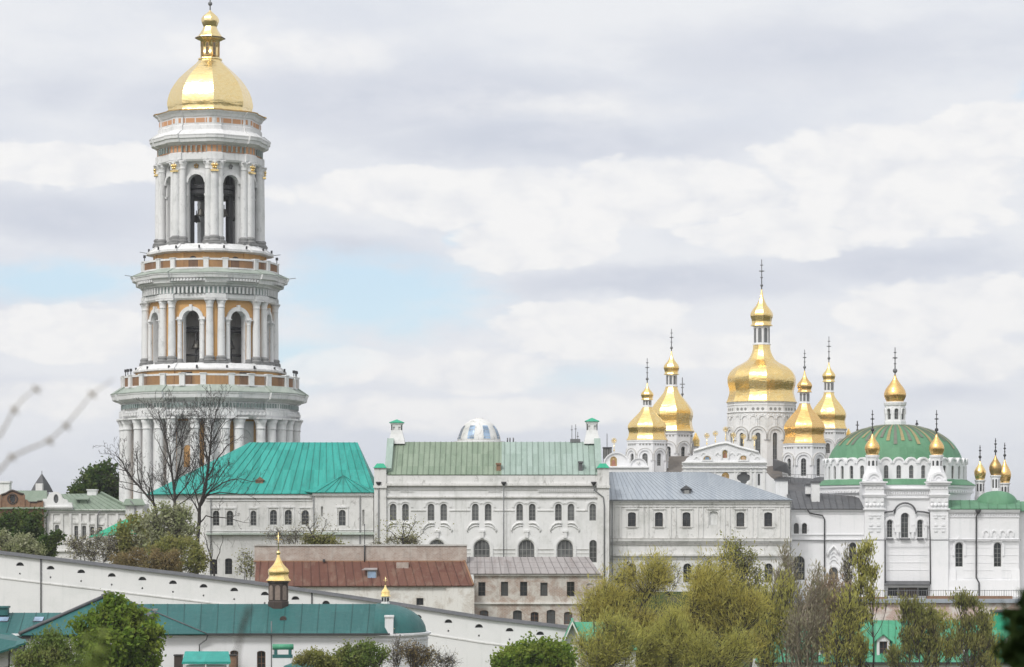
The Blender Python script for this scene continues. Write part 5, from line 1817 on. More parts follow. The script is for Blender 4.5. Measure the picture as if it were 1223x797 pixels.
# ---- east wing
WY = QF - .4
mb = B()
wm = frame_at(0, WY)
ww_ = [(1145.5, 648, 677, 9), (1191.5, 648, 677, 9)]
mb.plate([(PX(1131, WY), QB), (PX(1217, WY), QB), (PX(1217, WY), PZ(608, WY)), (PX(1131, WY), PZ(608, WY))], [hole(*w[:3], w[3], WY) for w in ww_], .6, wm)
mb.box(PX(1131, WY), PX(1217, WY), WY + .6, WY + 14, QB, PZ(608.1, WY))
mb.box(PX(1216, WY), PX(1290, WY), WY + 1.8, WY + 13, QB, PZ(610, WY))
for a, b, pr in ((608.5, 611, .5), (611, 613, .25), (617, 618, .14), (644, 646.4, .22)):
    wbox(mb, 1131.2, 1217.6, a, b, WY, WY - pr, WY + .1)
for i in range(26):
    px = 1133 + i * 3.2
    wbox(mb, px, px + 1.5, 613.4, 616.2, WY, WY - .14, WY + .1)
for px in (1177.5, 1187.5, 1197.5, 1207):
    arc_band(mb, wm, PX(px, WY), PZ(637, WY), 2.4 * WY / F, 3.9 * WY / F, .16, n=10, leg=.5)
for x, a, b, w in ww_:
    h_ = w / 2 * WY / F
    arc_band(mb, wm, PX(x, WY), PZ(a, WY) - h_, h_ * 1.2, h_ * 1.75, .2, n=14, leg=1.4)
    mb.plate([(PX(x - 9, WY), PZ(645.8, WY)), (PX(x - 3, WY), PZ(644.2, WY)), (PX(x, WY), PZ(640, WY)), (PX(x + 3, WY), PZ(644.2, WY)), (PX(x + 9, WY), PZ(645.8, WY))], [], .3, frame_at(0, WY - .26))
for py in range(654, 700, 9):
    for pa, pb_ in ((1131.2, 1139.5), (1151, 1186), (1197, 1217.2)):
        wbox(mb, pa, pb_, py, py + .6, WY, WY - .05, WY + .1)
for px in (1133.5, 1209.5):     # battered buttresses
    x0, x1 = PX(px - 2, WY), PX(px + 8, WY)
    mb.prism([(x0, WY - .6, QB), (x1, WY - .6, QB), (x1, WY + .1, QB), (x0, WY + .1, QB)], [(x0, WY - .1, PZ(680, WY)), (x1, WY - .1, PZ(680, WY)), (x1, WY + .1, PZ(680, WY)), (x0, WY + .1, PZ(680, WY))])
wbox(mb, 1131, 1217.4, 693, 800, WY, WY - .35, WY + .1)
mb.build('wing_wall', 'white_clean', rc)
for w in ww_:
    win(rc, *w, WY, 'round', frame='frame_grey', nx=2, nz=5, fw=.07)
pipe(rc, [(PX(1167.5, WY), WY - .6, PZ(612, WY)), (PX(1165.5, WY), WY - .35, PZ(617, WY)), (PX(1165.5, WY), WY - .3, PZ(690, WY)), (PX(1168.5, WY), WY - .6, PZ(696, WY)), (PX(1168.5, WY), WY - .6, PZ(718, WY))], .11, 'iron')
mb = B()
mb.lathe(PX(1167.5, WY), WY - .6, [(.16, PZ(614, WY)), (.4, PZ(611, WY)), (.42, PZ(608.6, WY))], 8)
mb.build('rain_hopper', 'iron', rc)
mb = B()
ez = PZ(607.6, WY)
a_, b_ = Vector((PX(1130.4, WY), WY - .7, ez)), Vector((PX(1218, WY), WY - .7, ez))
c_, d_ = P(1218, 597.5, WY + 6.5), P(1130.4, 597.5, WY + 6.5)
mb.slab([a_, b_, c_, d_], .12)
seams(mb, a_, b_, c_, d_, 1.2)
mb.slab([P(1216, 610, WY + 1.2), P(1290, 610, WY + 1.2), P(1290, 599, WY + 7), P(1216, 599, WY + 7)], .12)
mb.build('wing_roof', 'roof_green', rc)
mb = B()
dx, dY = PX(1190.5, WY + 6), WY + 6
ds = dY / F
dp = [(26 * ds * math.cos(t * math.pi / 18) ** .8, PZ(606, dY) + 19.5 * ds * math.sin(t * math.pi / 18)) for t in range(9)] + [(0, PZ(586.3, dY))]
mb.lathe(dx, dY, dp, 28)
mb.build('wing_dome', 'roof_green', rc)
# three slim gilded turrets at the east end
for px, Y, r_, pyb, pyw, pyt, pyc, g, hb in ((1170.5, QY + 2, 7, 573.5, 564.5, 550, 532, 'gold', 594), (1189, QY, 7.6, 568, 559, 543, 523.5, 'gold_dull', 590), (1200, QY + 8, 7.6, 577, 567, 548, 529, 'gold_red', 598)):
    s = Y / F
    x = PX(px, Y)
    z = lambda py: PZ(py, Y)
    mb = B()
    mb.lathe(x, Y, [(6.6 * s, z(612)), (6.6 * s, z(hb)), (5.2 * s, z(hb - 4))], 8, -112.5, smooth=False)
    for i in range(8):
        m = facet_m(x, Y, -90 + 45 * i, 5.6 * s * math.cos(R(22.5)))
        h_ = 5.6 * s * math.sin(R(22.5))
        mb.plate([(-h_, z(hb - 3)), (h_, z(hb - 3)), (h_, z(pyb)), (-h_, z(pyb))], [arch_pts(0, z(hb - 7), z(pyb + 4.5), 2.4 * s, 'round', 8)], .2, m)
    mb.lathe(x, Y, [(5.6 * s, z(pyb + 2.4)), (6.8 * s, z(pyb + 1)), (6.8 * s, z(pyb)), (4 * s, z(pyb - .4))], 12, smooth=False)
    tu = mb.build('slim_turret', 'white_clean', rc)
    for i in range(8):
        m = facet_m(x, Y, -90 + 45 * i, 5.6 * s * math.cos(R(22.5)))
        window(tu, m, 0, z(hb - 7), z(pyb + 4.5), 2.4 * s, 'round', .1, 'frame_dark', 'glass', 1, 1, two=False, fw=.05)
    onion(tu, x, Y, s, r_, pyb, pyw, pyt, g)
    cross(tu, x, Y, z(pyt + .5), z(pyt - 4), z(pyc), .09, 'iron', ballr=.24)

# ---- west link with the dark roof
LY = QF + .2
lk = thing('link_wing', 'white wing with a dark grey roof and tall white chimneys', 'building', (PX(988, LY), LY + 4, -9.4))
mb = B()
lm = frame_at(0, LY)
pair = [(951, 625, 637.5, 6), (960.8, 625, 637.5, 6)]
big = (954.5, 664, 693, 13.5)
dw = (995.5, 678, 692, 10.5)
sl = (1018.5, 648, 676, 8.5)
mb.plate([(PX(945, LY), QB), (PX(1032, LY), QB), (PX(1032, LY), PZ(608, LY)), (PX(945, LY), PZ(608, LY))], [hole(*w[:3], w[3], LY) for w in pair + [big, dw, sl]], .6, lm)
mb.box(PX(945, LY), PX(1032, LY), LY + .6, LY + 12, QB, PZ(608.1, LY))
for a, b, pr in ((609, 611, .35), (612, 613.5, .15), (637.8, 639.2, .16), (644.4, 646.4, .25)):
    wbox(mb, 945.2, 1031.8, a, b, LY, LY - pr, LY + .1)
for x, a, b, w in pair:
    arc_band(mb, lm, PX(x, LY), PZ(628, LY), 3.3 * LY / F, 4.8 * LY / F, .16, n=10, leg=.6)
arc_band(mb, lm, PX(995.5, LY), PZ(683, LY), 6 * LY / F, 8.5 * LY / F, .2, n=12, leg=.8)
for d in range(3):
    arc_band(mb, lm, PX(995.5, LY), PZ(662 + d * 5.5, LY), (2.2 + d) * LY / F, (3.4 + d) * LY / F, .18, n=8)
mb.tube([(PX(a, LY), LY - .15, PZ(b, LY)) for a, b in ((988, 664), (990, 658), (995.5, 652), (1000, 657), (1002, 662))], .2, 6)
mb.build('wall', 'white_clean', lk)
for w in pair:
    win(lk, *w, LY, 'round', frame='frame_dark', nx=2, nz=3)
win(lk, *big, LY, 'round', frame='frame_grey', nx=4, nz=5)
win(lk, *dw, LY, 'round', frame='frame_dark', nx=2, nz=2)
win(lk, *sl, LY, 'round', frame='frame_dark', nx=2, nz=5)
mb = B()
ez = PZ(607.8, LY)
a_, b_ = Vector((PX(944.4, LY), LY - .6, ez)), Vector((PX(1032.5, LY), LY - .6, ez))
c_, d_ = P(1032.5, 594, LY + 6), P(938, 585.5, LY + 8)
mb.slab([a_, b_, c_, d_], .14)
seams(mb, a_, b_, c_, d_, .9, h=.05)
mb.build('roof', 'roof_dark', lk)
mb = B()
wbox(mb, 944.4, 1032.4, 645, 645.7, LY, LY - .36, LY - .24)
mb.build('drip_edge', 'roof_dark', lk)
for pa, pb_, a, b, Y in ((969.5, 979, 577, 600, LY + 3), (926.5, 941, 574, 606, LY + 6), (962.5, 970, 580, 590, LY + 5)):
    mb = B()
    wbox(mb, pa, pb_, a, b, Y, Y, Y + 1.2)
    ch = mb.build('chimney', 'white', lk)
    mb = B()
    wbox(mb, pa - 1, pb_ + 1, a - 2.2, a + .1, Y, Y - .2, Y + 1.4)
    mb.build('chimney_cap', 'roof_dark', ch)
pipe(lk, [(PX(964, LY), LY - .5, PZ(609, LY)), (PX(967, LY), LY - .3, PZ(613, LY)), (PX(982, LY), LY - .3, PZ(616, LY)), (PX(984.5, LY), LY - .3, PZ(620, LY)), (PX(984.5, LY), LY - .3, PZ(692, LY))], .1, 'iron')

# ---- terrace below: retaining wall, capping, iron fence, green gallery
VY = 385.0
rw = thing('retaining_wall', 'patched brick retaining wall with a pale coping beneath the church terrace', 'wall', (PX(1085, VY), VY, -20))
mb = B()
wbox(mb, 940, 1300, 720, 860, VY, VY, VY + 2.2)
mb.build('brickwork', 'brick_ret', rw)
mb = B()
wbox(mb, 938, 1302, 715.5, 720.1, VY, VY - .5, VY + 2.5)
mb.build('coping', 'roof_blue', rw)
mb = B()
wbox(mb, 1108, 1210, 712.2, 715.7, VY, VY + .4, VY + 1.6)
wbox(mb, 1018, 1060, 713.4, 715.7, VY, VY + .4, VY + 1.6)
mb.build('brick_course', 'brick_brown', rw)
mb = B()
mb.box(PX(938, VY), PX(1302, VY), VY + 2.0, QF + 2, PZ(800, VY), PZ(717, VY) - .2)
tag(mb.build('terrace', 'trim_grey', None), kind='structure')
Yf = VY + 1.0
fe = B()
for i in range(100):
    px = 944 + i * 2.9
    fe.tube([P(px, 716, Yf), P(px, 704.6, Yf)], .022 if i % 8 else .045, 4)
fe.tube([P(944, 705.4, Yf), P(1236, 705.4, Yf)], .03, 4)
fe.tube([P(944, 713.5, Yf), P(1236, 713.5, Yf)], .03, 4)
tag(fe.build('fence', 'iron_grey', None, origin=P(1090, 716, Yf)), 'thin grey iron fence along the edge of the church terrace', 'fence')
AY = 366.0
ga = thing('gallery', 'long low gallery with a green tin roof and white-framed dormers', 'gallery', (PX(1060, AY), AY, -21))
mb = B()
wbox(mb, 905, 1300, 790.5, 860, AY, AY, AY + 9)
mb.build('wall', 'white', ga)
mb = B()
a_, b_ = P(902, 791, AY - .6), P(1302, 791, AY - .6)
c_, d_ = P(1302, 741, AY + 6), P(902, 741, AY + 6)
mb.slab([a_, b_, c_, d_], .15)
seams(mb, a_, b_, c_, d_, .9)
mb.build('roof', 'roof_green2', ga)
mb = B()
mb.box(a_.x, b_.x, AY - .75, AY - .58, a_.z - .25, a_.z - .02)
mb.build('gutter', 'iron', ga)
for px in (985, 1055, 1145, 1207):
    Yd = AY + .6
    mb = B()
    for s in (-1, 1):
        wbox(mb, px + s * 6.2 - 1.5, px + s * 6.2 + 1.5, 766, 784, Yd, Yd - .1, Yd + .25)
    wbox(mb, px - 7.6, px + 7.6, 763.6, 766.2, Yd, Yd - .12, Yd + .3)
    mb.plate([(PX(px - 9, Yd), PZ(764.5, Yd)), (PX(px + 9, Yd), PZ(764.5, Yd)), (PX(px, Yd), PZ(758, Yd))], [], .2, frame_at(0, Yd - .1))
    dmr = mb.build('dormer', 'white_clean', ga)
    mb = B()
    for s in (-1, 1):
        mb.slab([P(px + s * 11, 766, Yd - .4), P(px + s * .1, 757.2, Yd - .4), P(px + s * .1, 757.2, Yd + 5), P(px + s * 11, 766, Yd + 5)], .1)
    mb.build('dormer_roof', 'roof_green2', dmr)
    window(dmr, frame_at(0, Yd), PX(px, Yd), PZ(783.6, Yd), PZ(766.4, Yd), 9.2 * Yd / F, 'flat', .08, 'frame_brown', 'glass', 2, 2, two=False)
    mb = B()
    wbox(mb, px - 7.6, px + 7.6, 766, 790, Yd, Yd + .3, Yd + 4)
    mb.build('dormer_cheek', 'roof_green2', dmr)
# green awning box above the gallery, at the right edge
gb2 = thing('roof_hatch', 'green painted hatch house on the gallery roof beside the dark fir branch', 'hatch', (PX(1195, AY + 5), AY + 5, PZ(755, AY + 5)))
mb = B()
wbox(mb, 1187, 1205, 731, 752, AY + 5, AY + 4.5, AY + 7)
mb.build('box', 'roof_emerald', gb2)
mb = B()
wbox(mb, 1185.5, 1206.5, 728.8, 731.2, AY + 5, AY + 4.2, AY + 7.3)
mb.build('lid', 'roof_dark', gb2)
# ================================================================ houses at the left edge
HY = 430.0
hs = HY / F
h1 = thing('house', 'white house with sage green hipped roof and a small scrolled gable', 'house', (PX(105, HY), HY + 5, -9.4))
HW = [(68, 627, 641, 5), (91, 628, 646, 4.6), (100.5, 628, 645, 4.6), (110, 629, 641, 4.6), (120, 629.5, 637, 4.6)]
# the facade turns away towards the right, so its far end stands deeper
mb = B()
hm = frame_at(0, HY)
mb.plate([(PX(52, HY), -9.6), (PX(160, HY), -9.6), (PX(160, HY), PZ(608.5, HY)), (PX(52, HY), PZ(608.5, HY))], [hole(x, a, b, w, HY, 'seg') for x, a, b, w in HW], .6, hm)
mb.box(PX(52, HY), PX(160, HY), HY + .6, HY + 12, -9.6, PZ(608.6, HY))
for a, b, pr in ((608.6, 611, .5), (613, 614, .2), (648, 649.4, .2), (657.5, 659, .35)):
    wbox(mb, 52, 160.4, a, b, HY, HY - pr, HY + .1)
for px in (54, 62, 74, 84, 95.5, 105.4, 115, 127, 140, 152):
    wbox(mb, px - 1.6, px + 1.6, 614, 648, HY, HY - .22, HY + .1)
for x, a, b, w in HW:
    wbox(mb, x - 4, x + 4, a - 5, a - 2.5, HY, HY - .2, HY + .1)
mb.build('wall', 'white_old', h1)
for x, a, b, w in HW:
    win(h1, x, a, b, w, HY, 'seg', frame='frame_grey', nz=3)
mb = B()
yr = HY + 6.5
a_, b_ = P(51, 609, HY - .6), P(161, 610, HY - .6)
c_, d_ = P(121, 589.5, yr), P(46, 590.5, yr)
e_, f_ = P(161, 610, HY + 12), P(51, 609, HY + 12)
e_.z = b_.z
f_.z = a_.z
for q in ([a_, b_, c_, d_], [b_, e_, c_], [e_, f_, d_, c_]):
    mb.slab(q, .12)
seams(mb, a_, b_, c_, d_, 1.1, h=.05)
mb.tube([b_ + Vector((0, 0, .1)), c_ + Vector((0, 0, .12))], .22, 6)
mb.build('roof', 'roof_left', h1)
mb = B()
gp = lambda v: PX(v / 4.69, HY)
gq = lambda w: PZ(540 + w / 4.69, HY)
ov = [(gp(318) + math.cos(t * .3142) * .38, gq(262) + math.sin(t * .3142) * .72) for t in range(20)]
mb.plate([(gp(a), gq(b)) for a, b in ((245, 322), (410, 322), (408, 285), (385, 282), (380, 268), (356, 262), (346, 240), (330, 226), (310, 222), (290, 228), (276, 240), (266, 262), (245, 262))], [ov], .6, frame_at(0, HY - .75))
mb.plate(ov, [], .1, frame_at(0, HY - .4))
mb.box(gp(243), gp(412), HY - 1.0, HY - .1, gq(312), gq(304))
mb.build('scrolled_gable', 'white', h1)
mb = B()
mb.plate([(gp(318) + math.cos(t * .3142) * .34, gq(262) + math.sin(t * .3142) * .68) for t in range(20)], [], .04, frame_at(0, HY - .46))
mb.build('oval_window', 'glass', h1)
mb = B()
wbox(mb, 105, 116, 585.5, 594, yr, yr - .8, yr + .8)
wbox(mb, 104.4, 116.6, 584.6, 586, yr, yr - .95, yr + .95)
mb.build('chimney', 'white', h1)
mb = B()
vy = HY + 2.6
wbox(mb, 96, 104, 595.5, 603, vy, vy - .4, vy + 2.5)
mb.slab([P(90, 596.4, vy - .9), P(106, 596.4, vy - .9), P(106, 593.2, vy + 2), P(90, 593.2, vy + 2)], .1)
mb.build('dormer', 'roof_left', h1)
for px in (56, 117):
    pipe(h1, [(PX(px + 3, HY), HY - .75, PZ(610, HY)), (PX(px, HY), HY - .4, PZ(616, HY)), (PX(px, HY), HY - .35, PZ(660, HY))], .09)

h2 = thing('house', 'brown brick house with a curved gable and round window at the left edge', 'house', (PX(20, HY), HY + 5, -9.4))
Y = HY - 1
mb = B()
rw_ = [(PX(15, Y) + math.cos(t * .2618) * .48, PZ(596, Y) + math.sin(t * .2618) * .62) for t in range(24)]
gp2 = lambda v: PX(v / 4.69, Y)
gq2 = lambda w: PZ(540 + w / 4.69, Y)
mb.plate([(PX(-60, Y), -9.6), (PX(51.5, Y), -9.6)] + [(gp2(a), gq2(b)) for a, b in ((241, 276), (212, 276), (206, 282), (160, 282), (150, 268), (134, 264), (133, 238), (108, 232), (88, 222), (70, 216), (52, 222), (32, 234), (10, 240), (9, 268), (-10, 282), (-280, 282))], [rw_], .6, frame_at(0, Y))
mb.plate(rw_, [], .05, frame_at(0, Y + .4))
mb.box(PX(-60, Y), PX(51.5, Y), Y + .6, Y + 11, -9.6, PZ(601, Y))
for v0, v1, w0, w1, pr in ((0, 8, 240, 312, .2), (130, 140, 240, 312, .2), (160, 168, 282, 312, .2), (236, 243, 276, 312, .2)):
    mb.box(gp2(v0), gp2(v1), Y - pr, Y + .1, gq2(w1), gq2(w0))
mb.build('wall', 'brick_brown', h2)
mb = B()
mb.tube([(gp2(a), Y - .05, gq2(b)) for a, b in ((8, 240), (32, 233), (52, 221), (70, 215), (88, 221), (108, 231), (134, 238))], .16, 6)
mb.tube([(gp2(a), Y - .05, gq2(b)) for a, b in ((160, 281), (206, 281), (212, 275), (241, 275))], .12, 6)
arc_band(mb, frame_at(0, Y), PX(15, Y), PZ(596, Y), .62, .85, .12, a0=0, a1=360, n=20)
mb.build('brick_moulding', 'wood_dark', h2)
mb = B()
mb.plate([(PX(15, Y) + math.cos(t * .2618) * .42, PZ(596, Y) + math.sin(t * .2618) * .56) for t in range(24)], [], .04, frame_at(0, Y + .3))
mb.build('round_window', 'glass', h2)
mb = B()
mb.slab([P(-60, 608, Y - .7), P(53, 607.2, Y - .7), P(53, 605.4, Y + .1), P(-60, 606, Y + .1)], .1)
mb.slab([P(-60, 601, Y + .5), P(56, 601, Y + .5), P(56, 586, Y + 7), P(-60, 586, Y + 7)], .12)
mb.build('roof', 'roof_left', h2)
mb = B()
wbox(mb, -14, 12.5, 576.5, 600, Y + 6, Y + 5, Y + 7)
wbox(mb, -15, 13.5, 575, 577, Y + 6, Y + 4.8, Y + 7.2)
mb.build('chimney', 'white', h2)

SY = 446.0
sp = thing('spire_tower', 'small turret with dark pointed tin spire behind the sage green roofs', 'turret', (PX(50, SY), SY, -9.2))
mb = B()
mb.lathe(PX(50, SY), SY, [(10 * SY / F, -9.2), (10 * SY / F, PZ(588, SY))], 4, -45, smooth=False)
mb.build('wall', 'white', sp)
mb = B()
mb.lathe(PX(50, SY), SY, [(14 * SY / F, PZ(588, SY)), (9.2 * SY / F, PZ(579, SY)), (4.2 * SY / F, PZ(571.5, SY)), (0, PZ(565.5, SY))], 4, -68, smooth=False)
mb.tube([P(50, 566.5, SY), P(50, 562.5, SY)], .06, 5)
mb.build('spire', 'roof_dark', sp)
mb = B()
wbox(mb, 43, 51, 577.6, 592, SY - 3, SY - 3.4, SY - 2.4)
mb.build('chimney', 'white', sp)

# emerald lean-to roof and small sage roof beside the big turquoise one
PY = 404.0
lt = thing('porch', 'low white annexe under a bright emerald pitched roof behind bushes', 'porch', (PX(140, PY), PY + 3, -9.2))
mb = B()
wbox(mb, 113, 166, 642, 780, PY, PY, PY + 6)
mb.build('wall', 'white_old', lt)
mb = B()
a_, b_ = P(106, 641.5, PY - .6), P(170, 637, PY - .6)
c_, d_ = P(166, 618.5, PY + 3), P(150, 620, PY + 3)
mb.slab([a_, b_, c_, d_], .12)
mb.slab([P(106, 641.5, PY + 6.6), a_, d_], .1)
mb.build('roof', 'roof_emerald', lt)
PY2 = 414.0
lb = thing('outbuilding', 'narrow white outbuilding with a pale green roof between house and turquoise roof', 'outbuilding', (PX(158, PY2), PY2 + 3, -9.2))
mb = B()
wbox(mb, 150, 172, 602, 800, PY2, PY2, PY2 + 6)
mb.build('wall', 'white_old', lb)
mb = B()
mb.slab([P(146, 603, PY2 - .5), P(174, 603, PY2 - .5), P(170, 596, PY2 + 3), P(150, 596, PY2 + 3)], .12)
mb.build('roof', 'roof_left', lb)
pipe(lb, [(PX(156, PY2), PY2 - .3, PZ(598, PY2)), (PX(160, PY2), PY2 - .3, PZ(603, PY2)), (PX(161.5, PY2), PY2 - .3, PZ(608, PY2)), (PX(161.5, PY2), PY2 - .3, PZ(660, PY2))], .1)

# ================================================================ red-roofed shed and brick building on the slope
ZY = 344.0
sh = thing('shed', 'long shed with a rusty red tin roof below a faded brick parapet wall', 'shed', (PX(435, ZY), ZY + 3, -15))
mb = B()
sw = (501.5, 714.5, 723, 8.5)
mb.plate([(PX(300, ZY), -20), (PX(566, ZY), -20), (PX(566, ZY), PZ(699, ZY)), (PX(300, ZY), PZ(699, ZY))], [hole(*sw[:3], sw[3], ZY, 'flat')], .5, frame_at(0, ZY))
mb.box(PX(300, ZY), PX(566, ZY), ZY + .5, ZY + 5, -20, PZ(699.1, ZY))
mb.box(PX(533, ZY), PX(566.5, ZY), ZY - .25, ZY + .3, -20, PZ(700.5, ZY))
mb.build('wall', 'brick_white', sh)
win(sh, *sw, ZY, 'flat', frame='frame_dark', nx=2, nz=1)
ry = ZY + 5
mb = B()
wbox(mb, 304, 557.5, 652, 690, ry, ry - .1, ry + .9)
mb.build('parapet_wall', 'brick_band', sh)
mb = B()
wbox(mb, 303.5, 558, 650.4, 652.2, ry, ry - .25, ry + 1.05)
mb.build('parapet_coping', 'trim_grey', sh)
mb = B()
a_, b_ = P(304, 700, ZY - .5), P(565.5, 699.5, ZY - .5)
c_, d_ = P(554.5, 670.3, ry - .15), P(306, 670.3, ry - .15)
mb.slab([a_, b_, c_, d_], .14)
seams(mb, a_, b_, c_, d_, 1.05, h=.05)
mb.build('roof', 'roof_rust', sh)
mb = B()
wbox(mb, 303, 556, 669.6, 671.4, ry, ry - .3, ry - .12)
mb.tube([(b_.x, b_.y, b_.z + .08), (c_.x, c_.y, c_.z + .08)], .12, 6)
mb.build('flashing', 'rust_rail', sh)
mb = B()
vy = ZY + 1.6
wbox(mb, 438.5, 450, 681.5, 691.5, vy, vy - .35, vy + 1.5)
sk = mb.build('skylight', 'frame_grey', sh)
mb = B()
wbox(mb, 439.6, 449, 682.6, 691, vy, vy - .42, vy - .34)
mb.build('pane', 'glass_blue', sk)
mb = B()
mb.slab([P(432, 680.5, vy - .6), P(450.6, 680.5, vy - .6), P(450.6, 678.4, vy + 1.5), P(436, 678.4, vy + 1.5)], .08)
mb.build('skylight_lid', 'roof_shingle', sk)
mb = B()
vy = ZY + 3.6
wbox(mb, 473.5, 488, 672, 680.6, vy, vy - .3, vy + 1.2)
mb.build('roof_hatch', 'brick_band', sh)
mb = B()
wbox(mb, 386, 388.5, 668, 671, ry, ry - .9, ry - .3)
mb.build('roof_spout', 'iron', sh)
pipe(sh, [P(435.5, 651, ry - .3), P(435.5, 672, ry - .3)], .09, 'iron')
mb = B()
mb.tube([P(435.5, 651, ry), P(435.5, 626, ry)], .05, 5)
mb.build('antenna', 'iron', sh)

NY = 347.0
nb = thing('brick_building', 'two-storey building of peeling limewashed brick under a grey sheet roof', 'building', (PX(643, NY), NY + 4, -15))
NU = [(575.5, 695.5, 712, 8.6), (602.6, 695, 712, 8.6), (625.5, 695, 712, 8.6), (649.7, 696, 712, 8.6), (681.6, 695, 712.5, 9.2)]
NL = [(578, 729, 746, 10.6), (618, 729, 746, 10.6), (638.5, 731, 746, 9.6), (658, 728.5, 746, 10.4), (678.6, 731, 746, 10), (699, 729, 745, 10.4)]
mb = B()
mb.plate([(PX(566, NY), -20), (PX(720.5, NY), -20), (PX(720.5, NY), PZ(685, NY)), (PX(566, NY), PZ(685, NY))],
         [hole(*w[:3], w[3], NY, 'flat') for w in NU] + [hole(*w[:3], w[3], NY, 'seg') for w in NL] + [hole(704.5, 697, 711, 8, NY, 'seg')], .55, frame_at(0, NY))
mb.box(PX(566, NY), PX(720.5, NY), NY + .55, NY + 8, -20, PZ(685.1, NY))
mb.plate(hole(704.5, 697.3, 710.8, 7.8, NY, 'seg'), [], .1, frame_at(0, NY + .16))
mb.build('wall', 'brick_washed', nb)
for w in NU:
    win(nb, *w, NY, 'flat', frame='frame_dark', nx=2, nz=3)
for w in NL:
    win(nb, *w, NY, 'seg', frame='frame_brown' if w[0] in (578, 638.5, 678.6) else 'frame_dark', nx=2, nz=3)
mb = B()
wbox(mb, 565.6, 721, 685.5, 688, NY, NY - .3, NY + .1)
wbox(mb, 565.6, 721, 719.4, 722, NY, NY - .25, NY + .1)
wbox(mb, 565.6, 721, 722, 800, NY, NY - .08, NY + .1)
for w in NL:     # the plinth course stops at each window: cut by separate lintels
    wbox(mb, w[0] - 6.4, w[0] + 6.4, w[1] - 3, w[1] - 1, NY, NY - .14, NY + .05)
mb_s = mb
ns = B()
wbox(ns, 565.6, 721, 685.5, 688, NY, NY - .3, NY + .1)
wbox(ns, 565.6, 721, 719.4, 721.6, NY, NY - .25, NY + .1)
ns.build('string_course', 'brick_white', nb)
mb = B()
ny2 = NY + 4
a_, b_ = P(556, 685.2, NY - .5), P(717, 685.2, NY - .5)
c_, d_ = P(703, 665.3, ny2), P(556.5, 665.3, ny2)
b2 = Vector((b_.x, NY + 8.5, b_.z))
mb.slab([a_, b_, c_, d_], .12)
mb.slab([b_, b2, c_], .12)
mb.slab([b2, Vector((a_.x, NY + 8.5, a_.z)), d_, c_], .12)
seams(mb, a_, b_, c_, d_, .98, h=.05)
for t in (.34, .68):
    p, q = a_.lerp(d_, t), b_.lerp(c_, t)
    mb.tube([p, q], .05, 4)
mb.build('roof', 'roof_shingle', nb)

# ================================================================ sloping perimeter wall with loopholes
WYY = 300.0
cap_px = [(-260, 632), (-60, 652), (0, 658.6), (120, 672.8), (300, 694.2), (440, 714.8), (580, 736.6), (678, 747.8), (760, 757)]
pw = thing('perimeter_wall', 'long white monastery wall sloping downhill, pierced by rows of loopholes', 'wall', (PX(200, WYY), WYY, -18))
capy = lambda x: float(np.interp(x, [a for a, b in cap_px], [b for a, b in cap_px]))
loops = [23.8 + 36.55 * i for i in range(-1, 19)]
mb = B()
wmat = frame_at(0, WYY)
segs = [-260, -100] + [loops[0] - 18.3 + 36.55 * i for i in range(0, 21)]
for a, b in zip(segs[:-1], segs[1:]):
    ins = [p for p in loops if a < p < b]
    hs_ = []
    for p in ins:
        x, z0 = PX(p, WYY), PZ(capy(p) + 14.6, WYY)
        hs_.append([(x - .43, z0)] + [(x + .43 * math.cos(R(t)), z0 + .40 * math.sin(R(t))) for t in range(0, 181, 20)][:-1] + [(x - .43, z0 + .001)])
        zc = PZ(capy(p) + 24, WYY)
        hs_.append([(x + .1 * math.cos(t * .7854), zc + .12 * math.sin(t * .7854)) for t in range(8)])
    mb.plate([(PX(a, WYY), -26), (PX(b, WYY), -26), (PX(b, WYY), PZ(capy(b) + 3, WYY)), (PX(a, WYY), PZ(capy(a) + 3, WYY))], hs_, .5, wmat)
mb.build('masonry', 'wall_white', pw)
mb = B()     # inner leaf behind the loopholes
pts = [p for p, _ in cap_px]
for (a, ya), (b, yb) in zip(cap_px[:-1], cap_px[1:]):
    mb.prism([(PX(a, WYY), WYY + .51, -26), (PX(b, WYY), WYY + .51, -26), (PX(b, WYY), WYY + 1.2, -26), (PX(a, WYY), WYY + 1.2, -26)],
             [(PX(a, WYY), WYY + .51, PZ(ya + 3, WYY)), (PX(b, WYY), WYY + .51, PZ(yb + 3, WYY)), (PX(b, WYY), WYY + 1.2, PZ(yb + 3, WYY)), (PX(a, WYY), WYY + 1.2, PZ(ya + 3, WYY))])
mb.build('inner_leaf', 'white_old', pw)
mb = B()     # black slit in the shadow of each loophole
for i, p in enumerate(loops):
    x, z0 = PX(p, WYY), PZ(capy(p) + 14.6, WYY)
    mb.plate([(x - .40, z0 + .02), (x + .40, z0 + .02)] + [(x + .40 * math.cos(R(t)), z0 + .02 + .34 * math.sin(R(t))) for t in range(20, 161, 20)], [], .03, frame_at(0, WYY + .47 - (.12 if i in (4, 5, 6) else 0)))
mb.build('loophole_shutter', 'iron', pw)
mb = B()
for (a, ya), (b, yb) in zip(cap_px[:-1], cap_px[1:]):
    sect = lambda px, py: [(PX(px, WYY), WYY - .35, PZ(py + 3.2, WYY)), (PX(px, WYY), WYY + 1.6, PZ(py + 3.2, WYY)), (PX(px, WYY), WYY + .7, PZ(py - .6, WYY)), (PX(px, WYY), WYY + .5, PZ(py - .6, WYY))]
    mb.prism(sect(a, ya), sect(b, yb))
mb.build('wall_capping', 'roof_dark', pw)
mb = B()
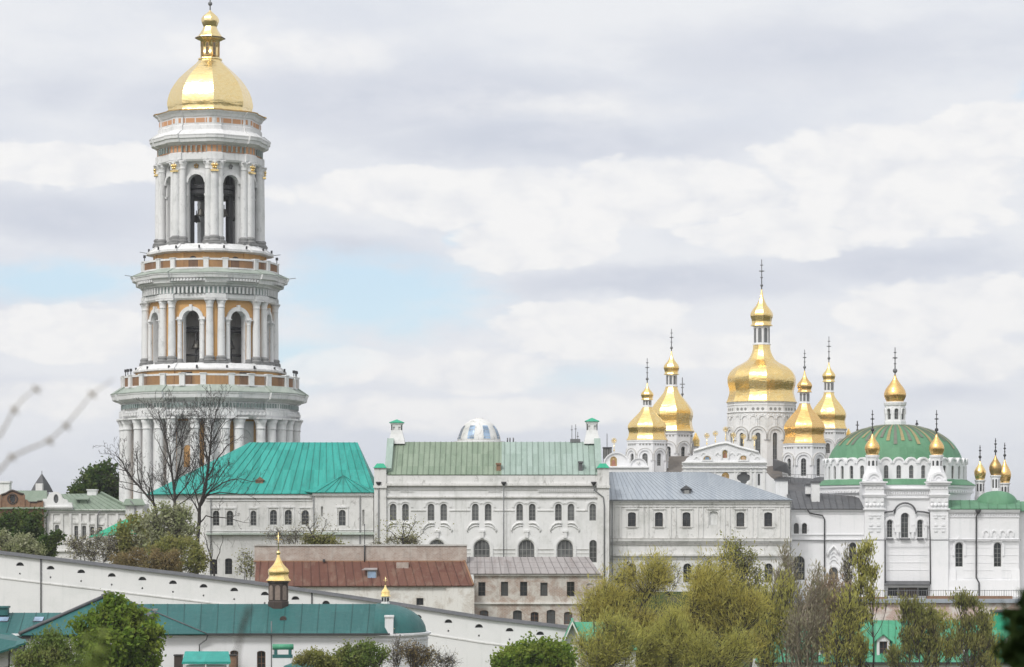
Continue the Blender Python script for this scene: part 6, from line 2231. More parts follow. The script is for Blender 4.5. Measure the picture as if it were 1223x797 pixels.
for (a, ya), (b, yb) in zip(cap_px[:-1], cap_px[1:]):
    mb.prism([(PX(a, WYY), WYY - .09, PZ(ya + 32.4, WYY)), (PX(a, WYY), WYY + .05, PZ(ya + 32.4, WYY)), (PX(a, WYY), WYY + .05, PZ(ya + 31, WYY)), (PX(a, WYY), WYY - .09, PZ(ya + 31, WYY))],
             [(PX(b, WYY), WYY - .09, PZ(yb + 32.4, WYY)), (PX(b, WYY), WYY + .05, PZ(yb + 32.4, WYY)), (PX(b, WYY), WYY + .05, PZ(yb + 31, WYY)), (PX(b, WYY), WYY - .09, PZ(yb + 31, WYY))])
mb.build('string_course', 'white_old', pw)
pipe(pw, [(PX(49, WYY), WYY - .12, PZ(capy(49) + 3, WYY)), (PX(49, WYY), WYY - .12, -17)], .07, 'iron')
pipe(pw, [(PX(372.5, WYY), WYY - .12, PZ(capy(372.5) + 3, WYY)), (PX(372.5, WYY), WYY - .12, -17)], .07, 'iron')

# small gabled house at the end of the wall
IY = 287.0
ih = thing('gatehouse', 'small white gabled house with a green roof at the lower end of the wall', 'house', (PX(700, IY), IY + 6, -19))
mb = B()
wbox(mb, 674, 760, 775, 870, IY, IY + 1.5, IY + 11)
mb.plate([(PX(674, IY), -21), (PX(694.5, IY), -21), (PX(694.5, IY), PZ(769, IY)), (PX(683.5, IY), PZ(745, IY)), (PX(674, IY), PZ(769, IY))], [], .4, frame_at(0, IY + 1.4))
mb.build('wall', 'white_clean', ih)
mb = B()
ap0, ap1 = P(683.5, 742, IY + .6), P(683.5, 742, IY + 11.6)
ap1.z = ap0.z
l0, l1 = P(670.5, 772, IY + .6), P(670.5, 772, IY + 11.6)
l1.z = l0.z
r0_, r1_ = P(697.5, 772, IY + .6), P(697.5, 772, IY + 11.6)
r1_.z = r0_.z
mb.slab([l0, ap0, ap1, l1], .15)
mb.slab([ap0, r0_, r1_, ap1], .15)
mb.slab([P(686, 743, IY + 6), P(740, 743, IY + 6), P(762, 776, IY + 1), P(700, 776, IY + 1)], .15)
mb.build('roof', 'roof_green2', ih)
mb = B()
for p, q in ((l0, ap0), (ap0, r0_)):
    mb.prism([p + Vector((0, -.1, -.28)), p + Vector((0, .1, -.28)), p + Vector((0, .1, .02)), p + Vector((0, -.1, .02))], [q + Vector((0, -.1, -.28)), q + Vector((0, .1, -.28)), q + Vector((0, .1, .02)), q + Vector((0, -.1, .02))])
mb.build('bargeboard', 'frame_white', ih)

# ================================================================ chapel with deep teal roof in front of the wall
CY = 250.0
cs = CY / F
ch = thing('chapel', 'long white chapel with deep teal metal roof, rounded end and gilded cupolas', 'chapel', (PX(280, CY), CY + 5, -16))
CW = [(279.6, 777, 800, 9.6), (312, 777.5, 800, 10.2), (381, 777, 800, 10.6), (414.5, 777, 800, 10.6)]
mb = B()
mb.plate([(PX(-120, CY), -18), (PX(470, CY), -18), (PX(470, CY), PZ(757, CY)), (PX(-120, CY), PZ(757, CY))], [hole(*w[:3], w[3], CY, 'seg') for w in CW], .6, frame_at(0, CY))
mb.box(PX(-120, CY), PX(470, CY), CY + .6, CY + 10, -18, PZ(757.1, CY))
apx_ = PX(468, CY)
rad = 5.0
apr = [(apx_ + math.sin(t) * 3.1, CY + 5 - math.cos(t) * rad) for t in [math.pi * i / 10 for i in range(11)]]
mb.prism([(x, y, -18) for x, y in apr], [(x, y, PZ(757.05, CY)) for x, y in apr])
for a, b, pr in ((757.2, 759.4, .3), (759.4, 761, .16), (764.5, 765.4, .08)):
    wbox(mb, -120, 470, a, b, CY, CY - pr, CY + .1)
    e = pr
    p2 = [(apx_ + math.sin(t) * (3.1 + e), CY + 5 - math.cos(t) * (rad + e)) for t in [math.pi * i / 10 for i in range(11)]]
    mb.prism([(x, y, PZ(b, CY)) for x, y in p2], [(x, y, PZ(a, CY)) for x, y in p2])
for px in (484,):
    pass
mb.build('wall', 'white_clean', ch)
for w in CW:
    win(ch, *w, CY, 'seg', frame='frame_brown', nx=2, nz=3)
mb = B()
wbox(mb, 0, 0.5, 777, 800, CY, CY - .02, CY)
mb = B()   # narrow window on the rounded end
m = facet_m(apx_ - .1, CY + 5, -62, 4.62)
mb.plate(arch_pts(0, PZ(800, CY), PZ(776, CY), .55, 'seg'), [], .1, m)
mb.build('apse_window', 'wood_dark', ch)
yr = CY + 5
ez = PZ(756.8, CY - .5)
zr_ = PZ(721.5, yr)
mb = B()
xw, xm, xe = PX(-120, CY), PX(150, CY), PX(466, CY)
zl = PZ(732, yr)
ezl = PZ(760.5, CY - .5)
# right (higher) roof
xr = PX(448.5, CY)
a_, b_ = Vector((PX(150, CY), CY - .5, ez)), Vector((xr, CY - .5, ez))
c_, d_ = Vector((xr, yr, zr_)), Vector((PX(150, yr), yr, zr_))
mb.slab([a_, b_, c_, d_], .1)
mb.slab([Vector((xr, CY + 10.5, ez)), Vector((a_.x, CY + 10.5, ez)), d_, c_], .1)
seams(mb, a_, b_, c_, d_, 1.5, h=.05, w=.045)
# left lower roof
a2, b2 = Vector((xw, CY - .5, ezl)), Vector((PX(150, CY), CY - .5, ezl))
c2, d2 = Vector((PX(150, yr), yr, zl)), Vector((xw, yr, zl))
mb.slab([a2, b2, c2, d2], .1)
mb.slab([Vector((b2.x, CY + 10.5, ezl)), Vector((xw, CY + 10.5, ezl)), d2, c2], .1)
seams(mb, a2, b2, c2, d2, 1.1, h=.05, w=.045)
mb.build('roof', 'roof_chapel', ch)
mb = B()     # half-dome over the rounded end
na = 16
rows = []
for j in range(9):
    t = math.pi / 2 * j / 8
    rr_, zz = math.cos(t) ** .9, math.sin(t)
    row = []
    for i in range(na + 1):
        a = math.pi * i / na
        row.append((PX(447, CY) + math.sin(a) * 4.55 * rr_, yr - math.cos(a) * 5.5 * rr_, ez + (zr_ - ez + .06) * zz))
    rows.append(row)
bb_ = len(mb.v)
for row in rows:
    mb.v += row
for j in range(8):
    for i in range(na):
        k0 = bb_ + j * (na + 1) + i
        mb.face((k0, k0 + 1, k0 + na + 2, k0 + na + 1), True)
mb.build('apse_roof', 'roof_chapel', ch)
mb = B()     # pyramid roof over the crossing
px_ap = Vector((PX(133.5, CY + 6), CY + 6, PZ(710, CY + 6)))
q0, q1 = P(23, 758.5, CY - .9), P(246, 757, CY - .9)
q2, q3 = Vector((PX(225, CY), CY + 13, q1.z)), Vector((PX(45, CY), CY + 13, q0.z))
for q in ([q0, q1, px_ap], [q1, q2, px_ap], [q2, q3, px_ap], [q3, q0, px_ap]):
    mb.slab(q, .1)
mb.build('crossing_roof', 'roof_chapel', ch)
mb = B()
mb.tube([q0 + Vector((0, 0, .12)), px_ap + Vector((0, 0, .14))], .16, 6)
mb.tube([q1 + Vector((0, 0, .04)), px_ap + Vector((0, 0, .06))], .06, 6)
mb.tube([px_ap, px_ap + Vector((-.9, 0, -.28))], .3, 6)
mb.build('ridge_capping', 'roof_dark', ch)
mb = B()
mb.box(PX(165, CY), xe, CY - .66, CY - .52, ez - .16, ez + .02)
mb.box(PX(-120, CY), PX(40, CY), CY - .66, CY - .52, ezl - .16, ezl + .02)
mb.build('gutter', 'iron', ch)
for px, py, w, h_, mt in ((46, 741, 11, 6.5, 'glass_blue'), (4.5, 741, 11, 6.5, 'glass_blue'), (181, 739, 10, 7.5, 'glass_grey')):
    # roof lights lie on the slope
    Yv = CY - .5 + 5.5 * ((760.5 if px < 60 else 757) - py) / (28 if px < 60 else 35)
    mb = B()
    lo, hi = Yv - .45, Yv + .45
    zz = PZ(py, Yv)
    sl_ = (zl - ezl) / 5.5 if px < 60 else (zr_ - ez) / 5.5
    if px > 100:
        lo -= 1.0; hi -= 1.0
        zz += .25
    hw_ = w / 2 * CY / F
    mb.slab([(PX(px, Yv) - hw_ - .06, lo - .06, zz - .5 * sl_ + .06), (PX(px, Yv) + hw_ + .06, lo - .06, zz - .5 * sl_ + .06), (PX(px, Yv) + hw_ + .06, hi + .06, zz + .5 * sl_ + .1), (PX(px, Yv) - hw_ - .06, hi + .06, zz + .5 * sl_ + .1)], .16)
    fr = mb.build('roof_light', 'iron', ch)
    mb = B()
    mb.slab([(PX(px, Yv) - hw_, lo, zz - .45 * sl_ + .12), (PX(px, Yv) + hw_, lo, zz - .45 * sl_ + .12), (PX(px, Yv) + hw_, hi, zz + .45 * sl_ + .14), (PX(px, Yv) - hw_, hi, zz + .45 * sl_ + .14)], .04)
    mb.build('pane', mt, fr)
for px, py0, py1, w, mt in ((4.5, 724, 735, 11, 'roof_chapel'), (184.5, 727, 733, 7, 'roof_shingle')):
    Yv = CY + 4.3
    mb = B()
    wbox(mb, px - w / 2, px + w / 2, py0 + 2, py1, Yv, Yv - .4, Yv + .5)
    wbox(mb, px - w / 2 - 1, px + w / 2 + 1, py0, py0 + 2.2, Yv, Yv - .55, Yv + .65)
    mb.build('roof_vent', mt, ch)
mb = B()
Yv = CY + 2.4
mb.plate(arch_pts(PX(338.5, Yv), PZ(740.8, Yv), PZ(736, Yv), 7.5 * Yv / F, 'low'), [], 1.6, frame_at(0, Yv - .5))
mb.build('eyebrow_vent', 'wood_dark', ch)
mb = B()
Yv = CY + .35
wbox(mb, 460, 470, 737, 757, Yv, Yv - .6, Yv + .4)
wbox(mb, 459.4, 470.6, 735, 737.2, Yv, Yv - .7, Yv + .5)
mb.build('chimney', 'white_clean', ch)
pipe(ch, [(PX(324.5, CY), CY - .3, PZ(742, CY)), (PX(324.5, CY), CY - .3, PZ(757, CY)), (PX(324.5, CY), CY - .2, -16.5)], .05, 'iron_grey')
pipe(ch, [(PX(478, CY), CY - .3, PZ(757.5, CY)), (PX(476, CY), CY - .25, PZ(768, CY)), (PX(474, CY), CY - .2, PZ(776, CY)), (PX(474, CY), CY - .2, -17)], .06)
pipe(ch, [(PX(249, CY), CY - .5, PZ(758, CY)), (PX(247, CY), CY - .45, PZ(764, CY)), (PX(238.5, CY), CY - .25, PZ(770, CY)), (PX(238.5, CY), CY - .2, PZ(779, CY))], .06)
# main cupola on a dark boarded lantern
Yl = yr
ls = Yl / F
lx = PX(332.5, Yl)
lz = lambda py: PZ(py, Yl)
mb = B()
mb.lathe(lx, Yl, [(13 * ls, lz(728)), (13 * ls, lz(719)), (12.2 * ls, lz(718)), (12.2 * ls, lz(697)), (13.4 * ls, lz(696)), (13.4 * ls, lz(694))], 8, -112.5, smooth=False)
lt_ = mb.build('lantern', 'wood_dark', ch)
for i in range(8):
    m = facet_m(lx, Yl, -90 + 45 * i, 12.2 * ls * math.cos(R(22.5)) + .03)
    ip = B()
    ip.plate(arch_pts(0, lz(716.5), lz(699), 6.0 * ls, 'round'), [], .05, m)
    ip.build('icon_panel', 'icon', lt_)
mb = B()
mb.lathe(lx, Yl, tp_ := [(15.2 * ls, lz(693.8)), (15.2 * ls, lz(693)), (12.8 * ls, lz(690.5)), (12 * ls, lz(687.5)), (12.6 * ls, lz(685)), (13 * ls, lz(682.4)), (12 * ls, lz(680)), (9 * ls, lz(677)), (6 * ls, lz(673.8)), (3.6 * ls, lz(669.5)), (2 * ls, lz(665.5)), (1.5 * ls, lz(662.5))], 8, -100, facets=True)
cp = mb.build('cupola', 'gold', ch)
mb = B()
mb.sphere((lx, Yl, lz(660.6)), 2.7 * ls, 12)
mb.tube([(lx, Yl, lz(660)), (lx, Yl, lz(636))], .05, 6)
mb.box(lx - .34, lx + .34, Yl - .035, Yl + .035, lz(645), lz(644))
mb.box(lx - .18, lx + .18, Yl - .036, Yl + .036, lz(641), lz(640.2))
mb.build('cross', 'gold_pale', cp)
# little cupola over the rounded end
lx = PX(460.3, Yl)
mb = B()
mb.lathe(lx, Yl, [(5.4 * ls, lz(723)), (5.4 * ls, lz(719.5)), (4.6 * ls, lz(719)), (4.6 * ls, lz(713)), (5.2 * ls, lz(712.4))], 8, -112.5, smooth=False)
l2 = mb.build('lantern', 'frame_white', ch)
for i in range(8):
    m = facet_m(lx, Yl, -90 + 45 * i, 4.6 * ls * math.cos(R(22.5)) + .02)
    ip = B()
    ip.plate(arch_pts(0, lz(718.6), lz(713.6), 2.4 * ls, 'round', 6), [], .03, m)
    ip.build('lantern_window', 'glass', l2)
mb = B()
mb.lathe(lx, Yl, [(6.6 * ls, lz(712.4)), (6.4 * ls, lz(711.8)), (5 * ls, lz(710.4)), (5.4 * ls, lz(707.6)), (4.6 * ls, lz(705.8)), (2 * ls, lz(703)), (.8 * ls, lz(700))], 8, -100, facets=True)
cp = mb.build('cupola', 'gold', ch)
mb = B()
mb.sphere((lx, Yl, lz(700.6)), .11, 8)
mb.tube([(lx, Yl, lz(701)), (lx, Yl, lz(689))], .03, 5)
mb.box(lx - .2, lx + .2, Yl - .025, Yl + .025, lz(693.4), lz(692.8))
mb.build('cross', 'gold_pale', cp)

# lower building corner at the far left, nearer than the chapel
LYY = 226.0
lo = thing('outbuilding', 'near white outbuilding with a stepped deep green roof in the lower left corner', 'outbuilding', (PX(0, LYY), LYY + 3, -16.5))
mb = B()
mb.prism([P(-120, 830, LYY), P(30, 790, LYY + 1), P(36, 790, LYY + 5), P(-120, 830, LYY + 6)], [P(-120, 790, LYY), P(30, 772, LYY + 1), P(36, 770, LYY + 5), P(-120, 790, LYY + 6)])
mb.build('wall', 'white_clean', lo)
mb = B()
mb.slab([P(-120, 812, LYY - .8), P(33, 767, LYY - .3), P(14, 757, LYY + 5), P(-120, 740, LYY + 5)], .12)
mb.build('roof', 'roof_chapel', lo)
mb = B()
for (a, b) in ((4, 776), (16, 772), (26, 768), (-8, 780)):
    mb.slab([P(a - 7, b + 3, LYY - .9), P(a + 6, b - 1, LYY - .9), P(a + 4, b - 5, LYY + .6), P(a - 8, b - 2, LYY + .6)], .16)
mb.build('roof_step', 'roof_chapel', lo)
mb = B()
mb.tube([P(-120, 815, LYY - .9), P(33, 769, LYY - .4)], .09, 6)
for px in (14, 30):
    mb.tube([P(px, 774 - (px - 14) * .3, LYY - .6), P(px - 3, 782, LYY - .3), P(px - 4, 830, LYY - .3)], .07, 6)
mb.build('gutter', 'iron', lo)

# kiosk with turquoise canopy, service hut with drum-shaped vent
KYY = 238.0
ki = thing('kiosk', 'small white stall under a flat turquoise canopy before the chapel wall', 'kiosk', (PX(247, KYY), KYY + 1.5, -17))
ks = KYY / F
mb = B()
wbox(mb, 222, 270, 795, 840, KYY, KYY + .3, KYY + 2.6)
mb.build('cabin', 'white_clean', ki)
mb = B()
mb.slab([P(217.6, 790.5, KYY - .3), P(275.5, 790.5, KYY - .3), P(273, 778, KYY + 3), P(221, 778, KYY + 3)], .08)
wbox(mb, 217.6, 275.5, 790.4, 793, KYY, KYY - .3, KYY - .2)
mb.build('canopy', 'roof_teal', ki)
for px in (220, 246, 272):
    mb = B()
    wbox(mb, px - .7, px + .7, 792.4, 840, KYY, KYY - .25, KYY - .1)
    mb.build('post', 'frame_white', ki)
for px in (213.5, 278):
    mb = B()
    bx = thing('utility_cabinet', 'tall dark brown cabinet at the left side of the turquoise kiosk' if px < 230 else 'tall rust-brown cabinet at the right side of the turquoise kiosk', 'cabinet', (PX(px, CY - 1.5), CY - 1.5, -17))
    wbox(mb, px - 5, px + 4.5, 783, 860, CY - 1.5, CY - 1.9, CY - 1.1)
    mb.build('body', 'wood_dark' if px < 230 else 'brick_brown', bx)
    mb = B()
    wbox(mb, px - 5.6, px + 5.1, 781.8, 783.2, CY - 1.5, CY - 2.0, CY - 1.0)
    mb.build('lid', 'iron', bx)
HY2 = 244.0
hut = thing('service_hut', 'white service post with a dark green barrel-shaped top by the chapel wall', 'hut', (PX(338, HY2), HY2, -17))
mb = B()
wbox(mb, 326.5, 349.5, 785.5, 850, HY2, HY2 - .6, HY2 + .6)
mb.build('base', 'white_clean', hut)
mb = B()
wbox(mb, 328, 331, 776, 785.6, HY2, HY2 - .45, HY2 + .45)
wbox(mb, 345, 348, 776, 785.6, HY2, HY2 - .45, HY2 + .45)
wbox(mb, 326, 350, 781.6, 785.6, HY2, HY2 - .62, HY2 - .4)
mb.build('frame', 'roof_chapel', hut)
mb = B()
z_ = PZ(772.8, HY2)
mb.tube([(PX(325.5, HY2), HY2, z_), (PX(350.5, HY2), HY2, z_)], 3.4 * HY2 / F, 14)
mb.build('barrel_top', 'roof_green2', hut)
pv = thing('pavilion', 'low pavilion with a domed dark teal roof at the bottom edge', 'pavilion', (PX(359, 240), 240, -17))
mb = B()
mb.lathe(PX(359, 240), 240, [(20 * 240 / F, -17.4), (20 * 240 / F, PZ(797, 240))], 16)
mb.build('wall', 'white_clean', pv)
mb = B()
mb.lathe(PX(359, 240), 240, [(22 * 240 / F, PZ(798, 240)), (19 * 240 / F, PZ(795, 240)), (12 * 240 / F, PZ(792.6, 240)), (4 * 240 / F, PZ(791.4, 240)), (0, PZ(791, 240))], 20)
mb.build('roof', 'roof_chapel', pv)
# ================================================================ vegetation
def leaf_mesh(name, mat, parent, cen, size, rng_, elong=1.6, up=0.0, lean=None):
    """many small two-sided leaf faces, one island each"""
    cen = np.asarray(cen, dtype=np.float64)
    n = len(cen)
    d = rng_.normal(size=(n, 3))
    d[:, 2] += up
    if lean is not None:
        d = d * .32 + lean
    d /= np.linalg.norm(d, axis=1)[:, None] + 1e-9
    o = rng_.normal(size=(n, 3))
    w = np.cross(d, o)
    w /= np.linalg.norm(w, axis=1)[:, None] + 1e-9
    sz = size * rng_.uniform(.6, 1.35, size=(n, 1))
    L = d * sz * elong * .5
    Wd = w * sz * .5
    fold = np.cross(d, w) * sz * .12
    v = np.stack([cen - L, cen + Wd + fold - L * .1, cen + L, cen - Wd + fold - L * .1], axis=1).reshape(-1, 3)
    v -= np.array(ORI[parent])
    me = D.meshes.new(name)
    me.vertices.add(4 * n)
    me.vertices.foreach_set('co', v.ravel())
    me.loops.add(4 * n)
    me.loops.foreach_set('vertex_index', np.arange(4 * n, dtype=np.int32))
    me.polygons.add(n)
    me.polygons.foreach_set('loop_start', np.arange(0, 4 * n, 4, dtype=np.int32))
    me.update(calc_edges=True)
    me.materials.append(M[mat])
    return link_mesh(name, me, parent, ORI[parent])


def curve_pts(a, b, bend, rng_, n=5, sag=0.0):
    a, b = Vector(a), Vector(b)
    L = (b - a).length
    off = Vector((rng_.normal(), rng_.normal(), rng_.normal() * .5)) * bend * L
    pts = []
    for i in range(n + 1):
        t = i / n
        p = a.lerp(b, t) + off * (4 * t * (1 - t)) * .5
        p.z += sag * L * math.sin(math.pi * t)
        pts.append(p)
    return pts


def tree(name, label, px, Y, blobs, leaf, bark, ncl, nleaf, ls, seed, cr=1.0, tr=.22, cat='tree', group=None, elong=1.6, up=0.0, depth=1.0, stems=1, rise=.55, spread=.33, twig=.022, crown='crown', asc=0.0, shell=.5, along=False, lumps=0, lump_r=8.0):
    """trunk with limbs to every leaf clump; blobs are crown lobes (px, py, rx, ry) on the photo at depth Y"""
    rg_ = np.random.default_rng(seed)
    s = Y / F
    x0 = PX(px, Y)
    gz = ground_z(x0, Y) - .2
    t = thing(name, label, cat, (x0, Y, gz + .2), group)
    wts = np.array([b[2] * b[3] for b in blobs], float)
    wts /= wts.sum()
    tb_, cl = B(), []
    top = max(PZ(b[1] - b[3] * .5, Y) for b in blobs)
    low = min(PZ(b[1] + b[3], Y) for b in blobs)
    sub = []
    for i in range(ncl):
        if lumps and len(sub) >= lumps:      # leafy plumes gather round a limited number of boughs
            w0 = sub[int(rg_.integers(len(sub)))]
            q_ = rg_.normal(size=3) * lump_r * s
            cl.append(w0 + Vector((q_[0], q_[1], q_[2] * 1.35)))
            continue
        b = blobs[rg_.choice(len(blobs), p=wts)]
        while True:
            u = rg_.uniform(-1, 1, 3)
            r_ = np.linalg.norm(u)
            if r_ < 1 and r_ > rg_.uniform(0, shell):
                break
        rm = min(b[2], b[3] * 1.4) * depth
        cl.append(Vector((PX(b[0] + u[0] * b[2], Y), Y + u[1] * rm * s, PZ(b[1] + u[2] * b[3], Y))))
        sub.append(cl[-1])
    trunks = []
    for q in range(stems):
        bx = x0 + (rg_.uniform(-1, 1) * .9 if stems > 1 else 0)
        b = blobs[q % len(blobs)] if stems > 1 else None
        tx = PX(b[0], Y) if b else x0 + (np.average([PX(b[0], Y) for b in blobs], weights=wts) - x0) * .8
        tz_ = (PZ(b[1] - b[3] * .4, Y) if b else low + (top - low) * .85)
        pts = curve_pts((bx, Y + rg_.uniform(-.4, .4), gz), (tx, Y + rg_.uniform(-.5, .5), tz_), .10, rg_, 8)
        rad = [tr * (1 - .86 * i / 8) for i in range(9)]
        tb_.tube(pts, rad, 7)
        trunks.append((pts, rad))
    leaves, dirs = [], []
    for c_ in cl:
        pts, rad = min(trunks, key=lambda t_: min((Vector((p.x, p.y)) - Vector((c_.x, c_.y))).length for p in t_[0]))
        # leave the trunk lower than the clump
        horiz = min((Vector((p.x, p.y)) - Vector((c_.x, c_.y))).length for p in pts)
        want = c_.z - horiz * rise - rg_.uniform(0, .15) * (c_.z - gz)
        j = min(range(len(pts)), key=lambda i: abs(pts[i].z - want))
        j = max(j, 2)
        br = curve_pts(pts[j], c_, .12, rg_, 5, sag=-.06)
        r0 = max(min(rad[j] * .5, .02 + .011 * (c_ - pts[j]).length), twig)
        tb_.tube(br, [r0 + (twig - r0) * i / 5 for i in range(6)], 5, cap=False)
        nt = 6
        per = max(int(nleaf / ncl / nt), 1)
        for q in range(nt):
            d = Vector((rg_.normal(), rg_.normal(), rg_.normal() + asc)).normalized() * cr * rg_.uniform(.6, 1.2)
            e = c_ + d
            st = br[4] if q % 2 else c_
            tb_.tube([st, (st + e) / 2 + Vector(rg_.normal(size=3)) * .05 * cr, e], [twig, twig * .8, twig * .5], 3, cap=False)
            ts = rg_.uniform(.15, 1.1, per)[:, None]
            P_ = np.array(st)[None] * (1 - ts) + np.array(e)[None] * ts + rg_.normal(size=(per, 3)) * cr * spread
            leaves.append(P_)
            dd = np.array(((e - st).normalized() + Vector((0, 0, .25))))
            dirs.append(np.repeat(dd[None], per, 0))
    tb_.build('trunk', bark, t)
    leaf_mesh(crown, leaf, t, np.concatenate(leaves), ls, rg_, elong, up, np.concatenate(dirs) if along else None)
    return t


def sprout(mb, pts, rad, rg_, depth, lmin, upb=.25, dens=1.0, ang=(30, 60), minr=.022):
    """side branches growing from a limb, then from those branches in turn"""
    pts = [Vector(p) for p in pts]
    L = sum((pts[i + 1] - pts[i]).length for i in range(len(pts) - 1))
    n = max(int(L * dens), 2)
    for i in range(n):
        t = .22 + .78 * (i + rg_.uniform(.1, .9)) / n
        f = t * (len(pts) - 1)
        j = min(int(f), len(pts) - 2)
        p = pts[j].lerp(pts[j + 1], f - j)
        d = (pts[j + 1] - pts[j]).normalized()
        r = rad[j] + (rad[j + 1] - rad[j]) * (f - j)
        ax = d.cross(Vector(rg_.normal(size=3))).normalized()
        q = Matrix.Rotation(R(rg_.uniform(*ang)), 3, ax) @ d
        q = (q + Vector((0, 0, upb))).normalized()
        ln = max(L * .42 * (1.15 - .7 * t) * rg_.uniform(.6, 1.25), lmin)
        side = Vector(rg_.normal(size=3)) * .10 * ln
        bp = [p]
        for k_ in range(1, 5):
            u = k_ / 4
            bp.append(p + q * ln * u + side * math.sin(u * 2.6) + Vector((0, 0, upb * .35 * ln * u * u)) + Vector(rg_.normal(size=3)) * .025 * ln)
        r0 = max(r * .55, minr)
        br = [max(r0 * (1 - .75 * k_ / 4), minr * .75) for k_ in range(5)]
        mb.tube(bp, br, 4 if depth < 2 else 5, cap=False)
        if depth > 0 and ln > lmin * 1.1:
            sprout(mb, bp, br, rg_, depth - 1, lmin * .7, upb, dens * 1.35, ang, minr)


def bare_tree(label, Y, limbs, seed, depth=2, bark='bark_dark', dens=.55, group=None, lmin=.7, minr=.024, name='bare_tree', upb=.25):
    rg_ = np.random.default_rng(seed)
    px0 = limbs[0][0][0][0]
    x0 = PX(px0, Y)
    gz = ground_z(x0, Y)
    t = thing(name, label, 'tree', (x0, Y, gz), group)
    tb_, br = B(), B()
    for i, (pl, ra, rb) in enumerate(limbs):
        ra, rb = ra * .78, rb * .78
        yo = 0 if i == 0 else rg_.uniform(-1.6, 1.6)
        pts = []
        for j, (a, b) in enumerate(pl):
            p = P(a, b, Y)
            p.y += yo * j / max(len(pl) - 1, 1)
            pts.append(p)
        if i == 0 or pl[0][1] > 680:
            pts[0].z = min(pts[0].z, gz - .2)
        rad = [ra + (rb - ra) * j / (len(pts) - 1) for j in range(len(pts))]
        # smooth the polyline a little
        sp_, sr = [], []
        for j in range(len(pts) - 1):
            for u in (0, .5):
                q = pts[j].lerp(pts[j + 1], u)
                if u:
                    q += Vector(rg_.normal(size=3)) * .05 * (pts[j + 1] - pts[j]).length
                sp_.append(q)
                sr.append(rad[j] + (rad[j + 1] - rad[j]) * u)
        sp_.append(pts[-1]); sr.append(rad[-1])
        (tb_ if ra > .124 or i == 0 else br).tube(sp_, sr, 8)
        sprout(br, sp_[2:], sr[2:], rg_, depth, lmin, upb=upb, dens=dens, minr=minr)
    tb_.build('trunk', bark, t)
    br.build('branches', bark, t)
    return t


# ---- left: big bare trees in front of the bell tower
BY = 386.0
bare_tree('big leafless tree whose crown spreads over the left end of the turquoise roof', BY, [
    ([(233, 700), (236, 655), (237, 632), (238, 614), (243, 592), (247, 570), (250, 545), (252, 522), (257, 500), (261, 484)], .42, .05),
    ([(246, 572), (255, 556), (266, 540), (277, 528), (290, 519)], .17, .03),
    ([(240, 604), (250, 588), (266, 577), (288, 572), (312, 576)], .19, .03),
    ([(237, 626), (246, 616), (262, 618), (280, 621), (300, 625)], .15, .03),
    ([(249, 552), (244, 530), (238, 512), (236, 498)], .14, .03),
    ([(252, 530), (262, 512), (272, 498)], .12, .03),
    ([(242, 595), (262, 588), (284, 590), (306, 596)], .13, .03)], 11, depth=3, dens=1.0, minr=.021, lmin=.6)
bare_tree('leafless forked tree standing in front of the bell tower columns', BY - 2, [
    ([(206, 705), (208, 660), (209, 632), (208.5, 604), (207, 578), (204, 552), (199, 526), (194, 506), (189, 492)], .36, .05),
    ([(207, 585), (213, 560), (218, 535), (222, 512), (226, 496)], .18, .04),
    ([(205, 560), (196, 545), (188, 528), (182, 516)], .13, .03),
    ([(218, 538), (212, 520), (209, 500)], .10, .03),
    ([(208, 600), (218, 585), (228, 572), (234, 556)], .12, .03)], 23, depth=3, dens=1.0, minr=.021, lmin=.6)
bare_tree('leaning leafless tree bending left past the foot of the bell tower', BY - 5, [
    ([(196, 708), (194, 660), (192, 630), (187, 608), (178, 595), (168, 583), (158, 572), (150, 560), (144, 549), (137, 540)], .32, .05),
    ([(170, 585), (164, 565), (163, 548), (160, 535)], .12, .03),
    ([(184, 603), (182, 585), (178, 568)], .11, .03),
    ([(152, 563), (140, 560), (128, 552)], .09, .03)], 37, depth=3, dens=1.0, minr=.021, lmin=.6)
bare_tree('small dark leafless tree by the lower windows of the turquoise-roofed building', 378.0, [
    ([(255, 705), (256, 690), (254, 672), (250, 660), (247, 648), (243, 636)], .22, .04),
    ([(255, 680), (260, 666), (264, 654), (268, 642)], .12, .03),
    ([(254, 674), (246, 664), (240, 655)], .10, .03)], 41, dens=.9, lmin=.6)
for px, Y, pts, sd, lab, leafn, lf in (
        (375, 372.0, [(376, 662), (375, 650), (374, 641), (370, 632), (366, 624), (362, 615)], 51, 'small budding tree behind the brick parapet before the turquoise-roofed bay', 420, 'leaf_grey'),
        (481, 372.0, [(481, 664), (481, 652), (480, 644), (482, 636), (480, 628)], 57, 'small round budding tree before the left windows of the green-roofed church', 420, 'leaf_olive')):
    t = bare_tree(lab, Y, [(pts, .17, .04), ([pts[2], (px + 7, 640), (px + 12, 630), (px + 15, 620)], .10, .03), ([pts[2], (px + 10, 648), (px + 19, 641), (px + 25, 636)], .08, .03),
                              ([pts[2], (px - 8, 642), (px - 14, 635), (px - 20, 634)], .09, .03), ([pts[3], (px + 1, 626), (px + 4, 616)], .08, .03)], sd, dens=1.6, lmin=.5, name='budding_tree', upb=.12, group='small budding trees')
    rg_ = np.random.default_rng(sd)
    q = rg_.normal(size=(leafn, 3)) * np.array([2.1, 1.6, 1.35]) * .82
    c0 = np.array(P(px + 1, 634, Y))
    leaf_mesh('crown', lf, t, q + c0, .14, rg_)

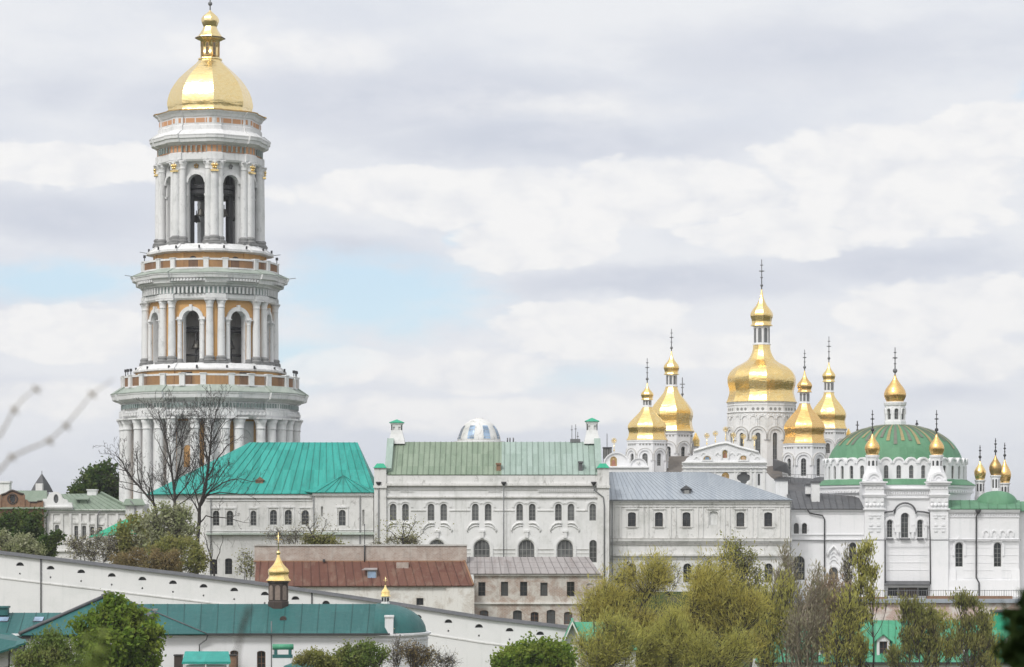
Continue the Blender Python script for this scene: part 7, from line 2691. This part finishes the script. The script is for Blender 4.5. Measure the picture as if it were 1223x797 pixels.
# ---- left: leafy trees and shrubs behind the wall
tree('broad_tree', 'dark green broad tree rising behind the sage green roof of the house', 122, 462.0, [(122, 580, 33, 22), (106, 588, 22, 16), (142, 586, 22, 17), (118, 566, 18, 11)], 'leaf_dark', 'bark', 110, 13000, .36, 101, cr=1.15, tr=.4)
tree('broad_tree', 'dark green tree in front of the brown brick house', 28, 396.0, [(24, 632, 26, 20), (10, 628, 16, 18), (42, 624, 14, 12), (46, 652, 14, 12)], 'leaf_dark', 'bark', 70, 7500, .30, 102, cr=.95, tr=.3)
tree('blossoming_tree', 'pale blossoming tree below the dark green tree at left', 26, 372.0, [(28, 653, 18, 13), (4, 652, 12, 16), (40, 658, 12, 8)], 'blossom', 'bark', 60, 6000, .20, 103, cr=.8, tr=.2)
tree('broad_tree', 'small dark green tree right of the pale blossoms', 57, 376.0, [(58, 650, 12, 13), (66, 643, 7, 8)], 'leaf_dark', 'bark', 26, 2600, .27, 104, cr=.7, tr=.18)
tree('thicket', 'grey twiggy thicket below the emerald porch roof', 104, 368.0, [(96, 656, 20, 15), (118, 652, 20, 18), (136, 655, 18, 16)], 'leaf_grey', 'bark', 90, 2600, .16, 105, cr=1.1, tr=.12, cat='shrub', stems=5, twig=.028)
tree('blossoming_tree', 'tall pale olive blossoming tree before the turquoise-roofed building', 206, 366.0, [(196, 628, 26, 22), (214, 618, 16, 14), (178, 640, 20, 18), (226, 640, 16, 18), (205, 612, 14, 10)], 'blossom', 'bark', 95, 4300, .25, 106, cr=.9, tr=.3)
t_b = tree('broad_tree', 'olive green tree among the blossoms under the leafless trees', 168, 368.0, [(158, 636, 22, 17), (180, 634, 18, 20), (212, 636, 18, 16), (146, 646, 14, 12)], 'leaf_olive', 'bark', 75, 5600, .25, 107, cr=.9, tr=.26)
tree('shrub', 'rounded brown-orange shrub just above the sloping wall', 176, 344.0, [(176, 671, 38, 14), (150, 673, 20, 12), (200, 672, 20, 14)], 'leaf_rust', 'bark_pale', 100, 9000, .16, 108, cr=.7, tr=.12, cat='shrub', stems=5, up=1.2, shell=.7)
tree('shrub', 'dense green shrub to the right of the brown-orange shrub', 218, 352.0, [(216, 664, 24, 22), (236, 672, 12, 14), (196, 655, 18, 12)], 'leaf_olive', 'bark', 70, 6500, .20, 109, cr=.75, tr=.14, cat='shrub', stems=3)
tree('shrub', 'sparse twiggy bush between the lower windows and the red shed', 292, 366.0, [(292, 672, 12, 14), (300, 684, 8, 8)], 'leaf_olive', 'bark', 24, 500, .16, 110, cr=.9, tr=.08, cat='shrub', stems=3)
tree('shrub', 'olive bush showing over the brick parapet near the turquoise bay', 392, 373.0, [(392, 646, 24, 8), (372, 645, 12, 7)], 'leaf_olive', 'bark', 40, 2600, .17, 111, cr=.7, tr=.09, cat='shrub', stems=3)
tree('shrub', 'low bush at the foot of the round budding tree', 470, 373.0, [(466, 648, 22, 6), (490, 647, 14, 6)], 'leaf_grey', 'bark', 30, 1300, .16, 112, cr=.7, tr=.08, cat='shrub', stems=3)
tree('shrub', 'thin twiggy bush left of the shed brick parapet', 330, 370.0, [(335, 642, 20, 12), (352, 638, 10, 10)], 'leaf_grey', 'bark', 34, 500, .14, 113, cr=1.0, tr=.08, cat='shrub', stems=3)

# ---- bottom left, in front of the chapel
tree('broad_tree', 'bright green round-crowned tree in front of the teal chapel roof', 142, 222.0, [(140, 760, 46, 36), (134, 728, 16, 16), (112, 756, 26, 28), (172, 768, 28, 30), (150, 735, 24, 18), (140, 800, 54, 26)], 'leaf_bright', 'bark', 230, 19000, .24, 121, cr=.62, tr=.26, shell=.75)
tree('shrub', 'feathery green bush left of the bright round-crowned tree', 62, 216.0, [(58, 780, 26, 20), (66, 764, 10, 12), (40, 792, 20, 18), (84, 790, 20, 18)], 'leaf_green', 'bark', 110, 9000, .12, 122, cr=.7, tr=.12, cat='shrub', stems=4, up=1.5, elong=2.2)
tree('shrub', 'light green bush before the middle of the chapel wall', 432, 236.0, [(432, 784, 30, 14), (440, 776, 14, 10), (418, 792, 24, 12)], 'leaf_green', 'bark', 90, 9000, .13, 123, cr=.55, tr=.12, cat='shrub', stems=3, up=.6)
tree('shrub', 'small yellow-green bush left of the light green bush', 378, 234.0, [(378, 786, 14, 10), (362, 788, 10, 8), (392, 792, 10, 8)], 'leaf_olive', 'bark', 40, 3600, .12, 124, cr=.5, tr=.1, cat='shrub', stems=3, up=.8)
tree('budding_tree', 'brown budding tree at the rounded end of the chapel', 500, 240.0, [(500, 782, 18, 14), (490, 776, 12, 10), (512, 786, 12, 12)], 'leaf_rust', 'bark', 80, 1900, .10, 125, cr=.7, tr=.12, stems=3, twig=.018)
tree('budding_tree', 'thin grey leafless bush right of the brown budding tree', 526, 246.0, [(524, 786, 12, 10), (536, 790, 8, 8)], 'leaf_grey', 'bark', 40, 350, .09, 126, cr=.8, tr=.08, stems=3, twig=.018)
tree('bare_tree', 'slim grey leafless tree close to the chapel drainpipe', 478, 244.0, [(474, 776, 10, 16), (470, 786, 10, 14)], 'leaf_grey', 'bark', 40, 300, .09, 127, cr=.8, tr=.1, stems=2, twig=.018)
# ---- bottom centre
tree('broad_tree', 'fresh green chestnut-like tree below the end of the wall', 640, 262.0, [(636, 784, 34, 18), (606, 788, 18, 13), (664, 782, 22, 16), (640, 802, 48, 16)], 'leaf_bright', 'bark', 170, 13000, .25, 131, cr=.65, tr=.24, shell=.7)
# ---- willows
WK = dict(lumps=26, lump_r=6.5, elong=8.0, up=.2, along=True, asc=.7, twig=.024, spread=.40, shell=.35)
tree('willow', 'large yellow-olive willow with dark stems at the brick building corner', 748, 318.0, [(738, 728, 26, 34), (770, 722, 18, 34), (714, 746, 22, 24), (789, 690, 9, 16), (728, 704, 14, 14), (760, 762, 40, 22), (752, 692, 8, 12)], 'leaf_willow', 'bark_dark', 300, 24000, .075, 141, cr=1.5, tr=.35, stems=3, **WK)
tree('willow', 'dense golden willow at the centre of the row', 858, 312.0, [(846, 724, 26, 36), (824, 744, 22, 28), (876, 736, 20, 34), (864, 694, 14, 16), (898, 750, 14, 24), (836, 698, 12, 12)], 'leaf_willow', 'bark_dark', 310, 26000, .075, 142, cr=1.4, tr=.35, stems=3, **WK)
tree('willow', 'lower olive willow filling the foreground between the two golden willows', 796, 296.0, [(800, 780, 56, 22), (760, 788, 48, 20), (840, 788, 40, 18), (806, 764, 30, 14), (884, 786, 30, 16)], 'leaf_willow_g', 'bark_dark', 280, 24000, .07, 143, cr=1.2, tr=.3, stems=4, **WK)
tree('willow', 'pale olive willow in front of the small green-roofed gatehouse', 716, 280.0, [(716, 766, 26, 22), (704, 784, 30, 18), (736, 780, 22, 20), (724, 750, 14, 12)], 'leaf_willow_g', 'bark', 170, 11000, .07, 144, cr=1.1, tr=.24, stems=3, **WK)
tree('slender_tree', 'tall thin-leaved green tree before the blue-roofed building', 884, 352.0, [(880, 668, 22, 22), (872, 655, 14, 12), (894, 690, 20, 20), (884, 708, 22, 16)], 'leaf_olive', 'bark', 95, 3900, .19, 145, cr=1.05, tr=.2, spread=.42, twig=.03)
for px, Y, bl, sd, lab in ((746, 356.0, [(748, 684, 10, 20), (742, 696, 10, 14)], 151, 'sparse dark sapling left of the golden willow top'),
                           (788, 354.0, [(782, 680, 16, 20), (800, 688, 14, 18)], 152, 'sparse grey sapling before the second lower arched window'),
                           (842, 354.0, [(846, 686, 18, 20), (834, 690, 10, 14)], 153, 'sparse grey-green sapling left of the tall thin-leaved tree')):
    tree('sapling', lab, px, Y, bl, 'leaf_olive', 'bark_dark', 34, 700, .15, sd, cr=1.1, tr=.12, stems=2, twig=.03)
# ---- bare and budding thicket, poplars on the right
for px, Y, bl, lf, n, sd, lab, nm in (
        (926, 334.0, [(918, 744, 18, 54), (934, 728, 16, 40), (910, 770, 22, 30)], 'leaf_willow_g', 5200, 161, 'olive budding tree right of the golden willow', 'budding_tree'),
        (946, 338.0, [(940, 690, 10, 36), (946, 740, 18, 50), (930, 700, 8, 24)], 'leaf_grey', 2600, 162, 'tall grey twiggy tree before the arched link-wing window', 'budding_tree'),
        (966, 330.0, [(966, 758, 24, 40), (976, 706, 12, 34), (955, 772, 20, 28)], 'leaf_grey', 2800, 163, 'grey twiggy tree below the dark link-wing roof', 'budding_tree'),
        (986, 336.0, [(986, 726, 22, 30), (998, 712, 14, 20), (978, 746, 16, 30)], 'leaf_pink', 4200, 164, 'pinkish brown budding tree left of the tall poplar', 'budding_tree'),
        (1006, 326.0, [(1006, 764, 18, 36), (1012, 734, 12, 32), (1000, 780, 20, 22)], 'leaf_willow_g', 3000, 165, 'olive brown budding tree at the foot of the tall poplar', 'budding_tree')):
    tree(nm, lab, px, Y, bl, lf, 'bark_pale' if lf != 'leaf_willow_g' else 'bark', 130, n, .13, sd, cr=1.3, tr=.14, stems=4, up=1.5, asc=1.6, elong=4.5, along=True, twig=.026, rise=1.4, group='budding trees below the terrace')
PK = dict(lumps=30, lump_r=4.0, elong=3.4, along=True, up=1.5, asc=2.2, rise=2.2, twig=.026)
tree('poplar', 'tall slender poplar with sparse pale leaves reaching the church windows', 1030, 332.0, [(1034, 668, 8, 26), (1030, 700, 14, 36), (1026, 748, 13, 44), (1044, 706, 8, 26), (1028, 785, 16, 22)], 'leaf_willow_g', 'bark', 130, 3900, .15, 171, cr=1.0, tr=.16, stems=2, **PK)
tree('poplar', 'thin leafless poplar to the left of the tall slender poplar', 1012, 338.0, [(1012, 676, 6, 28), (1016, 712, 9, 40)], 'leaf_grey', 'bark', 46, 700, .13, 172, cr=1.0, tr=.1, stems=2, **PK)
tree('poplar', 'bushy green poplar with a pointed tip before the church doorway', 1090, 326.0, [(1082, 722, 8, 30), (1090, 750, 14, 38), (1074, 772, 10, 28), (1100, 764, 14, 36), (1112, 752, 8, 30), (1086, 788, 24, 18)], 'leaf_olive', 'bark', 165, 7600, .14, 173, cr=.9, tr=.16, stems=4, **PK)
tree('poplar', 'sparse greyish poplar between the two dormers', 1122, 334.0, [(1120, 760, 10, 40), (1134, 756, 8, 38)], 'leaf_willow_g', 'bark', 60, 2200, .13, 174, cr=.9, tr=.1, stems=2, **PK)
tree('poplar', 'twin-stemmed green poplar beside the right-hand dormer', 1160, 328.0, [(1148, 748, 7, 34), (1164, 745, 10, 34), (1156, 776, 18, 28), (1176, 768, 12, 34)], 'leaf_olive', 'bark', 130, 5200, .14, 175, cr=.85, tr=.14, stems=4, **PK)
tree('poplar', 'airy yellow-green poplar left of the dark fir branch', 1184, 336.0, [(1184, 772, 10, 34), (1176, 756, 8, 26)], 'leaf_willow_g', 'bark', 50, 1500, .13, 176, cr=.8, tr=.1, stems=2, **PK)
# ================================================================ near, out-of-focus plants beside the viewpoint
NYY = 6.0
ns_ = thing('bare_sapling', 'blurred leafless twigs with buds reaching in at the upper left', 'sapling', (PX(-420, NYY), NYY, ground_z(PX(-420, NYY), NYY)))
mb = B()
tk = [Vector((PX(-420, NYY), NYY, ground_z(PX(-420, NYY), NYY) - .1)), P(-410, 1200, NYY), P(-395, 800, NYY), P(-400, 500, NYY), P(-410, 300, NYY)]
mb.tube(tk, [.03, .026, .02, .013, .006], 8)
mb.build('trunk', 'bark', ns_)
for pl, buds in (([(-395, 830), (-200, 690), (-90, 622), (0, 562), (13, 546), (35, 536), (58, 527), (78, 509), (95, 489), (109, 471), (122, 462), (136, 453)], (13, 58, 78, 109)),
                 ([(-400, 640), (-150, 585), (-40, 545), (0, 520), (8, 506), (16, 490), (28, 476), (42, 465), (50, 463)], (6, 16, 42, 48))):
    mb = B()
    pts = [P(a, b, NYY) for a, b in pl]
    mb.tube(pts, [.0038 - .0029 * i / (len(pts) - 1) for i in range(len(pts))], 6)
    for a, b in pl:
        if any(abs(a - q) < 1.5 for q in buds):
            c_ = P(a, b, NYY)
            for dx, dz in ((.006, .001), (-.003, .006), (.008, -.006)):
                mb.tube([c_, c_ + Vector((dx, 0, dz)) * 1.4], [.003, .0016], 5)
                mb.sphere(c_ + Vector((dx * .5, 0, dz * .5)), .0038, 6)
    mb.build('twig', 'bark_pale', ns_)

SY2 = 5.0
dsx = thing('dry_stalk', 'blurred thin dry stalk standing before the chapel roof', 'plant', (PX(280, SY2), SY2, ground_z(PX(280, SY2), SY2)))
mb = B()
mb.tube([Vector((PX(280, SY2), SY2, ground_z(PX(280, SY2), SY2) - .05)), P(279, 1300, SY2), P(281, 900, SY2), P(283, 780, SY2), P(288, 756, SY2), P(294, 738, SY2), P(298, 724, SY2)], [.006, .005, .004, .003, .003, .0045, .001], 6)
mb.build('stem', 'bark', dsx)
mb = B()
for a, b in ((289, 752), (291, 745), (294, 737), (297, 729)):
    mb.sphere(P(a, b, SY2), .006, 6)
mb.build('seed_head', 'bark_dark', dsx)

# yellow-green leafy weed, lower left
GY2 = 4.6
wd_ = thing('leafy_weed', 'blurred yellow-green leafy weed at the bottom left', 'plant', (PX(96, GY2), GY2, ground_z(PX(96, GY2), GY2)))
rg_ = np.random.default_rng(9)
mb = B()
cen = []
for k_ in range(5):
    px = 78 + k_ * 9
    top = (792, 782, 768, 752, 770)[k_]
    base = Vector((PX(96 + (k_ - 2) * 4, GY2), GY2 + rg_.uniform(-.1, .1), ground_z(PX(96, GY2), GY2) - .03))
    tip = P(px + (k_ - 2) * 3 + 8, top, GY2)
    mb.tube([base, base.lerp(tip, .5) + Vector((.01, 0, 0)), tip], [.006, .004, .001], 5)
    for i in range(16):
        t_ = rg_.uniform(.84, 1.0)
        p = base.lerp(tip, t_)
        cen.append((p.x + rg_.normal() * .012, p.y + rg_.normal() * .012, p.z + rg_.normal() * .012))
mb.build('stem', 'leaf_green', wd_)
leaf_mesh('leaves', 'leaf_green', wd_, cen, .014, rg_, 2.2, 1.0)

# dark fir branch from the right
FYY = 8.0
fx = PX(1420, FYY)
fr_ = thing('fir_tree', 'blurred dark fir branch pushing in at the lower right corner', 'fir tree', (fx, FYY, ground_z(fx, FYY)))
mb = B()
mb.tube([(fx, FYY, ground_z(fx, FYY) - .1), (fx, FYY, -1.0), (fx + .02, FYY, .1), (fx, FYY, .9)], [.06, .05, .035, .012], 8)
mb.build('trunk', 'bark_dark', fr_)
rg_ = np.random.default_rng(4)
cen = []
mb = B()
for pl in ([(1420, 690), (1330, 705), (1262, 718), (1225, 728), (1200, 738)], [(1420, 735), (1330, 748), (1270, 758), (1228, 762), (1200, 764)], [(1420, 790), (1320, 788), (1260, 780), (1222, 774), (1193, 776)],
           [(1230, 728), (1216, 722), (1207, 716)], [(1420, 880), (1330, 830), (1270, 806), (1225, 792), (1206, 786)], [(1400, 640), (1330, 672), (1290, 690), (1262, 700)]):
    pts = [P(a + 7, b + 2, FYY) + Vector((0, rg_.uniform(-.15, .15), 0)) for a, b in pl]
    mb.tube(pts, [.008, .006, .005, .004, .002][:len(pts)], 5)
    for i in range(len(pts) - 1):
        for q in range(60):
            p = pts[i].lerp(pts[i + 1], rg_.uniform())
            cen.append((p.x + rg_.normal() * .010, p.y + rg_.normal() * .012, p.z + rg_.normal() * .018))
mb.build('branch', 'bark_dark', fr_)
leaf_mesh('needles', 'fir', fr_, cen, .022, rg_, 3.0, .3)
# ---------------------------------------------------------------- thin haze in the air of the valley
mb = B()
mb.box(-6200, 6200, -420, 9200, -76, 96)
hz = mb.build('haze', 'white', None)
hz.data.materials.clear()
_m = D.materials.new('thin_haze')
_m.use_nodes = True
_k = NT(_m.node_tree)
_v = _k.n('ShaderNodeVolumePrincipled')
_v.inputs['Color'].default_value = (.93, .95, 1.0, 1)
_v.inputs['Density'].default_value = 0.00010
_v.inputs['Anisotropy'].default_value = 0.2
_o = _k.n('ShaderNodeOutputMaterial')
_k.t.links.new(_v.outputs[0], _o.inputs['Volume'])
hz.data.materials.append(_m)
tag(hz, kind='stuff')
